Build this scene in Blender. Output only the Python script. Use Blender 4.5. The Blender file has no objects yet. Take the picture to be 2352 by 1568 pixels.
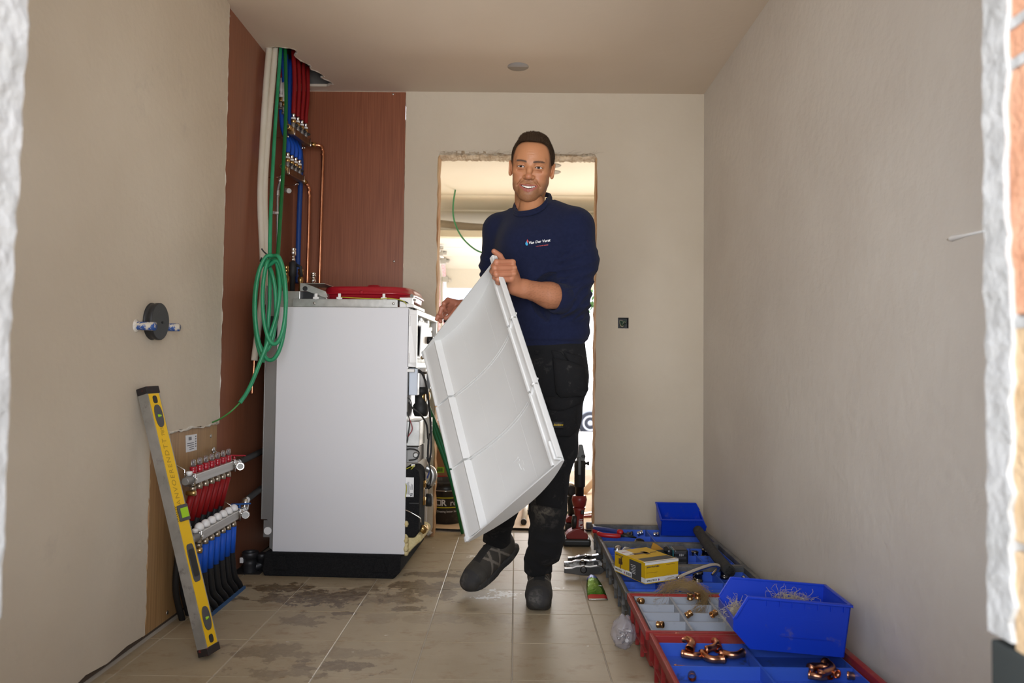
import bpy, bmesh, math, random
import numpy as np
from mathutils import Vector, Matrix, noise
random.seed(7)
PI = math.pi
sc = bpy.context.scene
C = sc.collection

# ------------------------------------------------------------ camera
F, CX, CY = 1700.0, 1176.0, 784.0
_y = Vector((8/F, -59/F, -1.0)).normalized()
_u = Vector((.011, 1, 0))
_z = (_u - _y*_u.dot(_y)).normalized()
_x = _y.cross(_z)
CAM = Vector((0, 0, .93))
def P(px, py, Y):
    """world point at depth Y seen at photo pixel (px,py)"""
    v = Vector(((px-CX)/F, (CY-py)/F, -1.0))
    w = Vector((_x.dot(v), _y.dot(v), _z.dot(v)))
    return CAM + w*(Y/w.y)
def PX(px, py, X):
    v = Vector(((px-CX)/F, (CY-py)/F, -1.0))
    w = Vector((_x.dot(v), _y.dot(v), _z.dot(v)))
    return CAM + w*(X/w.x)
def PZ(px, py, z=0.0):
    v = Vector(((px-CX)/F, (CY-py)/F, -1.0))
    w = Vector((_x.dot(v), _y.dot(v), _z.dot(v)))
    return CAM + w*((z-CAM.z)/w.z)
cam = bpy.data.cameras.new('camera'); cam.sensor_width = 36; cam.lens = 36*F/2352
cam.clip_start = .05; cam.clip_end = 200
cam.dof.use_dof = True; cam.dof.focus_distance = 2.9; cam.dof.aperture_fstop = 3.2
co = bpy.data.objects.new('camera', cam); C.objects.link(co)
R3 = Matrix((_x, _y, _z))      # rows: world axes in camera coordinates
co.matrix_world = Matrix.Translation(CAM) @ R3.to_4x4()
sc.camera = co

# ------------------------------------------------------------ world, sun, exposure
W = bpy.data.worlds.new('world'); sc.world = W; W.use_nodes = True
nt = W.node_tree; nt.nodes.clear()
bg = nt.nodes.new('ShaderNodeBackground'); ow = nt.nodes.new('ShaderNodeOutputWorld')
tc = nt.nodes.new('ShaderNodeTexCoord'); sp = nt.nodes.new('ShaderNodeSeparateXYZ')
rp = nt.nodes.new('ShaderNodeValToRGB')
nt.links.new(tc.outputs['Generated'], sp.inputs[0]); nt.links.new(sp.outputs['Z'], rp.inputs[0])
rp.color_ramp.elements[0].color = (.95, .96, 1.0, 1); rp.color_ramp.elements[0].position = 0.0
rp.color_ramp.elements[1].color = (.62, .74, 1.0, 1); rp.color_ramp.elements[1].position = 1.0
nt.links.new(rp.outputs[0], bg.inputs[0]); bg.inputs[1].default_value = 5.0
nt.links.new(bg.outputs[0], ow.inputs[0])
sun = bpy.data.lights.new('sun', 'SUN'); sun.energy = 9.0; sun.angle = math.radians(.6); sun.color = (1, .93, .82)
so = bpy.data.objects.new('sun', sun); C.objects.link(so)
so.rotation_euler = Vector((.5, .35, .8)).to_track_quat('Z', 'Y').to_euler()
sc.view_settings.view_transform = 'Standard'; sc.view_settings.look = 'None'
sc.view_settings.gamma = 1; sc.view_settings.use_curve_mapping = False
sc.view_settings.exposure = -.24
sc.cycles.max_bounces = 10; sc.cycles.diffuse_bounces = 6; sc.cycles.glossy_bounces = 4
sc.cycles.transmission_bounces = 6; sc.cycles.sample_clamp_indirect = 6.0
sc.cycles.caustics_reflective = False; sc.cycles.caustics_refractive = False
sc.cycles.use_denoising = True
def area(name, loc, rot, sx, sy, energy, col=(1,1,1), portal=False):
    l = bpy.data.lights.new(name, 'AREA'); l.shape = 'RECTANGLE'; l.size = sx; l.size_y = sy
    l.energy = energy; l.color = col
    if portal: l.cycles.is_portal = True
    o = bpy.data.objects.new(name, l); C.objects.link(o); o.location = loc; o.rotation_euler = rot
    return o
area('portal_front', (-.02, .52, 1.36), (math.radians(90), 0, 0), 1.24, 1.44, 1, portal=True)
# daylight falling in through the opening the camera looks through
area('daylight_front', (-.1, -1.4, 1.02), (math.radians(91), 0, 0), 2.6, 1.7, 172, (.95, .97, 1))
# added area light for daylight through the garage end, tilted up at its ceiling
area('daylight_garage', (.9, 6.55, .95), (math.radians(-112), 0, 0), 1.7, 1.3, 60, (1, .95, .87))
area('portal_garage', (.4, 7.0, .9), (math.radians(-90), 0, 0), 2.2, 1.8, 1, portal=True)

# ------------------------------------------------------------ helpers
MATS = {}
def mat(name, col, rough=.6, metal=0, col2=None, scale=8, detail=4, bump=0, bscale=None, amt=1.0, stretch=None,
        spec=.5, trans=0, alpha=1, emit=None, coat=0, dirt=None, sheen=0, lo=.35, hi=.65):
    if name in MATS: return MATS[name]
    m = bpy.data.materials.new(name); m.use_nodes = True; MATS[name] = m
    n = m.node_tree.nodes; l = m.node_tree.links; b = n['Principled BSDF']
    b.inputs['Base Color'].default_value = (*col, 1); b.inputs['Roughness'].default_value = rough
    b.inputs['Metallic'].default_value = metal; b.inputs['Specular IOR Level'].default_value = spec
    b.inputs['Transmission Weight'].default_value = trans; b.inputs['Alpha'].default_value = alpha
    b.inputs['Coat Weight'].default_value = coat; b.inputs['Sheen Weight'].default_value = sheen
    if emit: b.inputs['Emission Color'].default_value = (*emit[:3], 1); b.inputs['Emission Strength'].default_value = emit[3]
    t = n.new('ShaderNodeTexCoord'); mp = n.new('ShaderNodeMapping'); l.new(t.outputs['Object'], mp.inputs[0])
    if stretch: mp.inputs['Scale'].default_value = stretch
    last = None
    if col2 is not None:
        nz = n.new('ShaderNodeTexNoise'); nz.inputs['Scale'].default_value = scale; nz.inputs['Detail'].default_value = detail
        l.new(mp.outputs[0], nz.inputs[0])
        r = n.new('ShaderNodeValToRGB'); r.color_ramp.elements[0].position = lo; r.color_ramp.elements[1].position = hi
        r.color_ramp.elements[0].color = (*col, 1); r.color_ramp.elements[1].color = (*col2, 1)
        l.new(nz.outputs[0], r.inputs[0]); last = r.outputs[0]
    if dirt:      # (colour, scale, lo, hi)
        dn = n.new('ShaderNodeTexNoise'); dn.inputs['Scale'].default_value = dirt[1]; dn.inputs['Detail'].default_value = 8
        dn.inputs['Roughness'].default_value = .7
        l.new(t.outputs['Object'], dn.inputs[0])
        dr = n.new('ShaderNodeMapRange'); dr.inputs[1].default_value = dirt[2]; dr.inputs[2].default_value = dirt[3]
        l.new(dn.outputs[0], dr.inputs[0])
        mx = n.new('ShaderNodeMix'); mx.data_type = 'RGBA'
        l.new(dr.outputs[0], mx.inputs[0])
        if last: l.new(last, mx.inputs[6])
        else: mx.inputs[6].default_value = (*col, 1)
        mx.inputs[7].default_value = (*dirt[0], 1); last = mx.outputs[2]
    if last: l.new(last, b.inputs['Base Color'])
    if bump:
        bn = n.new('ShaderNodeTexNoise'); bn.inputs['Scale'].default_value = bscale or scale*6; bn.inputs['Detail'].default_value = 5
        l.new(mp.outputs[0], bn.inputs[0])
        bu = n.new('ShaderNodeBump'); bu.inputs['Strength'].default_value = bump; bu.inputs['Distance'].default_value = .01
        l.new(bn.outputs[0], bu.inputs['Height']); l.new(bu.outputs[0], b.inputs['Normal'])
    return m

class MB:
    """collects shapes for one mesh; each shape has a material slot index"""
    def __init__(s): s.v = []; s.f = []; s.m = []; s.sm = []
    def add(s, vs, fs, mi=0, M=None, smooth=False):
        o = len(s.v)
        for v in vs:
            v = Vector(v); s.v.append(M @ v if M else v)
        for f in fs: s.f.append([o+i for i in f]); s.m.append(mi); s.sm.append(smooth)
        return s
    def box(s, lo, hi, mi=0, M=None):
        x0,y0,z0 = lo; x1,y1,z1 = hi
        vs = [(x0,y0,z0),(x1,y0,z0),(x1,y1,z0),(x0,y1,z0),(x0,y0,z1),(x1,y0,z1),(x1,y1,z1),(x0,y1,z1)]
        fs = [(3,2,1,0),(4,5,6,7),(0,1,5,4),(1,2,6,5),(2,3,7,6),(3,0,4,7)]
        return s.add(vs, fs, mi, M)
    def cbox(s, c, d, mi=0, M=None):
        return s.box([c[i]-d[i]/2 for i in range(3)], [c[i]+d[i]/2 for i in range(3)], mi, M)
    def bar(s, p0, p1, w, h, up=(0,0,1), mi=0):
        p0 = Vector(p0); p1 = Vector(p1); d = (p1-p0); L = d.length; d = d/L
        u = Vector(up); sx = d.cross(u).normalized(); u = sx.cross(d)
        M = Matrix((sx, d, u)).transposed().to_4x4(); M.translation = p0
        return s.box((-w/2, 0, -h/2), (w/2, L, h/2), mi, M)
    def ring(s, pts, radii, n=12, mi=0, caps=True, M=None, smooth=True, flat=None):
        """tube through pts, a radius for each; closed ends if caps"""
        pts = [Vector(p) for p in pts]
        N = len(pts); T = []
        for i in range(N):
            a = pts[max(i-1,0)]; b = pts[min(i+1,N-1)]
            d = b-a
            if d.length < 1e-9: d = T[-1] if T else Vector((0,0,1))
            T.append(d.normalized())
        up = Vector((0,0,1)) if abs(T[0].z) < .9 else Vector((1,0,0))
        nrm = (up - T[0]*up.dot(T[0])).normalized()
        vs = []; fs = []
        for i in range(N):
            if i:
                nrm = nrm - T[i]*nrm.dot(T[i])
                nrm = nrm.normalized() if nrm.length > 1e-6 else Vector((1,0,0))
            bn = T[i].cross(nrm)
            r = radii[i] if hasattr(radii, '__len__') else radii
            for k in range(n):
                a = 2*PI*k/n
                vs.append(pts[i] + nrm*(r*math.cos(a)) + bn*(r*math.sin(a)))
        for i in range(N-1):
            for k in range(n):
                k2 = (k+1) % n
                fs.append((i*n+k, i*n+k2, (i+1)*n+k2, (i+1)*n+k))
        if M: vs = [M @ v for v in vs]
        s.add(vs, fs, mi, None, smooth)
        if caps:
            o = len(s.v) - len(vs)
            s.f.append([o+k for k in range(n)][::-1]); s.m.append(mi); s.sm.append(False)
            s.f.append([o+(N-1)*n+k for k in range(n)]); s.m.append(mi); s.sm.append(False)
        return s
    def cyl(s, p0, p1, r, r1=None, n=16, mi=0, caps=True, M=None, smooth=True):
        return s.ring([p0, p1], [r, r if r1 is None else r1], n, mi, caps, M, smooth)
    def prof(s, p0, axis, prof, n=16, mi=0, caps=True):
        """lathe: prof = [(t, r)] along axis from p0"""
        p0 = Vector(p0); a = Vector(axis).normalized()
        up = Vector((0,0,1)) if abs(a.z) < .9 else Vector((1,0,0))
        u = (up - a*up.dot(a)).normalized(); w = a.cross(u)
        vs = []; fs = []
        for t, r in prof:
            for k in range(n):
                an = 2*PI*k/n; vs.append(p0 + a*t + u*(r*math.cos(an)) + w*(r*math.sin(an)))
        for i in range(len(prof)-1):
            for k in range(n):
                k2 = (k+1)%n; fs.append((i*n+k, i*n+k2, (i+1)*n+k2, (i+1)*n+k))
        s.add(vs, fs, mi, None, True)
        if caps:
            o = len(s.v)-len(vs); N = len(prof)
            s.f.append([o+k for k in range(n)][::-1]); s.m.append(mi); s.sm.append(False)
            s.f.append([o+(N-1)*n+k for k in range(n)]); s.m.append(mi); s.sm.append(False)
        return s
    def hose(s, p0, p1, r0, r1, n=16, mi=0):      # open hollow tube with wall
        return s.ring([p0,p1,p1,p0,p0], [r0,r0,r1,r1,r0], n, mi, False)
    def poly(s, pts, d, mi=0, M=None):
        """extrude planar polygon pts (3d) along vector d"""
        n = len(pts); d = Vector(d); vs = [Vector(p) for p in pts]; vs += [v+d for v in vs]
        fs = [tuple(range(n))[::-1], tuple(range(n, 2*n))] + [(i, (i+1)%n, n+(i+1)%n, n+i) for i in range(n)]
        return s.add(vs, fs, mi, M)
    def ell(s, c, r, n=12, mi=0, M=None):
        vs = []; fs = []; m = n//2+1
        for i in range(m):
            th = PI*i/(m-1)
            for k in range(n):
                a = 2*PI*k/n
                vs.append((c[0]+r[0]*math.sin(th)*math.cos(a), c[1]+r[1]*math.sin(th)*math.sin(a), c[2]+r[2]*math.cos(th)))
        for i in range(m-1):
            for k in range(n):
                k2 = (k+1)%n; fs.append((i*n+k, (i+1)*n+k, (i+1)*n+k2, i*n+k2))
        return s.add(vs, fs, mi, M, True)
    def build(s, name, m, parent=None, world=False, bevel=0, seg=2, smooth=None, fixn=True):
        me = bpy.data.meshes.new(name)
        off = Vector((0,0,0)); Mi = None
        if world and parent is not None: Mi = root_matrix(parent).inverted()
        vs = [Mi @ v for v in s.v] if Mi else s.v
        me.from_pydata([tuple(v) for v in vs], [], s.f)
        ms = m if isinstance(m, (list, tuple)) else [m]
        for x in ms: me.materials.append(x)
        me.polygons.foreach_set('material_index', s.m)
        me.polygons.foreach_set('use_smooth', s.sm if smooth is None else [smooth]*len(s.f))
        if fixn:
            bm = bmesh.new(); bm.from_mesh(me); bmesh.ops.remove_doubles(bm, verts=bm.verts, dist=1e-6)
            bmesh.ops.recalc_face_normals(bm, faces=bm.faces); bm.to_mesh(me); bm.free()
        me.validate()
        o = bpy.data.objects.new(name, me); C.objects.link(o)
        if parent is not None: o.parent = parent
        if bevel:
            b = o.modifiers.new('bevel', 'BEVEL'); b.width = bevel; b.segments = seg; b.limit_method = 'ANGLE'
            b.angle_limit = math.radians(40); b.harden_normals = False
        return o
def root_matrix(o):
    M = Matrix.Identity(4)
    while o is not None:
        M = Matrix.LocRotScale(o.location, o.rotation_euler.to_quaternion(), o.scale) @ M
        o = o.parent
    return M
def tag(o, label=None, cat=None, group=None, kind=None):
    if label: o['label'] = label
    if cat: o['category'] = cat
    if group: o['group'] = group
    if kind: o['kind'] = kind
    return o
def thing(name, label, cat, loc=(0,0,0), rot=0, group=None):
    o = bpy.data.objects.new(name, None); C.objects.link(o); o.location = loc
    o.rotation_euler = rot if hasattr(rot, '__len__') else (0,0,rot)
    o.empty_display_size = .05
    return tag(o, label, cat, group)
def struct(o): o['kind'] = 'structure'; return o
def bake(o):
    dg = bpy.context.evaluated_depsgraph_get(); dg.update()
    me = bpy.data.meshes.new_from_object(o.evaluated_get(dg)); o.modifiers.clear(); o.data = me
    return o
def cut(o, cutter):
    cutter.hide_render = False
    b = o.modifiers.new('b', 'BOOLEAN'); b.operation = 'DIFFERENCE'; b.object = cutter; b.solver = 'EXACT'
    bake(o); bpy.data.objects.remove(cutter)
    return o
def dup(root, loc=None, rot=None, label=None, group=None):
    r = root.copy(); C.objects.link(r)
    if loc is not None: r.location = loc
    if rot is not None: r.rotation_euler = rot if hasattr(rot, '__len__') else (0,0,rot)
    if label: r['label'] = label
    if group: r['group'] = group
    def rec(a, b):
        for ch in list(a.children):
            c = ch.copy(); C.objects.link(c); c.parent = b; rec(ch, c)
    rec(root, r)
    return r
def cr(pts, n=8):
    """Catmull-Rom through pts"""
    p = [Vector(q) for q in pts]; out = []
    p = [p[0]*2-p[1]] + p + [p[-1]*2-p[-2]]
    for i in range(1, len(p)-2):
        for k in range(n):
            t = k/n
            a,b,c,d = p[i-1],p[i],p[i+1],p[i+2]
            out.append(.5*((2*b)+(c-a)*t+(2*a-5*b+4*c-d)*t*t+(3*b-a-3*c+d)*t**3))
    out.append(p[-2]); return out
def jit(a, b, n, amp, axis, seed=0):
    """rough line from a to b, jittered along axis"""
    a = Vector(a); b = Vector(b); ax = Vector(axis); r = random.Random(seed); out = []
    for i in range(n+1):
        t = i/n; j = 0 if i in (0, n) else (r.random()-.5)*2*amp
        out.append(a.lerp(b, t) + ax*j)
    return out
def text(name, s, m, size, M, parent=None, extrude=.0002, align='CENTER', shear=0, spacing=1, bold=0):
    cu = bpy.data.curves.new(name, 'FONT'); cu.body = s; cu.size = size; cu.extrude = extrude
    cu.align_x = align; cu.align_y = 'CENTER'; cu.shear = shear; cu.space_character = spacing; cu.offset = bold
    cu.resolution_u = 3
    o = bpy.data.objects.new(name, cu); C.objects.link(o)
    dg = bpy.context.evaluated_depsgraph_get(); dg.update()
    me = bpy.data.meshes.new_from_object(o.evaluated_get(dg)); bpy.data.objects.remove(o)
    me.materials.clear(); me.materials.append(m)
    if parent is not None: M = root_matrix(parent).inverted() @ M
    me.transform(M)
    o = bpy.data.objects.new(name, me); C.objects.link(o)
    if parent is not None: o.parent = parent
    return o
def frame(o, x, y):
    """matrix with local x,y axes along given world vectors"""
    x = Vector(x).normalized(); y = Vector(y); y = (y - x*y.dot(x)).normalized(); z = x.cross(y)
    M = Matrix((x, y, z)).transposed().to_4x4(); M.translation = Vector(o); return M
# ------------------------------------------------------------ materials of the shell
XL, XR, YB, ZC = -1.23, 1.03, 4.064, 2.455
plaster = mat('plaster', (.60,.52,.405), .85, col2=(.655,.58,.465), scale=1.6, bump=.25, bscale=30, dirt=((.50,.44,.36), 2.3, .62, .8))
plaster_r = mat('plaster_cool_lit', (.63,.585,.525), .85, col2=(.68,.64,.58), scale=2.2, bump=.3, bscale=26, dirt=((.66,.64,.60), 5.0, .66, .74))  # right wall: its cooler light put into a greyer, paler plaster colour
plaster_c = mat('plaster_ceiling', (.68,.58,.46), .9, col2=(.72,.62,.50), scale=1.2, bump=.12, bscale=24)
plaster_raw = mat('plaster_raw', (.36,.27,.17), .95, col2=(.60,.52,.40), scale=22, bump=.9, bscale=60, dirt=((.30,.17,.07), 9, .58, .7))
plaster_edge = mat('plaster_edge', (.66,.58,.46), .9, col2=(.80,.76,.68), scale=18, bump=.6)
white_rough = mat('white_mortar', (.45,.445,.425), .85, col2=(.37,.365,.345), scale=14, bump=.8, bscale=35)
dark_core = mat('dark_core', (.10,.07,.05), .9)
grout = mat('grout', (.50,.45,.37), .98, spec=.05)
conc = mat('concrete', (.30,.28,.25), .9, col2=(.22,.20,.18), scale=5)
garage_w = mat('garage_plaster', (.78,.73,.62), .9, col2=(.82,.77,.67), scale=1.5)
rawwood = mat('raw_wood', (.36,.17,.07), .8, col2=(.58,.40,.22), scale=9, stretch=(4,4,.7), bump=.5)

def laminate(name, a, b, c):
    m = mat(name, a, .42); n = m.node_tree.nodes; l = m.node_tree.links; bs = n['Principled BSDF']
    t = n['Texture Coordinate']; mp = n['Mapping']; mp.inputs['Scale'].default_value = (1, 1, .018)
    z = n.new('ShaderNodeTexNoise'); z.inputs['Scale'].default_value = 190; z.inputs['Detail'].default_value = 3; l.new(mp.outputs[0], z.inputs[0])
    mp2 = n.new('ShaderNodeMapping'); mp2.inputs['Scale'].default_value = (1,1,.15); l.new(t.outputs['Object'], mp2.inputs[0])
    z2 = n.new('ShaderNodeTexNoise'); z2.inputs['Scale'].default_value = 6; z2.inputs['Detail'].default_value = 5; l.new(mp2.outputs[0], z2.inputs[0])
    r = n.new('ShaderNodeValToRGB'); r.color_ramp.elements[0].color = (*a,1); r.color_ramp.elements[1].color = (*b,1)
    r.color_ramp.elements[0].position = .35; r.color_ramp.elements[1].position = .62; l.new(z.outputs[0], r.inputs[0])
    x = n.new('ShaderNodeMix'); x.data_type = 'RGBA'; l.new(z2.outputs[0], x.inputs[0]); l.new(r.outputs[0], x.inputs[6]); x.inputs[7].default_value = (*c,1)
    x.clamp_factor = True
    l.new(x.outputs[2], bs.inputs['Base Color']); return m
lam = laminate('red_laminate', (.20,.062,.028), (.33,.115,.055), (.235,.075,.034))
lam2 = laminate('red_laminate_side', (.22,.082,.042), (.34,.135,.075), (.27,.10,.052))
ply = laminate('pale_plywood', (.30,.165,.065), (.47,.29,.13), (.39,.23,.10))

def floor_mat(name, base, base2):
    m = bpy.data.materials.new(name); m.use_nodes = True; n = m.node_tree.nodes; l = m.node_tree.links; b = n['Principled BSDF']
    g = n.new('ShaderNodeNewGeometry'); pos = g.outputs['Position']
    def nz(s, d, st=(1,1,1), rough=.6):
        mp = n.new('ShaderNodeMapping'); mp.inputs['Scale'].default_value = st; l.new(pos, mp.inputs[0])
        z = n.new('ShaderNodeTexNoise'); z.inputs['Scale'].default_value = s; z.inputs['Detail'].default_value = d
        z.inputs['Roughness'].default_value = rough; l.new(mp.outputs[0], z.inputs[0]); return z.outputs[0]
    def mr(src, a, c):
        r = n.new('ShaderNodeMapRange'); r.inputs[1].default_value = a; r.inputs[2].default_value = c; l.new(src, r.inputs[0]); return r.outputs[0]
    def mth(op, a, c):
        q = n.new('ShaderNodeMath'); q.operation = op
        for i, v in enumerate((a, c)):
            if isinstance(v, (int, float)): q.inputs[i].default_value = v
            else: l.new(v, q.inputs[i])
        return q.outputs[0]
    def mix(f, a, c):
        x = n.new('ShaderNodeMix'); x.data_type = 'RGBA'
        l.new(f, x.inputs[0])
        for i, v in ((6, a), (7, c)):
            if isinstance(v, tuple): x.inputs[i].default_value = (*v, 1)
            else: l.new(v, x.inputs[i])
        return x.outputs[2]
    c = mix(mr(nz(2.5, 6), .35, .65), base, base2)
    c = mix(mth('MULTIPLY', mr(nz(9, 8, (1, 1.6, 1), .75), .53, .68), .65), c, (.25, .15, .07))
    blotch = nz(13, 7, (1, 1, 1), .62); fine = nz(60, 4)
    wet_shadow = None
    for (px, py, rx, ry, k) in [(650,1350,.13,.055,1.0),(745,1372,.17,.10,1.0),(600,1392,.14,.05,.0),(985,1352,.15,.13,.8),(1020,1320,.14,.05,.8),(845,1352,.07,.05,.7),
                                (935,1398,.08,.03,.8),(700,1425,.09,.06,.65),(790,1408,.05,.02,.9),(620,1495,.12,.07,.55),(780,1530,.11,.05,.8),(790,1500,.10,.05,.4),
                                (640,1545,.12,.04,.5),(830,1330,.05,.02,.4),(1085,1400,.03,.02,.3),(640,1375,.16,.04,.85),(850,1375,.2,.06,.55),(980,1420,.3,.05,.25)]:  # faint small entry below the raised foot paints its shadow; the rest are stains
        w = PZ(px, py)
        s = n.new('ShaderNodeVectorMath'); s.operation = 'SUBTRACT'; l.new(pos, s.inputs[0]); s.inputs[1].default_value = (w.x, w.y, 0)
        d = n.new('ShaderNodeVectorMath'); d.operation = 'MULTIPLY'; l.new(s.outputs[0], d.inputs[0]); d.inputs[1].default_value = (1/rx, 1/ry, 0)
        e = n.new('ShaderNodeVectorMath'); e.operation = 'LENGTH'; l.new(d.outputs[0], e.inputs[0])
        v = mth('MULTIPLY', mr(mth('ADD', e.outputs['Value'], mth('MULTIPLY', mth('SUBTRACT', blotch, .5), 5.0)), 1.04, .88), k)
        wet_shadow = v if wet_shadow is None else mth('MAXIMUM', wet_shadow, v)
    brk = mr(nz(38, 5, (1, 1, 1), .7), .40, .50)
    wet_shadow = mth('MULTIPLY', wet_shadow, mth('MAXIMUM', brk, .72))
    c = mix(mth('MULTIPLY', wet_shadow, .95), c, (.125, .080, .040))
    spots = mr(nz(26, 2), .74, .76)
    c = mix(mth('MULTIPLY', spots, .5), c, (.7, .68, .62))
    sp_m = None
    for (px, py, rx, ry) in [(1160,1365,.045,.04),(1122,1372,.06,.02),(1275,1350,.03,.01),(1130,1355,.02,.02),(1100,1278,.05,.02)]:
        w = PZ(px, py)
        s = n.new('ShaderNodeVectorMath'); s.operation = 'SUBTRACT'; l.new(pos, s.inputs[0]); s.inputs[1].default_value = (w.x, w.y, 0)
        d = n.new('ShaderNodeVectorMath'); d.operation = 'MULTIPLY'; l.new(s.outputs[0], d.inputs[0]); d.inputs[1].default_value = (1/rx, 1/ry, 0)
        e = n.new('ShaderNodeVectorMath'); e.operation = 'LENGTH'; l.new(d.outputs[0], e.inputs[0])
        v = mr(mth('ADD', e.outputs['Value'], mth('MULTIPLY', mth('SUBTRACT', nz(45, 3), .5), 6.0)), .9, .7)
        sp_m = v if sp_m is None else mth('MAXIMUM', sp_m, v)
    c = mix(mth('MULTIPLY', sp_m, .85), c, (.8, .8, .76))
    l.new(c, b.inputs['Base Color'])
    rr = n.new('ShaderNodeMapRange'); l.new(wet_shadow, rr.inputs[0]); rr.inputs[3].default_value = .50; rr.inputs[4].default_value = .33; l.new(rr.outputs[0], b.inputs['Roughness'])
    bu = n.new('ShaderNodeBump'); bu.inputs['Strength'].default_value = .15; bu.inputs['Distance'].default_value = .003; l.new(fine, bu.inputs['Height']); l.new(bu.outputs[0], b.inputs['Normal'])
    return m
tile_m = floor_mat('stone_tile', (.335,.265,.165), (.405,.33,.22))

# ------------------------------------------------------------ floor with its tiles
floor = struct(MB().box((XL-.1, .6, -.12), (XR+.1, 4.25, -.0022)).build('floor', grout))
TS = .297; T0x = 0.0; gap = .0028
full = None
y = 2.828 - 7*TS
while y < 4.12:
    x = T0x - 5*TS
    while x < XR:
        x0 = max(x+gap/2, XL+.002); x1 = min(x+TS-gap/2, XR-.002); y0 = max(y+gap/2, .62); y1 = min(y+TS-gap/2, 4.19)
        if x1-x0 > .02 and y1-y0 > .02:
            isf = abs(x1-x0-(TS-gap)) < 1e-6 and abs(y1-y0-(TS-gap)) < 1e-6
            cx, cy = (x0+x1)/2, (y0+y1)/2
            if isf and full:
                o = bpy.data.objects.new('tile', full); C.objects.link(o); o.parent = floor
            else:
                w, d = (x1-x0)/2, (y1-y0)/2; e = .0015
                mb = MB(); vs = [(-w,-d,-.008),(w,-d,-.008),(w,d,-.008),(-w,d,-.008),(-w,-d,-e),(w,-d,-e),(w,d,-e),(-w,d,-e),(-w+e,-d+e,0),(w-e,-d+e,0),(w-e,d-e,0),(-w+e,d-e,0)]
                fs = [(3,2,1,0),(8,9,10,11)] + [(i,(i+1)%4,4+(i+1)%4,4+i) for i in range(4)] + [(4+i,4+(i+1)%4,8+(i+1)%4,8+i) for i in range(4)]
                o = mb.add(vs, fs).build('tile', tile_m, floor)
                if isf: full = o.data
            o.location = (cx, cy, random.uniform(-.0003, .0003))
        x += TS
    y += TS

# ------------------------------------------------------------ walls
YP, ZP, YQ = 3.085, .685, 2.505     # plaster ends here; low board height; low board start
# left wall: carcass behind, plaster coat in front with torn edges
wl = struct(MB().box((XL-.16, .6, -.1), (XL-.018, 4.3, ZC+.3)).build('wall_left', dark_core))
pts = [(XL, .9, .004)] + jit((XL, .9, .004), (XL, YQ, .02), 14, .012, (0,0,1), 3)[1:] + \
      jit((XL, YQ, .02), (XL, YQ, ZP), 16, .006, (0,1,0), 1)[1:] + jit((XL, YQ, ZP), (XL, YP, ZP), 16, .007, (0,0,1), 2)[1:] + \
      jit((XL, YP, ZP), (XL, YP, ZC), 50, .0045, (0,1,0), 4)[1:] + [(XL, .9, ZC)]
coat = MB().poly(pts, (-.018, 0, 0)).build('plaster_coat', plaster, wl)
# torn light edges of the coat
def lip(name, pts, r, m, parent, seed=0):
    rr = random.Random(seed); q = []
    rad = []
    for p in pts: q.append(Vector(p)); rad.append(r*rr.uniform(.35, 1.3))
    return MB().ring(q, rad, 5, 0, True).build(name, m, parent)
lip('plaster_edge', [Vector(p)+Vector((-.004,.001,0)) for p in jit((XL,YP,ZP),(XL,YP,ZC),70,.003,(0,1,0),4)], .0055, plaster_edge, wl, 1)
lip('plaster_edge', [Vector(p)+Vector((-.004,0,-.001)) for p in jit((XL,YQ,ZP),(XL,YP,ZP),30,.005,(0,0,1),2)], .007, plaster_edge, wl, 2)
lip('plaster_edge', [Vector(p)+Vector((-.004,.002,0)) for p in jit((XL,YQ,.03),(XL,YQ,ZP),30,.004,(0,1,0),1)], .006, rawwood, wl, 3)
XS = XL-.012
pan = MB().box((XS-.012, YP+.004, .01), (XS, YB-.001, ZC)).build('wall_panel', lam2, wl)
lb = MB().box((XS-.014, YQ+.004, .012), (XS+.002, YP+.002, ZP+.0)).build('plywood_board', ply, wl)
screwm = mat('zinc_screw', (.62,.60,.56), .35, 1)
def screw(p, axis, parent, r=.006):
    p = Vector(p); a = Vector(axis).normalized()
    mb = MB().prof(p - a*.004, a, [(0,r*.6),(.0045,r),(.006,r*.8),(.0068,r*.4)], 12)
    o = mb.build('screw', screwm, parent, world=True); return o
for yy, zz in [(YP+.03, 2.42),(YP+.03, 1.13),(YP+.035, .35),(3.98, 2.36)]: screw((XS, yy, zz), (1,0,0), wl)
for p in [PX(484,1001,XS+.002), PX(388,1022,XS+.002), PX(384,1407,XS+.002)]: screw(p, (1,0,0), wl, .008)

# back wall
DX0, DX1, DZ = -.44, .437, 2.108
wb = struct(MB().box((XL-.1, YB+.016, -.1), (DX0-.012, YB+.12, ZC+.3)).box((DX1+.012, YB+.016, -.1), (XR+.2, YB+.12, ZC+.3))
            .box((DX0-.012, YB+.016, DZ+.02), (DX1+.012, YB+.12, ZC+.3)).build('wall_back', dark_core))
PXB = -.624
pts = jit((PXB, YB, .03), (DX0-.03, YB, .015), 12, .010, (0,0,1), 11) + [(DX0-.012, YB, .028)] + jit((DX0-.002, YB, .05), (DX0-.003, YB, DZ-.02), 40, .0035, (1,0,0), 12) + \
      jit((DX0+.01, YB, DZ+.006), (DX1-.01, YB, DZ+.004), 40, .005, (0,0,1), 13) + jit((DX1+.004, YB, DZ-.02), (DX1+.002, YB, .0), 40, .003, (1,0,0), 14) + \
      [(XR, YB, 0), (XR, YB, ZC), (PXB, YB, ZC)]
bc = MB().poly(pts, (0, .016, 0)).build('plaster_coat', plaster, wb)
a_, b_ = P(1419.5,729,YB), P(1444,754,YB)
cut(bc, MB().box((a_.x, YB-.1, b_.z), (b_.x, YB+.1, a_.z)).build('c', plaster))
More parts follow.
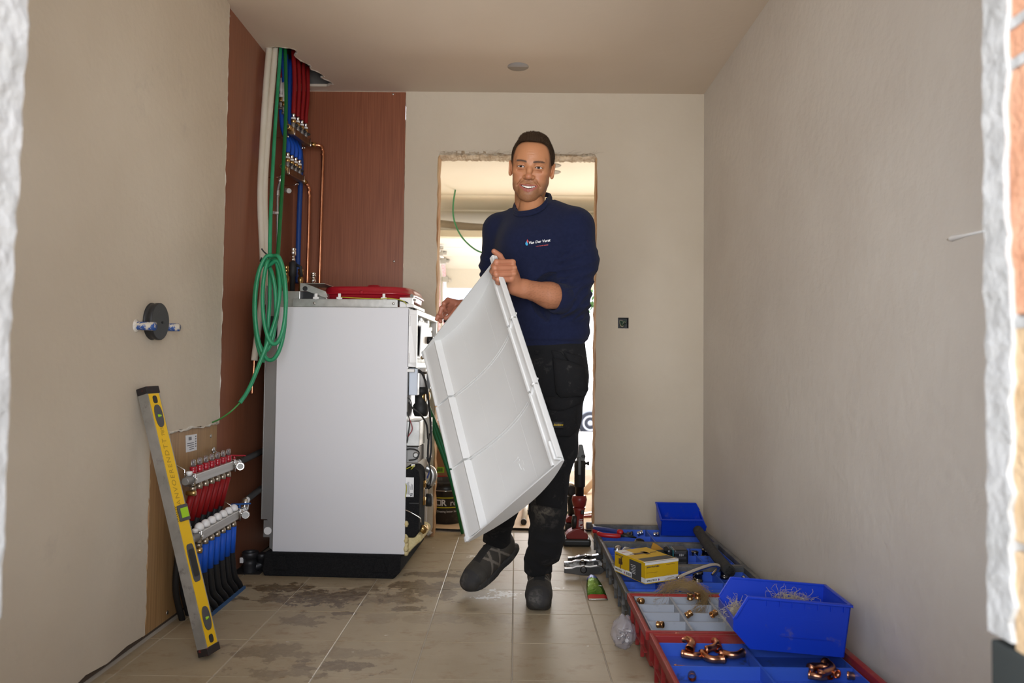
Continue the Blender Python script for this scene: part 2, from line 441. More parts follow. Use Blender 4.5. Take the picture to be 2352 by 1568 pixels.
cut(wb, MB().box((a_.x, YB-.1, b_.z), (b_.x, YB+.06, a_.z)).build('c', plaster))
bp = MB().box((XS-.011, YB, .01), (PXB-.003, YB+.014, ZC-.004)).build('wall_panel', lam, wb)
for px, py in [(706,217),(903,216),(905,600)]: screw(P(px,py,YB), (0,-1,0), wb)
lip('plaster_edge', [Vector(p)+Vector((0,.006,0)) for p in jit((PXB,YB,.03),(PXB,YB,ZC),50,.003,(1,0,0),21)], .0035, plaster, wb, 4)
lip('plaster_edge', [Vector(p)+Vector((0,.006,0)) for p in jit((PXB,YB,.02),(DX0-.01,YB,.018),20,.012,(0,0,1),22)], .012, plaster_edge, wb, 5)

# rough door frame: wooden jambs and crumbling head
def rough_bar(name, p0, p1, w, d, m, seed, n=46, amp=.006, wd=(1,0,0), dd=(0,1,0)):
    r = random.Random(seed); vs = []; fs = []; p0 = Vector(p0); p1 = Vector(p1); wd = Vector(wd); dd = Vector(dd)
    for i in range(n+1):
        c = p0.lerp(p1, i/n)
        for (sx, sy) in ((-1,-1),(1,-1),(1,1),(-1,1)):
            vs.append(c + wd*(sx*w/2 + r.uniform(-amp, amp)) + dd*(sy*d/2 + r.uniform(-amp, amp)*.6))
    for i in range(n):
        for k in range(4): fs.append((i*4+k, i*4+(k+1)%4, i*4+4+(k+1)%4, i*4+4+k))
    fs += [(0,1,2,3), (n*4+3, n*4+2, n*4+1, n*4)]
    return MB().add(vs, fs).build(name, m)
struct(rough_bar('trim_1', (DX0-.005, YB+.066, 0), (DX0-.005, YB+.066, DZ-.005), .016, .112, rawwood, 31, amp=.0035))
struct(rough_bar('trim_2', (DX1+.008, YB+.066, 0), (DX1+.008, YB+.066, DZ-.005), .016, .112, rawwood, 32, amp=.0035))
hd = struct(rough_bar('trim_3', (DX0-.01, YB+.060, DZ+.004), (DX1+.014, YB+.066, DZ+.004), .118, .020, plaster_raw, 33, n=90, amp=.006, wd=(0,1,0), dd=(0,0,1)))
# fibres of the scrim standing out of the head
mb = MB(); r = random.Random(5)
for i in range(90):
    x0 = r.uniform(DX0, DX1); p = Vector((x0, YB-.002, DZ+r.uniform(0,.012))); q = [p]
    dx = r.uniform(-.05,.05)
    for k in range(4): p = p + Vector((dx*.3+r.uniform(-.006,.006), r.uniform(-.004,.0005), r.uniform(-.003,.0065))); q.append(p)
    mb.ring(q, .00028, 3)
mb.build('scrim_fibres', mat('fibre', (.32,.24,.16), .9), hd)['kind'] = 'stuff'

# socket hole in the back wall: a recessed box with a tangle of wires
t = thing('socket_box', 'small square recessed socket hole with wires in back wall right of doorway', 'socket', ((a_.x+b_.x)/2, YB+.016, (a_.z+b_.z)/2))
black = mat('black_plastic', (.018,.018,.02), .45)
w2 = (b_.x-a_.x)/2
bx = MB()
for s in (-1, 1): bx.cbox((s*(w2-.001), .015, 0), (.002, .05, w2*2)); bx.cbox((0, .015, s*(w2-.001)), (w2*2, .05, .002))
bx.cbox((0, .042, 0), (w2*2, .004, w2*2)); bx.build('back_box', black, t)
r = random.Random(9)
for col, nm in (((.03,.03,.03),'wire_black'), ((.02,.10,.05),'wire_green'), ((.45,.42,.30),'wire_cream')):
    q = [Vector((r.uniform(-.02,.02), r.uniform(-.008,.03), r.uniform(-.02,.02))) for _ in range(7)]
    MB().ring(cr(q, 6), .0019, 6).build('wire', mat(nm, col, .5), t)

# right wall
wr = struct(MB().box((XR, .6, -.1), (XR+.16, 4.3, ZC+.3)).build('wall_right', plaster_r))
scr = MB(); p0, p1 = PX(2176,550,XR-.0005), PX(2262,530,XR-.0005)
scr.ring([p0, p0.lerp(p1,.15), p0.lerp(p1,.5), p1], [.002,.008,.004,.0025], 6); 
scr.build('plaster_smear', mat('white_smear', (.85,.85,.83), .7), wr, world=True)
# ceiling with cut-outs
ce = struct(MB().box((XL-.1, .6, ZC), (XR+.1, 4.2, ZC+.014)).build('ceiling', plaster_c))
sp_c = PZ(1190, 153, ZC); 
cut(ce, MB().cyl((sp_c.x, sp_c.y, ZC-.1), (sp_c.x, sp_c.y, ZC+.1), .054, n=40).build('c', plaster_c))
hole = [(-1.226,3.52),(-1.17,3.50),(-1.09,3.525),(-1.085,3.57),(-1.108,3.60),(-1.085,3.68),(-1.06,3.72),(-1.075,3.76),(-1.045,3.80),(-1.03,3.86),(-1.045,3.88),(-1.005,3.955),(-1.05,4.0),(-1.226,4.0)]
cut(ce, MB().poly([(x, y, ZC-.1) for x, y in hole], (0,0,.3)).build('c', plaster_c))
lip('plaster_edge', [(x+random.uniform(-.003,.003), y, ZC+.003) for x, y in [tuple(v)[:2] for v in cr([(a,b,0) for a,b in hole[:13]], 4)]], .006, plaster_edge, ce, 8)
MB().box((XL-.1, .6, ZC+.24), (XR+.1, 4.2, ZC+.3)).box((XL-.1,4.1,ZC+.014),(XR+.1,4.2,ZC+.25)).box((XL-.1,3.3,ZC+.014),(XR+.1,3.36,ZC+.25)).build('ceiling_void', conc, ce)
t = thing('downlight_hole', 'round cut-out for a ceiling spot with a grey inner ring', 'ceiling hole', (sp_c.x, sp_c.y, ZC))
MB().ring([(0,0,-.001),(0,0,-.0015),(0,0,.05),(0,0,.05)], [.054,.0535,.0535,.0545], 40, caps=False).build('ring', mat('grey_tin', (.42,.40,.38), .5, .3), t)

# near wall that the photograph looks through: opening, sill and bare blocks
wf = struct(MB().box((-2.2,.5,-.3),(-.665,.9,2.8)).box((.618,.5,-.3),(1.9,.9,2.8)).box((-.665,.5,-.3),(.618,.9,.53)).box((-.665,.5,2.12),(.618,.9,2.8)).build('wall_front', white_rough))
def coatpoly(seed, x, s, y0, y1, z0, z1, amp):
    a = jit((x, y1, z0), (x, y1, z1), 60, .004, (s,0,0), seed)
    b = jit((x, y0, z1), (x, y0, z0), 60, amp, (0,1,0), seed+1)
    return a + b
# plaster lining of both reveals, its outer edge torn
for nm, x, s, sd in (('l', -.62, -1, 41), ('r', .572, 1, 51)):
    A = jit((x, .905, .62), (x, .905, 2.12), 70, .0022, (1,0,0), sd)
    if s < 0: A = [v + Vector((.022*(v.z-1.0) if v.z > 1 else 0, 0, 0)) for v in A]
    Bv = jit((x, .862 if s > 0 else .55, .62), (x, .862 if s > 0 else .55, 2.12), 70, .006, (0,1,0), sd+1)
    vs = []; fs = []
    for i in range(71):
        vs += [A[i], Bv[i], Bv[i]+Vector((s*.055,0,0)), A[i]+Vector((s*.055,0,0))]
    for i in range(70):
        for k in range(4): fs.append((i*4+k, i*4+4+k, i*4+4+(k+1)%4, i*4+(k+1)%4))
    fs += [(0,1,2,3), (283,282,281,280)]
    MB().add(vs, fs).build('reveal_plaster', white_rough, wf)
blk_o = mat('orange_block', (.52,.24,.13), .9, col2=(.62,.33,.20), scale=20, bump=.5)
blk_t = mat('tan_block', (.50,.33,.17), .9, col2=(.58,.42,.25), scale=20, bump=.5)
for z0, z1, m in ((.585,.725,blk_t),(.735,.985,blk_t),(.997,1.285,blk_o),(1.297,1.335-.0,blk_o),(1.345,1.63,blk_o),(1.642,1.93,blk_t)):
    MB().box((.578,.52,z0),(.617,.868,z1)).build('block', m, wf, bevel=.004)
MB().box((.573,.5,.40),(.64,.903,.612)).build('reveal_foot_block', mat('dark_foot', (.025,.03,.028), .7), wf, bevel=.004)  # dark block over the foot of the right reveal
bb = MB()
for z in (.987, 1.290, 1.338, 1.636): bb.box((.576,.53,z-.006),(.6,.862,z+.006))
bb.build('mortar_joint', white_rough, wf)

# ------------------------------------------------------------ garage beyond the doorway
GX0, GX1, GY1, GZ = -.78, 2.4, 7.0, 2.22
struct(MB().box((GX0-.2, 4.19, -.12), (GX1+.2, GY1+.1, -.002)).build('floor', conc))
paper = mat('kraft_paper', (.56,.40,.25), .75, col2=(.63,.48,.32), scale=3, bump=.3, bscale=9)
mb = MB(); r = random.Random(3)
nx, ny = 16, 20; x0, x1, y0, y1 = GX0+.02, 1.6, 4.24, 6.75
vs = [(x0+(x1-x0)*i/nx, y0+(y1-y0)*j/ny + (r.uniform(-.03,.03) if j==0 else 0), .003+r.uniform(0,.004)+(.006 if j==0 else 0)) for j in range(ny+1) for i in range(nx+1)]
fs = [(j*(nx+1)+i, j*(nx+1)+i+1, (j+1)*(nx+1)+i+1, (j+1)*(nx+1)+i) for j in range(ny) for i in range(nx)]
pp = mb.add(vs, fs).build('floor_paper', paper); pp.modifiers.new('s', 'SOLIDIFY').thickness = -.0015
tag(pp, 'brown kraft paper sheet covering the garage floor beyond the doorway', 'paper')
struct(MB().box((GX0-.2, 4.19, -.1), (GX0, GY1, GZ+.1)).build('wall_garage_left', garage_w))
struct(MB().box((GX1, 4.19, -.1), (GX1+.2, GY1, GZ+.1)).build('wall_garage_right', garage_w))
cg = struct(MB().box((GX0-.2, 4.19, GZ), (GX1+.2, GY1+.2, GZ+.12)).build('ceiling_garage', garage_w))
struct(MB().box((GX0-.2, GY1-.1, 1.98), (GX1+.2, GY1+.15, GZ+.1)).box((1.2, GY1-.1, -.1), (GX1+.2, GY1+.15, 2.0)).build('wall_garage_end', garage_w))
struct(MB().box((XR-.3, YB+.121, -.1), (GX1+.2, YB+.16, GZ+.1)).build('wall_garage_near', garage_w))
for i, (px, py) in enumerate([(1271,380),(1271,395)]):
    p = PZ(px, py, GZ)
    t = MB().prof((p.x, p.y, GZ-.004), (0,0,1), [(0,.045),(.003,.05),(.006,.05)], 28).build('ceiling_spot', mat('grey_hole', (.30,.27,.22), .8))
    tag(t, ['round spot cut-out in garage ceiling, the upper of two beside his ear', 'round spot cut-out in garage ceiling, the lower of two beside his ear'][i], 'ceiling hole')
# rolled curtain box and sectional door on its track
t = thing('garage_door', 'white sectional overhead door half raised at the garage end', 'garage door', (0, 6, 2))
whitep = mat('white_door', (.80,.80,.76), .45)
prof = [(5.72,1.945),(6.17,1.945),(6.55,1.925),(6.76,1.84),(6.85,1.66)]
for i in range(4):
    (ya, za), (yb, zb) = prof[i], prof[i+1]
    MB().bar((.35, ya+.004-6, za-2), (.35, yb-.004-6, zb-2), 2.0, .035).build('door_panel', whitep, t, bevel=.004)
tr = MB(); tr.ring([(-.69,-.6,-.08),(-.69,.4,-.08),(-.69,.62,-.12),(-.69,.78,-.25),(-.69,.86,-.5),(-.69,.88,-2)], .014, 6); tr.build('track', mat('zinc', (.62,.62,.60), .4, .8), t)
for (yy, zz) in ((.05,-.10),(.33,-.10),(.60,-.13),(.80,-.27)):
    MB().cbox((-.655, yy, zz), (.05,.07,.05)).cyl((-.66,yy,zz),(-.60,yy,zz),.016).build('hinge', MATS['zinc'], t, bevel=.003)
MB().cbox((.4, -.30, -.045), (2.1,.05,.05)).build('door_header', mat('cream_trim', (.72,.66,.52), .6), t)
rb = MB().ring(cr([(-.75,6.3,2.16),(-.3,6.28,2.118),(.3,6.28,2.116),(.8,6.3,2.15),(1.2,6.3,2.16)],6), .032, 12).build('rolled_cloth', mat('beige_cloth', (.42,.34,.24), .9, col2=(.52,.44,.33), scale=6))
tag(rb, 'long beige rolled cloth hanging under the garage ceiling', 'rolled cloth')
rb2 = MB()
for yy in (5.5, 6.05): rb2.box((GX0, yy, GZ-.012), (GX1, yy+.10, GZ+.01))
rb2.build('ceiling_batten', garage_w, cg)
gh = MB().ring(cr([PZ(1046,437,GZ)+Vector((0,0,.01)), P(1041,470,5.25), P(1043,505,5.2), P(1058,540,5.1), P(1082,566,5.0), P(1108,580,4.9), P(1150,585,4.8), P(1185,570,4.8), P(1215,500,4.85), PZ(1240,430,GZ)],8), .0058, 10)
tag(gh.build('hose', mat('green_hose', (.02,.22,.085), .5)), 'thin green conduit looping down from the garage ceiling', 'hose')

# ------------------------------------------------------------ outside
gm = mat('pale_paving', (.50,.46,.42), .9, col2=(.44,.40,.36), scale=3)
ground = MB().add([(-30,7.1,-.10),(30,7.1,-.10),(30,11,-.14),(-30,11,-.14),(30,20,-.76),(-30,20,-.76),(30,60,-.8),(-30,60,-.8)], [(0,1,2,3),(3,2,4,5),(5,4,6,7)]).build('ground_street', gm); struct(ground)
struct(MB().add([(-30,-30,-.1),(30,-30,-.1),(30,.5,-.1),(-30,.5,-.1)], [(0,1,2,3)]).build('ground_near', gm))
brick_m = mat('far_brick', (.42,.16,.12), .9)
nn = brick_m.node_tree; bt = nn.nodes.new('ShaderNodeTexBrick'); bt.inputs['Scale'].default_value = 4.5
bt.inputs['Color1'].default_value = (.44,.18,.14,1); bt.inputs['Color2'].default_value = (.34,.13,.10,1); bt.inputs['Mortar'].default_value = (.55,.48,.44,1)
tcn = nn.nodes['Texture Coordinate']; mpn = nn.nodes['Mapping']; mpn.inputs['Rotation'].default_value = (math.radians(90),0,0)
nn.links.new(mpn.outputs[0], bt.inputs[0]); nn.links.new(bt.outputs[0], nn.nodes['Principled BSDF'].inputs['Base Color'])
t = thing('house', 'red brick house with white-framed window seen across the street', 'house', (-2, 24, -.8))
wall = MB().box((-9, 0, 0), (3.2, .3, 6)).build('wall', brick_m, t)
roof = MB().poly([(-9.3,-.4,6),(-9.3,4,9),(-9.3,8,6)], (12.8,0,0)).build('roof', mat('roof_tile', (.20,.10,.08), .9), t)
glass_m = mat('far_glass', (.45,.55,.70), .1, spec=.9)
for i, (xx, zz) in enumerate([(-.35,3.15),(-3.6,3.15),(-.35,.9),(-3.6,.9)]):
    fr = MB()
    fr.box((xx,-.05,zz),(xx+1.9,.02,zz+.12)).box((xx,-.05,zz+1.3),(xx+1.9,.02,zz+1.42)).box((xx,-.05,zz),(xx+.12,.02,zz+1.42)).box((xx+1.78,-.05,zz),(xx+1.9,.02,zz+1.42)).box((xx+.9,-.05,zz),(xx+1.0,.02,zz+1.42))
    f = fr.build('window', mat('white_frame', (.8,.8,.8), .5), t)
    MB().box((xx+.1,-.02,zz+.1),(xx+1.8,.01,zz+1.32)).build('pane', glass_m, f)
# car parked in the street
t = thing('car', 'silver-white car parked in the street, seen past the right door jamb', 'car', (3.22, 19.6, -.76))
cw = mat('car_paint', (.68,.70,.72), .25, .2, coat=.6)
sec = [(-2.1,.35,.62),(-2.05,.3,.85),(-1.2,.25,.95),(-.9,.25,1.0),(-.35,.25,1.45),(.9,.25,1.48),(1.7,.28,1.05),(2.05,.3,.95),(2.1,.35,.6)]
vs = []; fs = []
for x, lo, hi in sec:
    for (yy, zz) in ((-.82,lo),(-.86,(lo+.95)/2 if hi>.95 else (lo+hi)/2),(-.84,min(hi,.95)),(-.62,hi),(.62,hi),(.84,min(hi,.95)),(.86,(lo+.9)/2),(.82,lo)): vs.append((x,yy,zz))
for i in range(len(sec)-1):
    for k in range(8): fs.append((i*8+k, i*8+(k+1)%8, i*8+8+(k+1)%8, i*8+8+k))
fs += [tuple(range(8)), tuple(range(len(vs)-8, len(vs)))[::-1]]
MB().add(vs, fs).build('body', cw, t, bevel=.03)
MB().poly([(-.78,-.87,.98),(-.3,-.76,1.36),(.2,-.76,1.38),(.2,-.87,.98)], (0,.05,0)).poly([(.26,-.87,.98),(.26,-.76,1.38),(.85,-.76,1.38),(1.4,-.87,1.0)], (0,.05,0)).build('side_window', mat('dark_glass', (.05,.06,.07), .1), t)
MB().box((-2.12,-.875,.5),(2.12,-.80,.62)).build('bumper_strip', mat('bumper_grey', (.35,.37,.4), .5), t)
for xx in (-1.32, 1.3):
    w = MB().prof((xx,-.9,.3), (0,1,0), [(0,.2),(.01,.27),(.04,.31),(.18,.31),(.2,.27)], 24).build('wheel', mat('tyre', (.03,.03,.035), .8), t)
    MB().prof((xx,-.915,.3), (0,1,0), [(0,.03),(.01,.06),(.03,.08),(.012,.17),(.0,.19),(.02,.2)], 24).build('rim', mat('rim', (.6,.6,.62), .35, .7), w)
# shrub far right
t = thing('tree', 'green tree across the street, a sliver beside his elbow', 'tree', (3.3, 30, -.8))
MB().cyl((0,0,0),(0,0,4.5),.14,.08).build('trunk', mat('bark', (.14,.10,.07), .9), t)
mb = MB(); r = random.Random(8)
for i in range(900):
    a = r.uniform(0,2*PI); b = r.uniform(-1,1); rad = 1.9*r.uniform(.5,1)
    p = Vector((math.sqrt(1-b*b)*math.cos(a)*rad, math.sqrt(1-b*b)*math.sin(a)*rad, 5.9+b*rad*1.2))
    u = Vector((r.uniform(-1,1),r.uniform(-1,1),r.uniform(-1,1))).normalized()*.16; v = u.orthogonal().normalized()*.10
    mb.add([p-u, p+v, p+u, p-v], [(0,1,2,3)])
mb.build('foliage', mat('leaf', (.10,.22,.05), .7), t, fixn=False)['kind'] = 'stuff'
# ------------------------------------------------------------ materials of the installation
steel = mat('galvanised', (.50,.50,.48), .38, .85, col2=(.62,.62,.60), scale=30)
steel_d = mat('grey_sheet', (.30,.295,.285), .45, .6)
chrome = mat('chrome', (.75,.74,.72), .16, 1)
brass = mat('brass', (.55,.36,.14), .3, 1)
copper = mat('copper', (.78,.36,.20), .28, 1, col2=(.55,.24,.13), scale=14)
whitegloss = mat('white_enamel', (.74,.74,.765), .28, coat=.2)
whiteplast = mat('white_plastic', (.82,.81,.79), .4)
foam_b = mat('black_foam', (.011,.011,.012), .95, spec=.15, col2=(.020,.020,.021), scale=220, bump=.6, bscale=500)
red_p = mat('red_enamel', (.36,.006,.018), .28, coat=.3)
red_s = mat('red_sleeve', (.24,.005,.006), .55, spec=.3)
blue_s = mat('blue_sleeve', (.010,.085,.50), .55, spec=.3)
blue_d = mat('blue_pipe', (.010,.06,.26), .45)
corr_b = mat('black_conduit', (.014,.014,.015), .5)
rubber = mat('black_rubber', (.02,.02,.02), .6)
green = mat('green_conduit', (.015,.24,.10), .42, col2=(.03,.30,.14), scale=12)
green_d = mat('green_conduit_dark', (.005,.13,.03), .45)
insul = mat('white_insulation', (.66,.60,.48), .7, col2=(.72,.67,.56), scale=5)
yellowf = mat('yellow_foam', (.70,.60,.33), .9, col2=(.60,.48,.22), scale=20, bump=.6)
ORD = ['first','second','third','fourth','fifth','sixth','seventh','eighth']
def corr(pts, r, pitch=.006, amp=.0008, n=10, dens=None):
    """corrugated tube along dense pts"""
    p = [Vector(q) for q in pts]; L = [0]
    for i in range(1, len(p)): L.append(L[-1]+(p[i]-p[i-1]).length)
    N = max(2, int(L[-1]/(pitch/2))); out = []; rad = []; j = 0
    for i in range(N+1):
        s = L[-1]*i/N
        while j < len(L)-2 and L[j+1] < s: j += 1
        t = (s-L[j])/max(1e-9, L[j+1]-L[j]); out.append(p[j].lerp(p[j+1], t)); rad.append(r + (amp if i % 2 else -amp))
    return out, rad

# ------------------------------------------------------------ boiler
B0 = Vector((-1.0665, 3.297, 0)); BA = -.045
bo = thing('boiler', 'tall white floor-standing boiler with open front on a black foam base', 'boiler', B0, BA)
def BW(x, y, z): return root_matrix(bo) @ Vector((x, y, z))
# foam base
pr = [(-.032,0),(.545,0),(.575,.03),(.575,.105),(-.028,.105),(-.04,.03)]
fb = MB().poly([(x, -.012, z) for x, z in pr], (0,.62,0))
fb.build('foam_base', foam_b, bo, bevel=.006)
fr = MB()
for x in (.05, .485): fr.poly([(x-.035,-.013,.03),(x+.035,-.013,.03),(x+.012,-.013,.09),(x-.012,-.013,.09)], (0,-.009,0))
fr.box((.0,-.016,.092),(.5,-.011,.103)); fr.build('base_rib', foam_b, bo, bevel=.002)
MB().box((0,0,.104),(.590,.016,1.188)).build('side_panel', whitegloss, bo, bevel=.003)
MB().box((0,.584,.104),(.590,.600,1.188)).build('side_panel', whitegloss, bo, bevel=.003)
MB().box((.01,.02,.13),(.50,.58,1.185)).build('body', steel_d, bo)
MB().box((.0,.018,.112),(.585,.582,.128)).build('bottom_plate', steel, bo)
yf = MB()
r = random.Random(2)
for i in range(14):
    yf.ell((.05+i*.038, .012+r.uniform(0,.006), .101), (.026,.016,.006+r.uniform(0,.004)), 8)
for i in range(9): yf.ell((.594, .012+r.uniform(-.004,.02), .11+i*.018), (.012,.016,.016), 8)
yf.build('foam_edge', yellowf, bo)
# rear cover with its step and grommet
rc = [(-.062,.24),(-.035,.24),(-.022,.215),(-.022,.115),(.0,.10),(.0,1.285),(-.058,1.285)]
MB().poly([(x, .022, z) for x, z in rc], (0,.006,0)).box((-.062,.02,.24),(-.058,.5,1.285)).build('rear_cover', steel_d, bo, bevel=.001)
MB().poly([(x, .026, z) for x, z in [(-.052,.235),(-.012,.235),(-.012,.16),(-.052,.16)]], (0,.005,0)).build('rear_tab', steel_d, bo, bevel=.001)
MB().ring([(-.030,.018,.19),(-.030,.026,.19)], .017, 14).build('rear_nut', whiteplast, bo)
g = []
for a in range(28):
    th = 2*PI*a/28; g.append((-.028+.022*math.copysign(abs(math.cos(th))**.5, math.cos(th)), .006, 1.095+.052*math.copysign(abs(math.sin(th))**.6, math.sin(th))))
MB().poly(g, (0,.016,0)).build('grommet', black, bo, bevel=.003)
# top rim and top plates
MB().box((.065,.004,1.190),(.540,.012,1.224)).box((.065,.004,1.221),(.540,.30,1.225)).box((.0,.01,1.186),(.585,.59,1.191)).build('top_rim', steel, bo, bevel=.001)
for x in (.165,.522): MB().prof((x,.004,1.206),(0,-1,0),[(0,.006),(.002,.005),(.003,.002)],12).build('screw', screwm, bo)
MB().box((-.056,.03,1.19),(.09,.40,1.262)).build('rear_box', steel, bo, bevel=.002)
MB().box((.085,.05,1.19),(.145,.14,1.262)).build('dark_opening', black, bo)
MB().poly([(.088,.035,1.300),(.125,.035,1.292),(.205,.035,1.262),(.215,.035,1.238),(.205,.035,1.232),(.120,.035,1.262),(.088,.035,1.262)], (0,.006,0)).box((.09,.035,1.296),(.20,.20,1.299)).build('handle_bracket', steel, bo, bevel=.001)
gg = MB().poly([(.112+.012*math.cos(t_*PI/6), .031, 1.274+.011*math.sin(t_*PI/6)) for t_ in range(12)], (0,.006,0)); gg.build('bracket_grommet', black, bo, bevel=.002)
MB().box((.13,.06,1.19),(.205,.10,1.255)).build('deflector', steel, bo, bevel=.002)
# red expansion vessel: flat dish with a seam flange
def dish(z0, prof_, sx, sy, cx, cy, n=40, ex=4.0):
    vs = []; fs = []
    for (t, h) in prof_:
        for k in range(n):
            a = 2*PI*k/n; c, s_ = math.cos(a), math.sin(a)
            vs.append((cx+sx*t*math.copysign(abs(c)**(2/ex), c), cy+sy*t*math.copysign(abs(s_)**(2/ex), s_), z0+h))
    m = len(prof_)
    for i in range(m-1):
        for k in range(n): fs.append((i*n+k, i*n+(k+1)%n, (i+1)*n+(k+1)%n, (i+1)*n+k))
    fs.append(tuple(range(n))[::-1]); fs.append(tuple(range((m-1)*n, m*n)))
    return MB().add(vs, fs, 0, None, True)
dish(1.228, [(.88,0),(.95,.004),(.955,.022),(.975,.026),(1,.026),(1,.034),(.97,.036),(.955,.050),(.93,.062),(.5,.072),(.16,.079),(.14,.088),(.08,.092),(.01,.093)], .222, .235, .368, .30).build('expansion_vessel', red_p, bo)
MB().prof((.362,.072,1.262),(0,-1,0),[(-.01,.011),(.006,.010),(.011,.005)],14).build('vessel_stud', red_p, bo)
for x in (.172,.278,.478):
    MB().box((x-.006,.002,1.222),(x+.006,.010,1.250)).box((x-.013,.0,1.224),(x+.013,.008,1.234)).build('cable_clip', whiteplast, bo, bevel=.002)
MB().ring(cr([(.285,.0,1.233),(.36,-.003,1.229),(.46,-.004,1.226),(.50,-.004,1.229),(.56,.0,1.22),(.585,.006,1.20)],6), .0018, 6).build('earth_wire', mat('yellow_wire', (.50,.48,.03), .5), bo)
MB().ring(cr([(.54,.01,1.222),(.58,.02,1.212),(.606,.04,1.19),(.625,.06,1.16)],6), .003, 6).build('black_cable', rubber, bo)
MB().box((.545,.02,1.19),(.60,.08,1.235)).box((.58,.0,1.19),(.612,.30,1.205)).build('terminal_plate', whiteplast, bo, bevel=.003)
MB().prof((.60,.03,1.243),(0,-1,0),[(-.02,.008),(.01,.008)],10).prof((.612,.03,1.225),(0,-1,0),[(-.02,.006),(.01,.006)],10).build('bolt', chrome, bo)
# control frame on the open front
cf = MB(); fx0, fx1, za, zb = .592, .628, .925, 1.180
cf.box((fx0,.004,za),(fx1,.030,zb)).box((fx0,.575,za),(fx1,.60,zb)).box((fx0,.004,zb-.022),(fx1,.60,zb)).box((fx0,.004,za),(fx1,.60,za+.022)).box((fx0-.01,.0,za-.022),(fx1-.008,.595,za-.008))
cfo = cf.build('control_frame', whiteplast, bo, bevel=.003)
for z in (.965, 1.13):
    MB().box((fx0+.001,-.003,z-.022),(fx0+.008,.004,z+.022)).build('hinge', whiteplast, cfo, bevel=.001)
MB().box((fx0+.002,.03,za+.02),(fx0+.008,.575,zb-.02)).build('circuit_board', mat('pcb', (.35,.42,.34), .5, col2=(.75,.76,.74), scale=30), bo)
pc = MB(); r = random.Random(4)
for i in range(40):
    y_ = .05+r.random()*.48; z_ = za+.03+r.random()*.19
    pc.box((fx0+.007,y_,z_),(fx0+.014+r.random()*.008,y_+.02+r.random()*.03,z_+.012+r.random()*.02))
pc.build('terminal_block', whiteplast, bo)['kind'] = 'stuff'
# display unit tilted out of the frame, with dial
dm = Matrix.Translation((fx0+.012,.04,1.055)) @ Matrix.Rotation(math.radians(14), 4, 'Y')
MB().box((-.004,0,-.085),(.006,.30,.085), 0, dm).poly([(0,0,-.085),(.036,0,-.085),(.004,0,.08)], (0,.30,0), 0, dm).build('display_unit', black, bo, bevel=.002)
MB().box((.03,.02,-.08),(.034,.29,.06), 0, dm @ Matrix.Rotation(math.radians(-12),4,'Y')).build('display_board', whiteplast, bo)
MB().cyl((.030,.20,.005),(.060,.20,.012),.018,n=18,M=dm).build('dial', black, bo)
# innards
def P_(name, mb, m, bevel=0):
    o = mb.build(name, m, bo, bevel=bevel)
    if name != 'inner_wall': o.location = (.042, .004, 0)
    return o
P_('inner_wall', MB().box((.50,.03,.13),(.588,.575,.92)), steel_d)
P_('white_duct', MB().cyl((.585,.12,.835),(.585,.12,.92),.024,n=20), whiteplast)
P_('grey_bracket', MB().box((.55,.02,.80),(.59,.07,.92)), mat('pale_grey', (.5,.54,.6), .4, .3), .003)
P_('grey_hook', MB().box((.575,.34,.82),(.595,.40,.90)), MATS['pale_grey'], .003)
P_('pump_head', MB().prof((.585,.14,.70),(0,0,1),[(0,.028),(.02,.036),(.05,.036),(.06,.028),(.10,.028),(.105,.036),(.13,.036),(.135,.02)],22), rubber)
P_('brass_disc', MB().prof((.600,.20,.79),(1,0,0),[(0,.02),(.012,.02),(.016,.017),(.018,.004)],20).prof((.60,.14,.79),(1,0,0),[(-.02,.026),(.01,.026)],20), brass)
P_('control_box', MB().box((.54,.02,.575),(.602,.22,.685)), steel, .003)
P_('connector_strip', MB().box((.600,.16,.50),(.625,.24,.69)), mat('cream_plastic', (.62,.57,.47), .5), .003)
cs = MB()
for i in range(3):
    for j in range(2): cs.box((.6245,.168+j*.036,.655-i*.022),(.6265,.190+j*.036,.67-i*.022))
P_('socket_row', cs, mat('dark_brown', (.10,.04,.03), .6))
P_('sheet_box', MB().box((.54,.03,.50),(.595,.18,.57)), steel_d, .003)
P_('lever_screw', MB().prof((.585,.06,.535),(0,-1,0),[(0,.014),(.03,.014),(.035,.008)],14), steel)
# black insulated module with label
mo = [(.535,.20),(.560,.175),(.590,.175),(.607,.20),(.609,.43),(.603,.465),(.585,.482),(.535,.482)]
md = MB().poly([(x, .004, z) for x, z in mo], (0,.16,0)); mdo = P_('insulated_module', md, foam_b, .008)
MB().box((.565,-.0005,.325),(.606,.004,.33)).build('strap', rubber, mdo)
lbp = MB().box((.548,.0012,.355),(.583,.0042,.44)).build('label', mat('label_white', (.82,.82,.82), .5), mdo)
lt = MB(); r = random.Random(12)
for i in range(7): lt.box((.552+i*.0042,.0002,.366+.02*(i>3)),(.5532+i*.0042,.0012,.366+.035+r.random()*.03))
for i in range(5):
    for j in range(5):
        if r.random() < .6: lt.box((.566+i*.0026,.0002,.358+j*.0026),(.5684+i*.0026,.0012,.3604+j*.0026))
lt.build('label_print', black, lbp)['kind'] = 'stuff'
P_('wire_clip', MB().cbox((.578,.006,.492),(.016,.01,.012)), whiteplast, .002)
P_('bypass_pipe', MB().ring(cr([(.60,.22,.455),(.628,.22,.44),(.634,.22,.41),(.618,.22,.375)],6), [.019]*25, 16), steel)
P_('pipe_cap', MB().cyl((.600,.24,.365),(.63,.24,.39),.02,n=18).prof((.600,.24,.30),(1,0,0),[(0,.03),(.025,.03),(.03,.02)],20), rubber)
P_('brass_elbow', MB().cyl((.60,.12,.38),(.60,.12,.41),.018).cyl((.60,.12,.30),(.60,.12,.335),.018).cyl((.598,.12,.30),(.598,.12,.41),.012), brass)
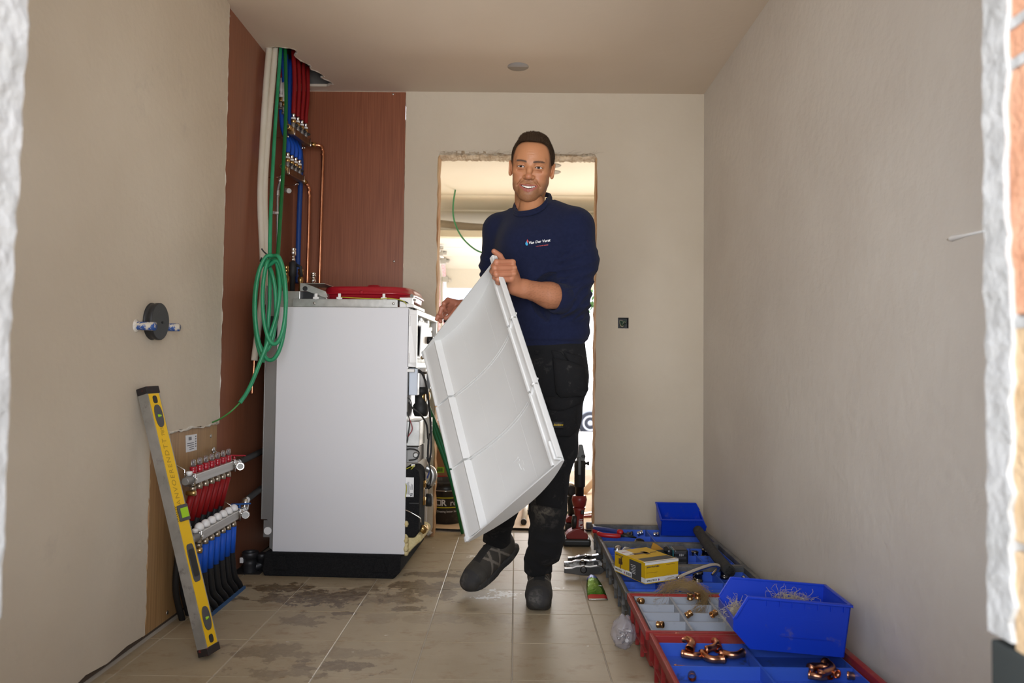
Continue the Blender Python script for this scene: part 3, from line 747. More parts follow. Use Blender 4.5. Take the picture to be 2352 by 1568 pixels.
P_('drain_tap', MB().prof((.612,.10,.198),(0,-1,0),[(0,.012),(.02,.020),(.03,.020),(.034,.009),(.036,.006)],20).prof((.612,.10,.198),(1,0,.3),[(0,.01),(.02,.012)],12), brass)
P_('spring_wire', MB().ring(cr([(.545,.0,.30),(.58,-.004,.285),(.612,-.002,.265),(.617,.0,.245)],6), .0028, 8), chrome)
P_('insulation_foam', MB().poly([(.53,.02,.19),(.57,.02,.20),(.615,.02,.185),(.622,.02,.16),(.60,.02,.145),(.575,.02,.12),(.56,.02,.10),(.53,.02,.10)], (0,.26,0)), yellowf, .012)
bc_ = [([(.572,.03,.92),(.60,.04,.905),(.618,.06,.86),(.628,.10,.76),(.632,.14,.66),(.634,.15,.55),(.626,.15,.49),(.618,.16,.52),(.622,.16,.62)], .005, rubber),
       ([(.56,.03,.91),(.585,.05,.905),(.61,.06,.9),(.62,.1,.9)], .005, rubber),
       ([(.555,.0,.77),(.57,.01,.745),(.60,.02,.72),(.622,.08,.67),(.628,.10,.60)], .0045, rubber),
       ([(.545,.0,.73),(.56,.0,.69),(.555,.0,.63),(.548,.01,.59)], .0025, rubber),
       ([(.550,.0,.72),(.566,.0,.68),(.572,.0,.65),(.555,.0,.62)], .0018, mat('wire_red', (.3,.02,.03), .5)),
       ([(.545,.01,.56),(.565,0,.565),(.588,.01,.56),(.60,.03,.545),(.59,.02,.52),(.56,.0,.515)], .0032, rubber),
       ([(.612,.16,.51),(.625,.16,.48),(.632,.17,.42),(.622,.18,.37),(.60,.18,.365)], .003, rubber),
       ([(.612,.17,.51),(.620,.17,.48),(.628,.17,.44),(.616,.18,.395),(.60,.18,.385)], .0025, MATS['wire_cream']),
       ([(.610,.18,.51),(.618,.18,.49),(.625,.18,.45),(.612,.18,.41)], .003, mat('wire_blue', (.02,.05,.25), .5)),
       ([(.545,.0,.475),(.565,-.002,.485),(.585,0,.492),(.57,.0,.475)], .0016, MATS['yellow_wire']),
       ([(.544,.0,.42),(.551,-.002,.40),(.549,-.002,.36),(.544,0,.345)], .0016, MATS['yellow_wire']),
       ([(.55,.0,.79),(.562,.0,.78),(.568,0,.76),(.56,.0,.745)], .002, rubber)]
for q, rr_, m_ in bc_: P_('cable', MB().ring(cr(q, 8), rr_, 8), m_)

# fittings that rise from the back of the boiler
def fit(p, spec, name, label, m, cat='fitting'):
    o = MB().prof(p, (0,0,1), spec, 18).build(name, m); return tag(o, label, cat)
p = P(672,640,3.72); p.z = 1.19
t = thing('air_separator', 'black valve body with chrome cap standing behind the boiler top', 'valve', p)
h = P(672,635,3.72).z-1.19
MB().prof((0,0,0),(0,0,1),[(0,.012),(h,.012),(h+.005,.018),(h+.07,.019),(h+.075,.014)],18).ring([(.015,0,h+.06),(.04,0,h+.05),(.045,0,h+.0)],.008,8).build('valve_body', rubber, t)
MB().prof((0,0,h+.075),(0,0,1),[(0,.011),(.018,.012),(.02,.008),(.03,.008),(.032,.015),(.055,.015),(.058,.012),(.062,.016),(.068,.016),(.07,.006)],18).build('valve_cap', chrome, t)
for i, (px, top, m_, lab) in enumerate([(657,610,brass,'brass press fitting left of the black valve behind the boiler top'), (690,618,brass,'brass press fitting right of the black valve behind the boiler top'), (719,626,chrome,'dark chrome press fitting standing beside the tall copper pipe')]):
    a = P(px, 650, 3.75); b = P(px, top, 3.75); L = b.z-a.z
    base = Vector((a.x, a.y, 1.19)); d = a.z-1.19
    fit(base, [(0,.009),(d,.009),(d+L*.15,.014),(d+L*.4,.014),(d+L*.42,.010),(d+L*.6,.010),(d+L*.62,.0145),(d+L*.78,.0145),(d+L*.8,.011),(d+L*.9,.0145),(d+L,.0135),(d+L,.006)], 'press_fitting', lab, m_)

# ------------------------------------------------------------ pipes from the ceiling
def pl(lst): return cr([P(*q) for q in lst], 10)
t = thing('insulated_pipe', 'thick white insulated pipe nearest the wall, ending with bare copper beside the boiler', 'pipe', P(585,826,3.36))
q = pl([(620,60,3.55),(619,104,3.53),(611,200,3.49),(603,330,3.46),(598,450,3.43),(602,560,3.42),(605,650,3.40),(594,750,3.38),(584,828,3.36)])
MB().ring(q, .0150, 14).build('insulation', insul, t, world=True)
MB().ring(pl([(584,820,3.36),(583,850,3.36),(580,880,3.36),(579,905,3.36)]), .0062, 10).build('copper_end', copper, t, world=True)
q = pl([(635,60,3.56),(633,104,3.54),(625,200,3.50),(614,330,3.47),(608,450,3.44),(612,560,3.43),(617,640,3.42),(614,700,3.41)])
tag(MB().ring(q, .0135, 14).build('insulated_pipe', insul), 'white insulated pipe beside the thicker one, its end hidden by the green coil', 'pipe')

# coiled green hose
hp = [P(646,60,3.56), P(645,104,3.54), P(638,200,3.45), P(629,340,3.34), P(623,460,3.24), P(620,560,3.17), P(619,700,3.14)]
def loop(cx, cy, a, b, y, n, t0, t1, dy=.0, dx=0):
    out = []
    for i in range(n):
        t_ = t0+(t1-t0)*i/(n-1); out.append(P(cx+a*math.sin(t_)+dx*i/(n-1), cy-b*math.cos(t_), y+dy*i/(n-1)))
    return out
t = thing('hose_coil', 'bright green corrugated hose tied in a long coil hanging from the ceiling', 'hose', P(620,700,3.12))
path = hp + loop(607,712,22,110,3.13,9,PI,2*PI+.4) + loop(609,705,25,100,3.10,14,.6,2*PI+.3, .0) + loop(621,706,35,121,3.085,14,.5,2*PI+.2) + loop(630,686,27,104,3.06,12,.4,1.8*PI)
path += [P(622,600,3.12), P(634,600,3.10), P(643,650,3.09), P(637,715,3.08), P(617,780,3.07), P(596,835,3.06), P(580,875,3.04), P(566,903,3.02), P(551,925,3.0)]
c_, r_ = corr(cr(path, 7), .0083, .0062, .0007, 9)
MB().ring(c_, r_, 9).build('hose', green, t, world=True)
MB().ring(cr([P(551,925,3.0), P(530,945,2.98), P(505,962,2.99), P(482,972,3.02)], 8), .0035, 8).build('inner_tube', mat('thin_green_tube', (.06,.24,.05), .5), t, world=True)
MB().ring(cr([P(601,571,3.09), P(606,578,3.09), P(613,586,3.10), P(606,600,3.10), P(598,600,3.10), P(601,592,3.08)], 6), .0032, 6).build('tie_wrap', rubber, t, world=True)
q = pl([(656,60,3.58),(655,104,3.55),(657,240,3.46),(651,380,3.36),(645,480,3.26),(640,560,3.19),(637,610,3.16),(639,680,3.15),(634,740,3.14),(612,800,3.13)])
c_, r_ = corr(q, .0085, .0062, .0007, 9)
tag(MB().ring(c_, r_, 9).build('conduit', green_d), 'darker green conduit hanging right of the bright green coiled hose', 'hose')

# upper manifolds: brass bars with shut-off valves
def manifold(name, label, A, Bp, up_px, sleeve_m, capdir, h0):
    A, Bp = Vector(A), Vector(Bp)
    t = thing(name, label, 'manifold', A)
    d = (Bp-A).normalized()
    MB().bar(A, Bp, .030, .034).build('bar', mat('old_brass', (.30,.19,.09), .35, .9, col2=(.16,.11,.07), scale=30), t, world=True, bevel=.003)
    e = MB(); e.prof(A-d*.045+Vector((-.004,0,.012)), d, [(0,.010),(.001,.014),(.008,.014),(.010,.011),(.016,.011),(.018,.0145),(.026,.0145),(.028,.011),(.034,.015),(.05,.016)], 18)
    e.build('threaded_end', brass, t, world=True)
    MB().cyl(A-d*.0455+Vector((-.004,0,.012)), A-d*.040+Vector((-.004,0,.012)), .0085).build('bore', rubber, t, world=True)
    for i, f in enumerate((.02, .97)):
        c = A.lerp(Bp, f); k = MB()
        w = .0185
        k.ring([c+Vector((-w,0,.05)), c+Vector((-w,0,-w)), c+Vector((w,0,-w)), c+Vector((w,0,w+.004))], .002, 6)
        k.ring([c+Vector((-w,0,-w)), c+Vector((-w-.006,0,-.03)), c+Vector((-w-.012,0,-.034)), c+Vector((-.09,0,-.036))], .002, 6)
        k.cyl(c+Vector((-.015,.0,-.022)), c+Vector((-.015,0,-.034)), .004)
        k.build('bracket', chrome, t, world=True)
    tops = []
    for i in range(4):
        c = A.lerp(Bp, .13+.24*i) + Vector((0,0,.017)); v = MB()
        v.prof(c, (0,0,1), [(0,.009),(.01,.011),(.03,.011),(.032,.009)], 14)
        vo = v.build('valve', steel_d, t, world=True)
        MB().prof(c+Vector((0,0,.030)), (0,0,1), [(0,.011),(.002,.0135),(.016,.0135),(.018,.010)], 8).build('nut', brass, vo, world=True)
        MB().prof(c+Vector((0,0,.048)), (0,0,1), [(0,.010),(.002,.012),(.009,.012),(.010,.008)], 16).build('collar', whiteplast, vo, world=True)
        MB().prof(c+Vector((0,0,.058)), (0,0,1), [(0,.007),(.006,.006),(.010,.0085),(.018,.0085),(.022,.006)], 14).build('spigot', chrome, vo, world=True)
        MB().ell((c.x+.016, c.y+.002, c.z+.020), (.010,.006,.008), 8).cyl(c+Vector((.008,0,.02)), c+Vector((.02,0,.02)), .004).build('handle', rubber, vo, world=True)
        tops.append(c+Vector((0,0,.078)))
    return t, tops
m1, t1 = manifold('supply_manifold', 'upper brass manifold with four shut-off valves under the red sleeves', P(668,300,3.62), P(707,328,3.93), 0, red_s, 1, 0)
m2, t2 = manifold('return_manifold', 'lower brass manifold with four shut-off valves under the blue sleeves', P(655,391,3.62), P(692,411,3.90), 0, blue_s, 1, 0)
for i, p in enumerate(t1):
    top = Vector((p.x-.012+.004*i, p.y+.01, 2.52))
    o = MB().ring(cr([p+Vector((0,0,.0)), p+Vector((0,0,.04)), p.lerp(top,.5)+Vector((.006,0,0)), top], 6), .0108, 12).build('sleeved_pipe', red_s)
    tag(o, f'{ORD[i]} red sleeved pipe from the left entering the ceiling hole above the upper brass manifold', 'pipe', 'red sleeved pipes above the brass manifolds')
for i, p in enumerate(t2):
    side = Vector((p.x-.035, p.y+.015, p.z+.13)); top = Vector((p.x-.045, p.y+.02, 2.52))
    o = MB().ring(cr([p, p+Vector((0,0,.05)), side, side+Vector((-.01,0,.15)), top], 6), .0105, 12).build('sleeved_pipe', blue_s)
    tag(o, f'{ORD[i]} blue sleeved pipe from the left rising behind the upper brass manifold', 'pipe', 'blue sleeved pipes above the brass manifolds')
# small connector pair between the green hoses
for i, (px, lab) in enumerate([(645,'left one of the two chrome and brass connectors half hidden between the green hoses'), (652,'right one of the two chrome and brass connectors half hidden between the green hoses')]):
    a = P(px, 262-10*(1-i), 3.66); t = thing('connector', lab, 'connector', a, 0, 'small connectors between the green hoses')
    MB().prof((0,0,0),(0,0,1),[(0,.012),(.006,.012),(.008,.009),(.02,.009),(.022,.012),(.035,.012),(.04,.008)],12).build('plug', steel_d, t)
    MB().prof((0,0,.04),(0,0,1),[(0,.011),(.002,.012),(.02,.012),(.022,.008)],8).build('nut', brass, t)
    MB().prof((0,0,.062),(0,0,1),[(0,.010),(.015,.010),(.017,.007),(.03,.007),(.032,.010),(.045,.010),(.05,.008),(.10,.008)],12).build('stem', whiteplast, t)
    o = MB().ring(cr([a+Vector((0,0,.16)), a+Vector((-.01,0,.24)), Vector((a.x-.02,a.y,2.52))],6), .0125, 12).build('sleeved_pipe', red_s if i == 0 else blue_s)
    tag(o, ['red sleeved pipe glimpsed between the two green hoses', 'blue sleeved pipe glimpsed between the two green hoses'][i], 'pipe')
# single blue pipe and the others running down to the boiler
tag(MB().ring(pl([(664,128,3.98),(670,250,3.98),(690,350,3.985),(690,420,3.98),(687,500,3.97),(684,612,3.95),(684,650,3.94)]), .0135, 14).build('blue_pipe', blue_d), 'long dark blue pipe running down behind the return manifold to the boiler', 'pipe')
c1 = pl([(708,332,3.94),(722,333,3.95)]) + pl([(729,333,3.955),(738,338,3.96),(742,350,3.96)]) + pl([(741,380,3.96),(737,520,3.96),(733,672,3.96)])
t = thing('copper_pipe', 'taller copper pipe leaving the upper brass manifold and dropping to the boiler', 'pipe', P(733,655,3.96))
MB().ring(c1, .0080, 12).build('pipe', copper, t, world=True)
MB().ring([P(708,332,3.94), P(714,332,3.945), P(715,332,3.945), P(726,333,3.95)], [.011,.011,.013,.013], 12).build('press_coupling', brass, t, world=True)
MB().ring(pl([(729,333,3.955),(737,336,3.96),(741.5,345,3.96)]), .0098, 12).ring(pl([(741,352,3.96),(741,357,3.96)]), .0105, 12).build('elbow', copper, t, world=True)
c2 = pl([(693,412,3.90),(703,421,3.92),(709,432,3.93)]) + pl([(710,450,3.93),(709,520,3.93),(705,660,3.93)])
t = thing('copper_pipe', 'shorter copper pipe leaving the lower brass manifold beside the blue pipe', 'pipe', P(705,645,3.93))
MB().ring(c2, .0080, 12).build('pipe', copper, t, world=True)
MB().ring([P(692,410,3.90), P(696,414,3.905), P(697,415,3.905), P(703,421,3.92)], [.011,.011,.013,.013], 12).build('press_coupling', brass, t, world=True)
MB().ring(pl([(705,424,3.92),(709,431,3.93),(710.5,440,3.93)]), .0098, 12).ring(pl([(710.5,448,3.93),(710.5,453,3.93)]), .0105, 12).build('elbow', copper, t, world=True)
t = thing('steel_pipe', 'thin steel pipe with press fittings dropping behind the dark green conduit', 'pipe', P(636,600,3.6))
MB().ring(pl([(652,400,3.60),(643,418,3.60),(638,440,3.61),(637,500,3.62),(637,600,3.64),(637,660,3.66)]), .0065, 10).build('pipe', steel_d, t, world=True)
MB().ring(pl([(648,407,3.60),(642,417,3.60)]), .010, 12).build('press_fitting', steel, t, world=True)
MB().ring(pl([(638,437,3.61),(637.5,450,3.61)]), .009, 12).build('press_fitting', steel, t, world=True)
MB().ring([P(637,487,3.615), P(637,492,3.615)], .014, 12).bar(P(637,489,3.62), P(622,488,3.66), .012, .014).build('pipe_clip', whiteplast, t, world=True)
tag(MB().ring([P(650,437,3.7), P(655,437,3.66), P(656,437,3.65), P(664,438,3.60)], [.009,.009,.012,.012], 14).build('stub_fitting', steel), 'short steel fitting sticking out of the red panel under the lower brass manifold', 'fitting')

# ------------------------------------------------------------ floor heating manifold
def heat(name, label, pa, pb, X, top, col, sleeve_col, meter):
    A = PX(*pa, X); Bq = PX(*pb, X)
    t = thing(name, label, 'manifold', A)
    bar_m = mat('brushed_steel', (.50,.48,.44), .38, .85, col2=(.62,.60,.56), scale=6, stretch=(1,.1,8))
    MB().bar(A, Bq, .030, .036).build('bar', bar_m, t, world=True, bevel=.004)
    d = (Bq-A).normalized()
    MB().prof(A-d*.04, d, [(0,.012),(.004,.0155),(.03,.0155),(.034,.018),(.042,.018)], 8).build('end_cap', steel_d, t, world=True)
    MB().prof(A-d*.006+Vector((0,0,.016)), (0,0,1), [(0,.008),(.008,.011),(.014,.011),(.016,.006)], 12).build('air_vent', whiteplast, t, world=True)
    MB().prof(A-d*.006+Vector((0.012,0,-.045)), (1,0,0), [(-.02,.008),(0,.010),(.012,.010),(.014,.005)], 12).build('drain_cock', brass, t, world=True)
    for f in (.0, 1.0):
        c = A.lerp(Bq, f); w = .019
        MB().ring([c+Vector((-.07,0,.06)), c+Vector((-w,0,.035)), c+Vector((-w,0,-w-.004)), c+Vector((w,0,-w-.004)), c+Vector((w,0,w+.002)), c+Vector((-w,0,w+.004))], .0032, 6).cyl(c+Vector((w,0,.004)), c+Vector((w+.008,0,.004)), .005).cyl(c+Vector((-.074,0,.06)),c+Vector((-.068,0,.06)),.012).build('bracket', chrome, t, world=True)
    # ball valve with gauge
    v = MB(); v.prof(Bq, d, [(0,.014),(.01,.017),(.022,.017),(.026,.013),(.03,.020),(.05,.021),(.06,.017),(.062,.014),(.07,.018),(.085,.018)], 14)
    vo = v.build('ball_valve', chrome, t, world=True)
    c = Bq+d*.040
    MB().bar(c+Vector((-.012,-.045,.040)), c+Vector((.030,.035,.030)), .015, .006).cyl(c+Vector((0,0,.015)), c+Vector((0,0,.032)), .006).build('lever', col, vo, world=True, bevel=.0015)
    gd = Vector((.35,-1,.1)).normalized()
    g0 = Bq+d*.052+Vector((.026,-.012,-.010))
    go = MB().prof(g0, gd, [(-.012,.008),(0,.0165),(.010,.0165),(.011,.0145)], 20).build('gauge', chrome, vo, world=True)
    MB().prof(g0+gd*.0100, gd, [(0,.0125),(.0012,.0125)], 20).build('dial', mat('dial_face', (.5,.5,.48), .6), t, world=True)
    outs = []
    for i in range(7):
        c = A.lerp(Bq, .07+.145*i)
        if meter:
            m_ = MB().prof(c+Vector((0,0,.017)), (0,0,1), [(0,.010),(.004,.012),(.012,.0135),(.014,.0115),(.017,.0125),(.026,.0125),(.027,.008)], 12).build('flow_meter', red_p, t, world=True)
            MB().prof(c+Vector((0,0,.043)), (0,0,1), [(0,.0085),(.022,.0085),(.026,.0055),(.0265,.002)], 12).build('sight_tube', mat('clear_tube', (.9,.85,.83), .08, trans=.85), m_, world=True)
            MB().cyl(c+Vector((0,0,.044)), c+Vector((0,0,.062)), .0028, n=8).prof(c+Vector((0,0,.046)),(0,0,1),[(0,.005),(.003,.005)],8).build('float', red_p, m_, world=True)
        else:
            m_ = MB().prof(c+Vector((0,0,.017)), (0,0,1), [(0,.012),(.003,.014),(.004,.0168),(.010,.0168),(.017,.0158),(.022,.0132),(.026,.009),(.028,.004)], 24).build('white_cap', whiteplast, t, world=True)
        MB().prof(c+Vector((0,0,-.018)), (0,0,-1), [(0,.008),(.004,.010),(.008,.010),(.009,.0125),(.024,.0125),(.026,.010)], 8).build('nut', mat('dull_nickel', (.42,.36,.28), .35, .9), t, world=True)
        outs.append(c+Vector((0,0,-.042)))
    return t, outs, A, Bq
hs, o1, A1, E1 = heat('heating_manifold', 'upper steel heating manifold with red flow meters on the plywood board', (436,1102), (529,1068), -1.150, .545, red_p, red_s, True)
hr, o2, A2, E2 = heat('heating_manifold', 'lower steel heating manifold with white round caps above the blue sleeves', (450,1233), (541,1181), -1.125, .345, mat('blue_enamel', (.01,.08,.30), .35), blue_s, False)
for i, p in enumerate(o1):
    q1 = Vector((p.x-.025, p.y-.004, p.z-.115)); fl = Vector((-1.200, p.y+.055, 0))
    t = thing('heating_pipe', f'{ORD[i]} red sleeved heating pipe from the left under the red flow meters', 'pipe', fl, 0, 'red sleeved heating pipes')
    MB().ring([p, p.lerp(q1,.5), q1], .0116, 16).build('sleeve', red_s, t, world=True)
    c_, r_ = corr(cr([q1+Vector((0,0,.01)), Vector((-1.195,q1.y+.0,.25)), Vector((-1.205,q1.y+.012,.12)), fl], 8), .0108, .006, .0008)
    MB().ring(c_, r_, 10).build('corrugated_conduit', corr_b, t, world=True)
for i, p in enumerate(o2):
    q1 = Vector((p.x-.006, p.y+.008, p.z-.105)); fl = Vector((-1.125-.001*i, p.y+.115, 0))
    t = thing('heating_pipe', f'{ORD[i]} blue sleeved heating pipe from the left under the white caps', 'pipe', fl, 0, 'blue sleeved heating pipes')
    MB().ring([p, p.lerp(q1,.5), q1], .0128, 16).build('sleeve', blue_s, t, world=True)
    c_, r_ = corr(cr([q1+Vector((0,0,.01)), Vector((q1.x,q1.y+.012,.13)), Vector((q1.x,q1.y+.035,.07)), Vector((fl.x,fl.y-.02,.025)), fl], 8), .0118, .006, .0008)
    MB().ring(c_, r_, 10).build('corrugated_conduit', corr_b, t, world=True)
mb = MB(); a, b = PZ(482,1418), PZ(562,1351)
mb.bar(a+Vector((0,0,.004)), b+Vector((0,0,.004)), .008, .014)
tag(mb.build('edge_strip', mat('blue_foam', (.03,.09,.22), .8)), 'strip of blue edge foam on the floor where the black conduits enter', 'foam strip')
for (a, b, lab) in ((E1+Vector((0,.08,0)), Vector((-1.16,3.62,E1.z+.02)), 'black pipe running from the upper heating manifold behind the boiler'),
                    (E2+Vector((0,.10,.035)), Vector((-1.16,3.62,E2.z+.06)), 'black pipe running from the lower heating manifold behind the boiler')):
    tag(MB().ring([a, a.lerp(b,.4), b], .0135, 12).build('black_pipe', rubber), lab, 'pipe')
MB().ring(cr([E2+Vector((0,.07,0)), E2+Vector((0,.10,.004)), E2+Vector((0,.105,.03)), E2+Vector((0,.12,.04))],5), .016, 12).build('elbow', chrome, hr, world=True)
# sticker
s_ = [PX(426,1000,XS+.003), PX(452,996,XS+.003), PX(452,1033,XS+.003), PX(427,1039,XS+.003)]
st = MB().poly(s_, (.0006,0,0)).build('sticker', MATS['label_white']); tag(st, 'small white label with barcode and print stuck on the plywood board', 'label')
pr_ = MB(); r = random.Random(6)
def stp(u, v): return s_[0].lerp(s_[1],u).lerp(s_[3].lerp(s_[2],u),v)+Vector((.0008,0,0))
for i in range(9): pr_.poly([stp(.25+.03*i,.12), stp(.25+.03*i+.014,.12), stp(.25+.03*i+.014,.32), stp(.25+.03*i,.32)], (.0003,0,0))
for i in range(4): pr_.poly([stp(.1 if i<2 else .3,.48+.12*i), stp(.72,.48+.12*i), stp(.72,.52+.12*i), stp(.1 if i<2 else .3,.52+.12*i)], (.0003,0,0))
for i in range(5): pr_.poly([stp(.84,.1+.15*i), stp(.93,.1+.15*i), stp(.93,.18+.15*i), stp(.84,.18+.15*i)], (.0003,0,0))
pr_.build('print', mat('print_grey', (.12,.12,.13), .6), st)

# ------------------------------------------------------------ spirit level leaning on the wall
bot = PZ(481,1500,.012); top = PX(338,890,-1.206)
ax = (top-bot); L = ax.length; ax.normalize()
web = Vector((.968,-.25,0)); web = (web-ax*web.dot(ax)).normalized()      # normal of the yellow face
side = ax.cross(web).normalized()
if side.x > 0: side = -side
M = Matrix((side, web, ax)).transposed().to_4x4(); M.translation = bot
lv = thing('spirit_level', 'long yellow and grey spirit level leaning against the left wall', 'spirit level', bot)
alu = mat('worn_aluminium', (.30,.29,.26), .5, .4, col2=(.40,.38,.35), scale=14, dirt=((.12,.11,.10), 16, .58, .75))
yel = mat('level_yellow', (.82,.50,.008), .4, dirt=((.30,.20,.05), 14, .64, .8))
hw, th = .0285, .0180
lb_ = MB().box((-hw,-th,.02),(hw,th,L-.02)).build('body', alu, lv, bevel=0)
lb_.data.transform(root_matrix(lv).inverted() @ M)
yv = MB().box((-hw+.005,th-.002,.025),(hw-.005,th+.0012,L-.025)).build('yellow_face', yel, lv); yv.data.transform(root_matrix(lv).inverted() @ M)
def LV(name, mb, m, bevel=0):
    o = mb.build(name, m, lv, bevel=bevel); o.data.transform(root_matrix(lv).inverted() @ M); return o
capm = mat('cap_black', (.02,.015,.015), .6, dirt=((.25,.02,.02), 60, .6, .65))
LV('end_cap', MB().box((-hw-.001,-th-.001,0),(hw+.001,th+.003,.024)), capm, .002)
LV('end_cap', MB().box((-hw-.001,-th-.001,L-.024),(hw+.001,th+.003,L)), capm, .002)
gv = mat('vial_grey', (.07,.07,.075), .5); vg = mat('vial_green', (.45,.80,.03), .15, trans=.2)
def oval(cz, rz, rx, y0, y1, n=28, ex=2.4):
    return [(rx*math.copysign(abs(math.cos(2*PI*k/n))**(2/ex), math.cos(2*PI*k/n)), y0, cz+rz*math.copysign(abs(math.sin(2*PI*k/n))**(2/ex), math.sin(2*PI*k/n))) for k in range(n)]
for f in (.885, .125):
    o = LV('vial_housing', MB().poly(oval(L*f, .038, .017, th, 0), (0,.004,0)), gv, .001)
    v_ = MB().cyl((-.007,th+.002,L*f),(.007,th+.002,L*f),.0050,n=12).build('vial', vg, o); v_.data.transform(root_matrix(lv).inverted() @ M)
o = LV('vial_housing', MB().poly([(-hw-.001,th-.01,L*.485),(hw*.55,th-.01,L*.485),(hw*.55,th-.01,L*.545),(-hw-.001,th-.01,L*.545)], (0,.016,0)).box((-hw-.0025,-th*.7,L*.485),(-hw+.002,th+.004,L*.545)), gv, .002)
v_ = MB().box((-hw-.004,-th*.45,L*.497),(-hw-.002,th*.8,L*.533)).box((-hw+.004,th+.004,L*.497),(hw*.3,th+.0075,L*.533)).build('vial', vg, o); v_.data.transform(root_matrix(lv).inverted() @ M)
for (za_, zb_) in ((.26,.40),):
    c_ = (za_+zb_)/2*L; h_ = (zb_-za_)/2*L
    o = LV('hand_grip', MB().poly(oval(c_, h_, .017, th, 0, 36, 5), (0,.0028,0)), gv, .001)
    v_ = MB().poly(oval(c_, h_*.72, .0125, th+.002, 0, 32, 7), (0,.0016,0)).build('grip_hollow', rubber, o); v_.data.transform(root_matrix(lv).inverted() @ M)
for z_ in (.045, L-.045): LV('hang_hole', MB().poly(oval(z_, .013, .010, th+.0005, 0, 20, 3), (0,.0015,0)), rubber)
ink = mat('ink', (.015,.012,.01), .7)
inkp = mat('pencil_ink', (.40,.24,.02), .7)
def LT(s, z_, x_, size, m_, flip, sh=0, sp=1):
    mm = M @ Matrix.Translation((x_, th+.0016, z_))
    Q = Matrix((( 0, -1 if flip else 1, 0,0),(0,0,1,0),(-1 if flip else 1,0,0,0),(0,0,0,1)))
    # text x along -axis (reads downwards), text y along local side
    Q = Matrix(((0,1,0,0),(0,0,1,0),(1,0,0,0),(0,0,0,1))) if not flip else Matrix(((0,-1,0,0),(0,0,1,0),(-1,0,0,0),(0,0,0,1)))
    return text('lettering', s, m_, size, mm @ Q, lv, extrude=.0001, shear=sh, spacing=sp)
LT('STANLEY', L*.515, .0205, .0125, ink, False, .25)
LT('SWINTERS', L*.515, .0135, .009, ink, False)
LT('VANVOERENDTT', L*.66, .002, .026, inkp, False, .1, 1.25)
LT('785', L*.825, .0, .020, inkp, False)

# ------------------------------------------------------------ round box and conduits on the left wall
c = PX(349,738,XL)
t = thing('round_box', 'black round pipe plug with plaster specks standing proud of the left wall', 'wall plug', c)
dm_ = mat('scuffed_black', (.028,.028,.030), .5, dirt=((.22,.21,.20), 28, .63, .70))
MB().prof((-.002,0,0),(1,0,0),[(0,.059),(.003,.063),(.006,.060),(.018,.060),(.020,.0625),(.030,.0625),(.032,.060)],44).build('drum', dm_, t)
MB().cyl((.0318,.012,-.002),(.0326,.012,-.002),.0045,n=12).build('hole', rubber, t)
for (a_, b_2, lab) in ((PX(313,748,XL), None, 'plaster-smeared blue conduit stub left of the black plug'), (PX(382,751,XL), None, 'blue conduit stub right of the black plug')):
    w_ = .017; ln = .062 if 'left' in lab else .046
    tt = thing('conduit_stub', lab, 'conduit', a_)
    bm_ = mat('plastered_blue', (.02,.08,.30), .55, dirt=((.62,.56,.46), 30, .53, .56))
    MB().ring([(-.004,0,0),(ln,.0,-.001),(ln,.0,-.001),(ln*.5,0,0)], [w_*.8,w_*.8,w_*.68,w_*.66], 20, caps=False).build('tube', bm_, tt)
    MB().cyl((ln*.5,0,0),(ln*.52,0,0),w_*.67,n=16).build('tube_inside', mat('deep_blue', (.005,.03,.14), .5), tt)
    MB().prof((-.002,0,0),(1,0,0),[(0,w_*1.5),(.004,w_*1.1),(.008,w_*.85)],18).build('plaster_collar', plaster_edge, tt)

# drain stub by the panel
pz = PZ(574,1312); t = thing('drain_stub', 'black drain pipe socket beside a smaller one on the floor left of the boiler', 'drain pipe', pz)
MB().prof((0,0,0),(0,0,1),[(0,.030),(.035,.030),(.04,.032),(.045,.030),(.062,.030),(.064,.036),(.088,.036),(.09,.033),(.08,.031),(.05,.029)],26,caps=False).build('socket', black, t)
MB().cyl((0,0,.05),(0,0,.052),.028,n=20).build('socket_floor', rubber, t)
MB().prof((.046,.02,0),(0,0,1),[(0,.020),(.055,.020),(.057,.024),(.076,.024),(.078,.02)],20).ring(cr([(.0,.0,.03),(.02,.01,.02),(.05,.02,.03)],4),.02,12).build('side_branch', black, t)
MB().box((-.036,-.018,.045),(-.022,-.030,.068)).build('label', MATS['label_white'], t)
tag(MB().box((-.11,-.05,-.0025),(.06,.06,.0012)).build('floor_recess', rubber), 'dark square recess in the floor under the black drain pipe', 'floor recess').location = pz
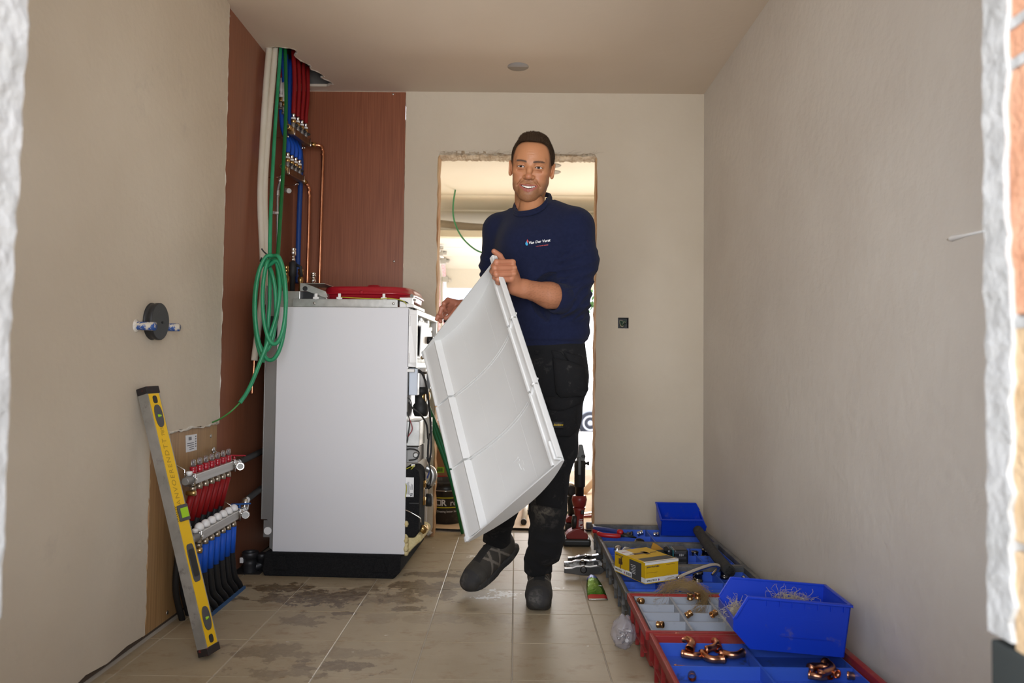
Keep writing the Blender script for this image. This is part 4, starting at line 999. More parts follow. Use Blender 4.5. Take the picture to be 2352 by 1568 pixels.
# ------------------------------------------------------------ crates along the right wall
grey_c = mat('grey_crate', (.075,.078,.080), .5, dirt=((.24,.22,.19), 7, .5, .75), bump=.1)
red_c = mat('red_crate', (.30,.022,.020), .45, dirt=((.28,.12,.09), 8, .52, .8), bump=.1)
blue_i = mat('blue_insert', (.045,.125,.58), .45, dirt=((.04,.06,.12), 12, .58, .72))
grey_i = mat('grey_insert', (.36,.38,.42), .5, dirt=((.24,.24,.25), 10, .55, .75))
bin_m = mat('blue_bin', (.005,.042,.50), .38, dirt=((.16,.14,.13), 9, .62, .78), coat=.1)
CW, CD, CH = .560, .388, .12
def crate(name, label, cx, cy, shell, ins, cols, rows, rot=0, zi=.098, dt=.003, group='shallow crates of fittings along the right wall'):
    t = thing(name, label, 'crate', (cx, cy, 0), rot)
    w, d = CW/2, CD/2; e = .014
    s = MB()
    # walls: ring cross-section swept around (outer rim, outer wall, base, inner wall)
    def rect(a, b, z): return [(-a,-b,z),(a,-b,z),(a,b,z),(-a,b,z)]
    rings = [rect(w-e-.012,d-e-.012,.0), rect(w-e-.002,d-e-.002,.008), rect(w-e,d-e,CH-.03), rect(w-.001,d-.001,CH-.028), rect(w,d,CH-.002), rect(w-.002,d-.002,CH), rect(w-.009,d-.009,CH), rect(w-e-.003,d-e-.003,CH-.004), rect(w-e-.006,d-e-.006,.012)]
    vs = [v for r_ in rings for v in r_]; fs = []
    for i in range(len(rings)-1):
        for k in range(4): fs.append((i*4+k, i*4+(k+1)%4, i*4+4+(k+1)%4, i*4+4+k))
    fs += [(3,2,1,0), tuple(len(vs)-4+k for k in range(4))]
    s.add(vs, fs).build('shell', shell, t, bevel=.0012)
    rb = MB(); 
    for f in (-.62,0,.62):
        for sx in (-1,1): rb.cbox((sx*(w-.006), f*(d-.03), .05), (.012,.004,.085))
        for sy in (-1,1): rb.cbox((f*(w-.03), sy*(d-.006), .05), (.004,.012,.085))
    for sx in (-1,1): rb.cbox((sx*(w-.006), 0, .045), (.010,d*2-.06,.004))
    rb.build('rib', shell, t)['kind'] = 'stuff'
    a, b = w-e-.008, d-e-.008
    m = MB(); m.box((-a,-b,.030),(a,b,min(.060,zi-.028) if zi < .11 else zi-.028))
    m.box((-a,-b,.03),(-a+dt,b,zi)).box((a-dt,-b,.03),(a,b,zi)).box((-a,-b,.03),(a,-b+dt,zi)).box((-a,b-dt,.03),(a,b,zi))
    io = m.build('insert', ins, t, bevel=.0007)
    for c in cols:
        if isinstance(c, tuple): f, y0, y1 = c
        else: f, y0, y1 = c, 0, 1
        x = -a+2*a*f; MB().box((x-dt,-b+2*b*y0,.032),(x+dt,-b+2*b*y1,zi+.0005)).build('divider', ins, io)
    for c in rows:
        if isinstance(c, tuple): f, x0, x1 = c
        else: f, x0, x1 = c, 0, 1
        y = -b+2*b*f; MB().box((-a+2*a*x0,y-dt*.6,.032),(-a+2*a*x1,y+dt*.6,zi-.001)).build('divider', ins, io)
    return t
CX0 = .407+CW/2
crate('crate', 'grey crate with blue insert, farthest back against the wall beside the doorway', CX0, 3.69, grey_c, blue_i, [.49], [.18,.56])
crate('crate', 'grey crate with blue insert, second from the back wall, holding the black power tool', CX0+.002, 3.300, grey_c, blue_i, [(.25,0,1),.5,(.75,.3,1),(.62,0,.3)], [.3,(.62,.5,1),(.6,0,.25)])
crate('crate', 'grey crate with blue insert under the yellow cardboard box', CX0, 2.908, grey_c, blue_i, [.25,.5,.76], [.28,.55])
crate('crate', 'red crate with pale grey insert under the hank of hemp', CX0+.004, 2.512, red_c, grey_i, [.25,.5,.75], [.25,.5,.75], dt=.004, zi=.115)
crate('crate', 'red crate with dark blue insert nearest the camera, holding copper elbows', CX0+.012, 2.112, red_c, blue_i, [.5], [.5])

# ---- open-fronted storage bins
def storage_bin(name, label, Lb, Wb, Hb, M):
    t = thing(name, label, 'storage bin', M.translation, M.to_euler())
    t.rotation_mode = 'XYZ'
    tk = .003
    def sidepoly(off, inner=0):
        # side outline in (x,z): open front at x=0
        return [(.16*Lb,0),(Lb*.97,0),(Lb,Hb),(Lb*.115,Hb),(Lb*.015,Hb*.60),(.0,Hb*.56),(.0,Hb*.34)]
    b = MB(); o_ = sidepoly(0)
    for sy in (-1, 1):
        vs = []
        for (x, z) in o_:
            y = sy*(Wb/2 - (.012*(1-z/Hb))); vs.append((x, y, z))
        b.poly(vs, (0,-sy*tk,0))
    wb_ = Wb/2-.012
    b.box((.16*Lb,-wb_,0),(Lb*.97,wb_,tk))
    b.poly([(Lb*.97,-wb_,0),(Lb*.97,wb_,0),(Lb,Wb/2,Hb),(Lb,-Wb/2,Hb)], (-tk,0,0))
    b.poly([(.16*Lb,-wb_,0),(.16*Lb,wb_,0),(0,wb_+.005,Hb*.34),(0,-wb_-.005,Hb*.34)], (tk,0,0)).box((0,-wb_-.005,Hb*.34),(tk,wb_+.005,Hb*.54))
    b.build('body', bin_m, t)
    rm = MB(); f = .008
    for sy in (-1, 1):
        y = sy*Wb/2
        rm.bar((Lb*.115,y,Hb-.004),(Lb+f*.5,y,Hb-.004),f,.007).bar((Lb*.01,y,Hb*.58),(Lb*.115,y,Hb-.002),f,.005,up=(0,1,0))
    rm.bar((Lb,-Wb/2-f/2,Hb-.004),(Lb,Wb/2+f/2,Hb-.004),f,.007)
    rm.bar((.001,-wb_-.006,Hb*.54),(.001,wb_+.006,Hb*.54),.006,.006)
    rm.build('rim', bin_m, t, bevel=.0015)
    rb = MB()
    for sy in (-1, 1):
        for k in range(7):
            x = Lb*(.28+.11*k)
            rb.box((x-.0015, min(sy*(Wb/2-.004), sy*(Wb/2+.003)), Hb*.84),(x+.0015, max(sy*(Wb/2-.004), sy*(Wb/2+.003)), Hb-.004))
        y = sy*(Wb/2-.005)
        rb.box((Lb*.40,min(y-.001,y+.001),Hb*.30),(Lb*.86,max(y-.001,y+.001),Hb*.31)).box((Lb*.40,min(y-.001,y+.001),Hb*.64),(Lb*.86,max(y-.001,y+.001),Hb*.65))
    rb.build('rib', bin_m, t)['kind'] = 'stuff'
    return t
Mb = Matrix.Translation((.628, 2.225, .141)) @ Matrix.Rotation(math.radians(-4),4,'Z') @ Matrix.Rotation(math.radians(3.0),4,'Y') @ Matrix.Rotation(math.radians(-1.5),4,'X')
big = storage_bin('storage_bin', 'large dusty blue open-fronted bin lying across the red crates', .319, .215, .150, Mb)
Ms = Matrix.Translation((.935, 3.710, .140)) @ Matrix.Rotation(math.radians(0),4,'Z') @ Matrix.Rotation(math.radians(22),4,'X') @ Matrix.Translation((-.215,0,0))
Ms = Ms @ Matrix.Translation((.215,0,0)) @ Matrix.Rotation(PI,4,'Z')
sm_ = storage_bin('storage_bin', 'smaller clean blue open-fronted bin tilted in the farthest grey crate', .222, .150, .100, Ms)
MB().poly([(.02,.078,.03),(.032,.078,.05),(.044,.078,.03)], (0,.001,0)).build('arrow_mark', MATS['label_white'], sm_)

# ---- yellow cardboard box
card_y = mat('box_yellow', (.62,.38,.004), .55); card_w = mat('box_white', (.74,.73,.70), .55); card_g = mat('box_grey', (.055,.055,.055), .55)
a = PZ(1482,1342,.122); M = Matrix.Translation(a) @ Matrix.Rotation(math.radians(27),4,'Z')
bw, bl, bh = .156, .200, .080
yb = thing('cardboard_box', 'yellow and white cardboard box lying on the grey crate', 'box', a, (0,0,math.radians(27)))
MB().box((0,0,0),(bw,bl,bh)).build('carton', card_y, yb, bevel=.0012)
e = .0006
def YP_(name, lo, hi, m): return MB().box(lo, hi).build(name, m, yb)
YP_('white_band', (-e,-e,.004),(bw,e,bh*.27), card_w); YP_('white_band', (-e,-e,.004),(e,bl+e,bh*.27), card_w)
YP_('white_strip', (0,-e,bh*.88),(bw+e,e,bh+e), card_w); YP_('white_strip', (0,-e,bh-e),(bw,.012,bh+e), card_w)
YP_('white_strip', (-e,bl*.60,bh-e),(bw*.30,bl+e,bh+e), card_w)
YP_('grey_panel', (-e*1.5,bl*.12,.003),(e,bl*.50,bh*.90), card_g); YP_('grey_panel', (bw*.06,.016,bh-e),(bw*.96,bl*.30,bh+e), card_g)
YP_('barcode_label', (-e*2.2,bl*.42,.004),(e,bl*.60,bh*.30), MATS['label_white'])
bcd = MB()
for i in range(9): bcd.box((-e*2.8,bl*.44+i*.0038,.007),(-e*2,bl*.44+i*.0038+.002,bh*.22))
bcd.build('barcode', black, yb)['kind'] = 'stuff'
pic = MB(); pic.cbox((bw*.45,bl*.62,bh+e),(.07,.02,.0006)).cbox((bw*.60,bl*.62,bh+e),(.02,.045,.0006)).cbox((bw*.82,bl*.60,bh+e),(.03,.008,.0006)).cbox((bw*.22,bl*.63,bh+e),(.03,.006,.0006))
pic.build('printed_picture', mat('print_brown', (.12,.07,.03), .6), yb)
pic = MB(); pic.cbox((-e,bl*.80,bh*.60),(.0012,.022,.022)).cbox((-e,bl*.77,bh*.70),(.0012,.008,.02)).cbox((-e,bl*.80,bh*.38),(.0012,.005,.02)).cbox((-e,bl*.76,bh*.55),(.0012,.012,.010)).cbox((-e,bl*.83,bh*.55),(.0012,.010,.006))
pic.build('printed_valve', MATS['print_brown'], yb)
RM = root_matrix(yb)
fX = lambda x, z: RM @ frame((x,-e*1.6,z),(1,0,0),(0,0,1))
lX = lambda y, z: RM @ frame((-e*1.6,y,z),(0,-1,0),(0,0,1))
tX = lambda x, y: RM @ frame((x,y,bh+e*1.5),(1,0,0),(0,1,0))
text('lettering', 'SPIROTRAP MB3', card_g, .0082, fX(.006,bh*.78), yb, align='LEFT', bold=.0002)
text('lettering', 'Dirt and magnetite separator', mat('print_dull', (.30,.17,.02), .6), .0042, fX(.006,bh*.52), yb, align='LEFT')
text('lettering', 'removing dirt effectively', MATS['print_dull'], .0042, fX(bw*.62,bh*.80), yb, align='LEFT')
text('lettering', 'SPIROTECH', card_g, .0092, fX(.006,bh*.145), yb, align='LEFT', bold=.0002)
text('lettering', 'www.spirotech.com', MATS['print_dull'], .004, fX(bw*.66,bh*.17), yb, align='LEFT')
text('lettering', 'SPIROTRAP MB3', card_g, .0075, lX(bl*.97,bh*.87), yb, align='LEFT')
text('lettering', 'SPIROTECH', card_g, .0085, lX(bl*.97,bh*.15), yb, align='LEFT', bold=.0002)
text('lettering', 'SPIROTECH', mat('print_red', (.45,.03,.03), .6), .0065, tX(.006,bl*.80), yb, align='LEFT')
for q, m_ in ((fX(bw*.40,bh*.145),1),(lX(bl*.66,bh*.15),1)):
    MB().add([q@Vector(v) for v in ((-.004,0,0),(0,-.0055,0),(0,0,0),(0,.0055,0))], [(0,1,2,3)]).build('logo_blue', mat('logo_blue', (.02,.12,.5), .5), yb, world=True)
    MB().add([q@Vector(v) for v in ((.004,0,0),(0,.0055,0),(0,0,0),(0,-.0055,0))], [(0,1,2,3)]).build('logo_red', mat('logo_red', (.5,.03,.02), .5), yb, world=True)
nn_ = MB()
for i in range(6): nn_.box((-e*2.2, bl*.30, bh*.66-i*.006),(-e*1.4, bl*.30+.030-.004*(i%3), bh*.66-i*.006+.0016))
nn_.build('small_print', card_w, yb)['kind'] = 'stuff'

# ---- black power tool beside the box
pt = thing('power_tool', 'black cordless power tool with its battery end up behind the yellow box', 'power tool', P(1560,1283,3.16))
pt.location.z = .104
pm = mat('tool_black', (.012,.013,.014), .35); pteal = mat('tool_teal', (.02,.12,.13), .4)
def ssz(p0, p1, prof_, m, name, par, n=20): return MB().prof(p0, Vector(p1)-Vector(p0), prof_, n).build(name, m, par)
MB().box((-.030,-.04,.0),(.030,.04,.072)).build('battery', pm, pt, bevel=.008, seg=3)
bt_ = MB()
for z in (.012,.034,.056): bt_.box((-.031,-.0425,z),(.020,-.038,z+.010))
bt_.build('battery_rib', mat('battery_grey', (.05,.05,.055), .3), pt)
MB().box((-.036,-.038,.002),(-.030,.038,.070)).build('teal_seam', pteal, pt, bevel=.002)
MB().box((-.060,-.036,.002),(-.034,.036,.074)).build('motor_housing', pm, pt, bevel=.012, seg=3)
MB().ring([(-.055,0,.035),(-.10,.01,.036),(-.16,.03,.032),(-.19,.04,.03)],[.030,.021,.019,.022],16).build('handle', mat('tool_grip', (.02,.028,.028), .6), pt)
MB().prof((-.19,.04,.03),(-1,.3,0),[(0,.022),(.02,.030),(.035,.030),(.045,.020),(.05,.008)],20).build('head', steel_d, pt)
MB().cyl((-.058,-.02,.062),(-.064,-.034,.075),.010).build('trigger_knob', pm, pt)
text('lettering', '18V', mat('print_white', (.6,.6,.6), .5), .014, root_matrix(pt) @ frame((.0,-.0405,.050),(1,0,0),(0,0,1)), pt)
ob = MB().poly([(0,0,0),(.055,.0,-.012),(.075,.0,.0),(.030,0,.032),(.012,0,.04)], (0,.012,0)).build('paper_sleeve', mat('orange_card', (.55,.26,.02), .6)); ob.location = P(1494,1258,3.36); ob.location.z = .108
tag(ob, 'folded orange cardboard sleeve behind the yellow box', 'packaging')

# ---- black insulation tube across the crates
a = PZ(1676,1312,.140); b = P(1603,1218,3.52)
tb = thing('insulation_tube', 'long black foam insulation tube lying across the grey crates', 'tube', a)
fm = mat('foam_tube', (.030,.029,.027), .9, bump=.5, bscale=60, dirt=((.06,.055,.05), 8, .5, .8))
q = cr([a, a.lerp(b,.4)+Vector((-.004,0,-.003)), b], 8)
n_ = len(q); MB().ring([q[0]+(q[1]-q[0])*.7]+[q[0]]+q+[q[-1]], [.0160,.0165]+[.0230]*n_+[.012], 24, caps=False).build('tube', fm, tb, world=True)
MB().cyl(q[0].lerp(q[1],.75), q[0].lerp(q[1],.8), .0158, n=16).build('bore', rubber, tb, world=True)
# ---- chrome bent tube
cb = thing('chrome_tube', 'bent chrome tube resting on the blue insert beside the yellow box', 'tube', P(1560,1325,2.84))
MB().ring(cr([P(1556,1328,2.83), P(1575,1319,2.85), P(1605,1307,2.87), P(1632,1298,2.89)],6)+cr([P(1642,1297,2.90), P(1650,1300,2.905), P(1648,1308,2.91), P(1637,1321,2.92)],6), .0078, 14).build('tube', chrome, cb, world=True)
# ---- pliers on the first crate
pl_ = thing('pliers', 'pair of pliers with red and blue handles on the edge of the farthest crate', 'pliers', P(1362,1230,3.62)); 
redg = mat('grip_red', (.42,.01,.015), .4); blug = mat('grip_blue', (.03,.05,.20), .45)
MB().ring(cr([P(1363,1213,3.70), P(1385,1215,3.66), P(1410,1219,3.62), P(1427,1223,3.60)],6), [.009]+[.011]*16+[.009]*2, 12).build('upper_grip', blug, pl_, world=True)
MB().ring(cr([P(1362,1219,3.69), P(1375,1220,3.68)],4), .010, 10).ring([P(1419,1220.5,3.61), P(1421,1221,3.605), P(1428,1223,3.60), P(1430,1224,3.60)], [.010,.0145,.0145,.010], 12).build('grip_end', redg, pl_, world=True)
MB().ring(cr([P(1372,1224,3.60), P(1385,1228,3.58), P(1405,1230,3.57), P(1425,1231,3.57)],6), [.007,.010]+[.011]*15+[.009]*2, 12).build('lower_grip', redg, pl_, world=True)
MB().ring([P(1428,1224,3.60), P(1442,1229,3.58), P(1462,1234,3.57)], [.008,.007,.002], 8).ring([P(1425,1230,3.575), P(1442,1231,3.575), P(1462,1235,3.57)], [.007,.006,.002], 8).build('jaw', pm, pl_, world=True)

# ---- fittings
def coupling(r, L, m, ring=None):
    mb = MB(); mb.ring([(0,0,0),(0,0,L*.18),(0,0,L*.22),(0,0,L*.78),(0,0,L*.82),(0,0,L),(0,0,L),(0,0,L*.3)], [r*.98,r*1.14,r,r,r*1.14,r*.98,r*.8,r*.8], 18, caps=False)
    mb.cyl((0,0,L*.30),(0,0,L*.32), r*.81, n=18); return mb
protos = {}
def fitting(kind, px, py, z, label, rot, s=1.0, group=None, s_Y=None):
    if s_Y: z = 9
    if kind not in protos:
        if kind == 'steel': ob = coupling(.0125,.030, chrome).build('coupling', chrome)
        elif kind == 'dark': ob = MB().ring([(0,0,0),(0,0,.008),(0,0,.010),(0,0,.026),(0,0,.028),(0,0,.036),(0,0,.036),(0,0,.02)],[.015,.018,.015,.015,.018,.017,.014,.014],20,caps=False).cyl((0,0,.018),(0,0,.02),.0145,n=18).build('coupling', mat('dark_steel', (.16,.15,.14), .25, 1))
        elif kind == 'brass': ob = coupling(.009,.020, copper).build('coupling', mat('brown_brass', (.50,.28,.12), .3, 1))
        elif kind == 'elbow':
            q = [Vector((0,0,0)),Vector((0,0,.006)),Vector((0,0,.007)),Vector((0,0,.022))]+[Vector((.026*(1-math.cos(a)),0,.024+.026*math.sin(a))) for a in [i*PI/2/8 for i in range(9)]]+[Vector((.030,0,.050)),Vector((.045,0,.050)),Vector((.046,0,.050)),Vector((.054,0,.050))]
            rr = [.0118,.0135,.0118,.0118]+[.0112]*9+[.0118,.0118,.0138,.0122]
            ob = MB().ring(q+[q[-1],Vector((.03,0,.05))], rr+[.010,.010], 16, caps=False).build('elbow', copper)
        protos[kind] = ob; o = ob
    else:
        o = protos[kind].copy(); C.objects.link(o)
        for k in list(o.keys()): del o[k]
    z = .073 + .35*(z-.045); o.location = PZ(px, py, z) if z < .2 else P(px, py, s_Y); o.rotation_euler = rot; o.scale = (s, s, s)
    tag(o, label, 'pipe fitting', group); return o
R_ = lambda a,b=0,c=0: (math.radians(a), math.radians(b), math.radians(c))
# nearest crate: heap of copper elbows left, smaller heap right
for i, (px, py, z, rot, s) in enumerate([(1566,1500,.06,R_(90,10,60),.95),(1583,1492,.11,R_(80,0,150),1.1),(1612,1498,.06,R_(95,0,10),.95),(1622,1492,.10,R_(75,0,100),.9),(1648,1490,.11,R_(95,0,160),1.05),(1655,1499,.06,R_(85,0,40),.95)]):
    fitting('elbow', px, py, z, 'shiny copper elbow in the heap at left in the nearest crate', rot, s, 'copper elbows in the left cell of the nearest crate')
for i, (px, py, z, rot, s) in enumerate([(1857,1549,.06,R_(90,0,60),.9),(1882,1546,.10,R_(80,0,100),1.0),(1905,1551,.08,R_(95,0,150),1.0),(1924,1548,.10,R_(85,0,200),1.0),(1945,1550,.06,R_(90,0,70),.9)]):
    fitting('elbow', px, py, z, 'dull copper elbow in the shaded heap at right in the nearest crate', rot, s, 'copper elbows in the right cell of the nearest crate')
fitting('elbow', 1590, 1556, .045, 'lone copper elbow against the front wall of the nearest crate', R_(85,0,170), .9)
for i, (px, py, lab, rot) in enumerate([(1585,1377,'brass coupling lying left of its twin under the hemp arc',R_(0)),(1602,1375,'brass coupling lying right of its twin under the hemp arc',R_(0)),(1467,1379,'brass coupling at the back left corner of the grey insert',R_(80,0,30)),
        (1509,1434,'brass coupling lying on its side in the front left cell of the grey insert',R_(80,0,60)),(1576,1414,'small brass coupling leaning in the second row of the grey insert',R_(60,0,100)),(1634,1412,'copper coupling near the big blue bin in the grey insert',R_(75,0,120))]):
    fitting('brass', px, py, .07, lab, rot, 1.1, s_Y=[2.63,2.63,2.63,2.385,2.465,2.465][i])
for i, (px, py, k, z, lab, rot, s) in enumerate([(1412,1264,'steel',.06,'large chrome coupling in the left corner of the second grey crate',R_(70,0,20),1.5),(1437,1264,'steel',.05,'small chrome coupling right of the large one, second grey crate',R_(80,0,60),.9),
        (1449,1263,'steel',.05,'tilted chrome coupling in front of the dark round one',R_(60,0,100),.9),(1467,1262,'dark',.05,'dark round coupling behind the yellow box',R_(30,0,0),1.4),(1488,1261,'dark',.055,'dark coupling at the foot of the orange sleeve',R_(80,0,90),1.1),
        (1582,1270,'steel',.055,'chrome coupling right of the black battery',R_(80,0,110),1.2),(1620,1281,'dark',.055,'dark coupling with chrome ring beside the foam tube in the second crate',R_(10,0,30),1.2),(1596,1282,'dark',.045,'flat dark ring in front of the chrome coupling, second crate',R_(0,0,30),.9),
        (1602,1338,'dark',.062,'upright dark coupling with chrome ring right of the yellow box',R_(0,0,0),1.25),(1664,1328,'dark',.055,'dark coupling under the open end of the foam tube',R_(0,0,0),1.1),(1702,1320,'steel',.055,'chrome coupling behind another, far right of the third crate',R_(75,0,120),1.15),
        (1707,1331,'steel',.055,'chrome coupling in front of another, far right of the third crate',R_(75,0,100),1.2),(1692,1345,'dark',.065,'dark wide ring facing the camera beside the big blue bin',R_(70,0,20),1.25),(1750,1350,'steel',.05,'chrome coupling in the near right corner of the third crate',R_(80,0,100),.9),
        (1464,1226,'steel',.055,'round chrome coupling in the farthest crate, middle of its left half',R_(70,0,90),1.0),(1441,1227,'dark',.045,'flat dark coupling near the plier tips',R_(80,0,60),.8),(1502,1227,'steel',.05,'chrome coupling at the centre divider of the farthest crate',R_(80,0,60),.9)]):
    fitting(k, px, py, z, lab, rot, s)

# ---- hemp
hemp = mat('hemp', (.42,.29,.13), .9)
def hank(name, label, path, n, spread, rad=.0006, seed=1, mb=None):
    r = random.Random(seed); mb = MB()
    pts = cr(path, 5)
    for i in range(n):
        o = Vector((r.gauss(0,1), r.gauss(0,1), r.gauss(0,1)))*spread
        a = r.uniform(0,.6); b = min(1, a+r.uniform(.25,.7)); k = 9; q = []
        for j in range(k):
            t_ = (a+(b-a)*j/(k-1))*(len(pts)-1); i0 = min(int(t_), len(pts)-2)
            c = pts[i0].lerp(pts[i0+1], t_-i0)
            fr_ = .55+1.1*abs(j/(k-1)-.5)**1.5*2
            q.append(c + o*fr_ + Vector((r.gauss(0,1), r.gauss(0,1), r.gauss(0,1)))*spread*.40)
        for v in q: v.z = max(v.z, .045)
        mb.ring(q, rad, 3, caps=False)
    o = mb.build(name, hemp, fixn=False); return tag(o, label, 'hemp fibre', kind='stuff')
hank('hemp_fibre', 'tangled arc of golden hemp fibres draped over the red crate with grey insert', [P(1508,1385,2.68), P(1518,1372,2.70), P(1530,1352,2.73), P(1550,1342,2.76), P(1580,1343,2.76), P(1605,1355,2.72), P(1618,1372,2.65), P(1612,1392,2.60), P(1595,1412,2.55)], 340, .0125, .00034, 3)
def tuft(name, label, c, sx, n, seed, rad=.0005, parent=None):
    r = random.Random(seed); mb = MB()
    for i in range(n):
        p = Vector((r.gauss(0,.4)*sx[0], r.gauss(0,.4)*sx[1], r.gauss(0,.4)*sx[2])); d = Vector((r.gauss(0,1), r.gauss(0,1), r.gauss(0,.7))).normalized()
        q = []
        for j in range(7):
            q.append(c+p); d = (d+Vector((r.gauss(0,1), r.gauss(0,1), r.gauss(0,1)))*.45 - p*6).normalized(); p = p+d*.009
        mb.ring(q, rad, 3, caps=False)
    return tag(mb.build(name, hemp if n > 200 else MATS['pale_hemp'], fixn=False), label, 'hemp fibre', kind='stuff')
mat('pale_hemp', (.55,.47,.34), .9)
tuft('hemp_tuft', 'pale hemp tuft spilling over the open front of the large blue bin', P(1692,1405,2.22), (.028,.03,.026), 190, 5)
tuft('hemp_tuft', 'pale hemp heap inside the large blue bin, its top above the side wall', P(1812,1380,2.27), (.085,.04,.016), 199, 6)

# ---- press jaws on the floor
jm = mat('jaw_steel', (.42,.42,.41), .22, 1, dirt=((.10,.09,.08), 30, .5, .6)); jd = mat('jaw_dark', (.09,.088,.085), .35, .9)
def jaw(label, px, py, z, rz, m, tilt=0):
    t = thing('press_jaw', label, 'press jaw', PZ(px,py,z)+Vector((0,0,0)), (math.radians(90+tilt),0,math.radians(rz)), 'press jaws on the floor')
    out = [(-.085,.004),(-.05,.002),(-.035,.0),(-.01,-.004),(.02,-.004),(.05,.002),(.075,.004),(.09,.014),(.092,.026),(.08,.036),(.06,.040),(.03,.034),(.0,.036),(-.03,.034),(-.05,.026),(-.085,.024)]
    MB().poly([(x, z_, -.011) for x, z_ in out], (0,0,.022)).build('arm', m, t, bevel=.002)
    MB().prof((.0,.022,-.018),(0,0,1),[(0,.010),(.003,.015),(.033,.015),(.036,.010)],18).build('pin', m, t)
    MB().prof((.062,.022,-.0125),(0,0,1),[(0,.011),(.025,.011)],16).build('eye', rubber, t)
    return t
jaw('press jaw lying at the back of the pile, nearest the crates', 1345, 1291, .014, 2, jm)
jaw('press jaw lying in the middle of the pile with a round eye', 1338, 1303, .014, -4, jm)
jaw('dull grey press jaw lying nearest the camera in the pile', 1340, 1318, .016, -3, jd)

# ---- green foil tube
gt = thing('paste_tube', 'flattened green and silver foil tube lying on the floor beside the crates', 'tube', PZ(1374,1378), (0,0,math.radians(2)))
vs = []; fs = []; n_ = 14; prf = [(0,.040,.0012),(.012,.040,.0014),(.03,.040,.007),(.07,.038,.014),(.11,.034,.020),(.15,.028,.024),(.175,.024,.026),(.19,.018,.020)]
for (y_, w_, h_) in prf:
    for k in range(n_):
        a_1 = 2*PI*k/n_; c_, s_1 = math.cos(a_1), math.sin(a_1)
        vs.append((w_*math.copysign(abs(c_)**.8,c_), y_, h_+.001+h_*s_1+.0015*math.sin(9*c_+y_*60)*(h_>.004)))
for i in range(len(prf)-1):
    for k in range(n_): fs.append((i*n_+k, i*n_+(k+1)%n_, i*n_+n_+(k+1)%n_, i*n_+n_+k))
fs += [tuple(range(n_))[::-1], tuple(range(len(vs)-n_, len(vs)))]
mb = MB(); mb.add(vs, fs, 0, None, True); 
for i, f in enumerate(mb.f):
    y_ = sum(mb.v[j].y for j in f)/len(f); mb.m[i] = 1 if y_ < .012 else (2 if y_ < .022 else (3 if y_ > .155 else 0))
mb.build('tube', [mat('foil_green', (.035,.16,.012), .18, .75, col2=(.12,.24,.03), scale=9, bump=.5, bscale=30), mat('foil_silver', (.65,.65,.62), .2, .9), mat('foil_red', (.4,.02,.02), .3, .3), mat('foil_blue', (.03,.08,.35), .3, .3)], gt)
MB().cyl((0,.19,.02),(0,.205,.02),.012,n=16).build('cap', MATS['foil_blue'], gt)
MB().add([(.012,.085,.0335),(.022,.080,.032),(.030,.088,.031),(.020,.094,.0335)],[(0,1,2,3)]).build('white_mark', MATS['label_white'], gt)

# ---- plastic bag of screws
pb = thing('plastic_bag', 'crumpled clear plastic bag of screws on the floor beside the red crates', 'bag', PZ(1432,1484))
r = random.Random(3); bm = bmesh.new(); bmesh.ops.create_icosphere(bm, subdivisions=4, radius=1)
for v in bm.verts:
    c = v.co.copy(); nz_ = noise.noise(c*2.3)*.22 + noise.noise(c*5.7)*.12 + abs(noise.noise(c*11))*.08
    k = 1+nz_; zt = max(0, c.z)
    v.co = Vector((c.x*.040*k*(1-.25*zt), c.y*.045*k*(1-.2*zt), max(.0006, .048+c.z*.055*k)))
me = bpy.data.meshes.new('film'); bm.to_mesh(me); bm.free()
for p_ in me.polygons: p_.use_smooth = True
bagm = mat('clear_film', (.60,.58,.64), .12, alpha=.17)
me.materials.append(bagm); o = bpy.data.objects.new('film', me); C.objects.link(o); o.parent = pb
o.modifiers.new('s','SOLIDIFY').thickness = .0004
for i in range(9):
    c = pb.location + Vector((r.uniform(-.016,.016), r.uniform(-.02,.02), r.uniform(.016,.062))); d = Vector((r.gauss(0,1), r.gauss(0,.5), r.gauss(0,.6))).normalized()
    if i == 0: s0 = MB().prof((0,0,-.016),(0,0,1),[(0,.0068),(.005,.0068),(.006,.0035),(.032,.0035)],6).build('screw', screwm)
    else: s0 = s0.copy(); C.objects.link(s0)
    s0.location = c; s0.rotation_euler = d.to_track_quat('Z','Y').to_euler(); tag(s0, 'zinc screw in the crumpled clear bag', 'screw', 'screws in the clear plastic bag')

# ---- red press tool standing on its battery, and its companion
tool_r = mat('tool_red', (.22,.018,.014), .4); tool_k = mat('tool_dark', (.014,.014,.013), .45)
pos = PZ(1325,1254); pos.y += .03
def U(px): return (px-1325)*3.88/1700
def V(py): return (1254-py)*3.88/1700
t = thing('press_tool', 'red and black press tool standing upright on its battery beside the doorway', 'power tool', pos)
MB().box((U(1293),-.05,.0),(U(1357),.05,V(1237))).build('battery', tool_k, t, bevel=.012, seg=3)
MB().poly([(U(1302),-.04,V(1238)),(U(1350),-.04,V(1238)),(U(1350),-.04,V(1226)),(U(1342),-.04,V(1222)),(U(1330),-.04,V(1212)),(U(1320),-.04,V(1214)),(U(1306),-.04,V(1222)),(U(1299),-.04,V(1230))], (0,.08,0)).build('foot', tool_r, t, bevel=.006, seg=3)
MB().ring([(U(1330),0,V(1224)),(U(1330),0,V(1210)),(U(1331),0,V(1190)),(U(1331),0,V(1175)),(U(1331),0,V(1168))],[.030,.026,.023,.028,.034],20).build('handle', tool_r, t)
MB().ring([(U(1321),-.006,V(1218)),(U(1320.5),-.006,V(1200)),(U(1321),-.006,V(1186))],[.016,.018,.014],14).build('rear_grip', tool_k, t)
MB().box((U(1333),-.03,V(1182)),(U(1341),-.012,V(1172))).build('trigger', tool_k, t, bevel=.004)
MB().prof((U(1331),0,V(1172)),(0,0,1),[(0,.020),(.02,.034),(.05,.040),(.068,.036),(.072,.030)],24).build('head_cover', tool_r, t)
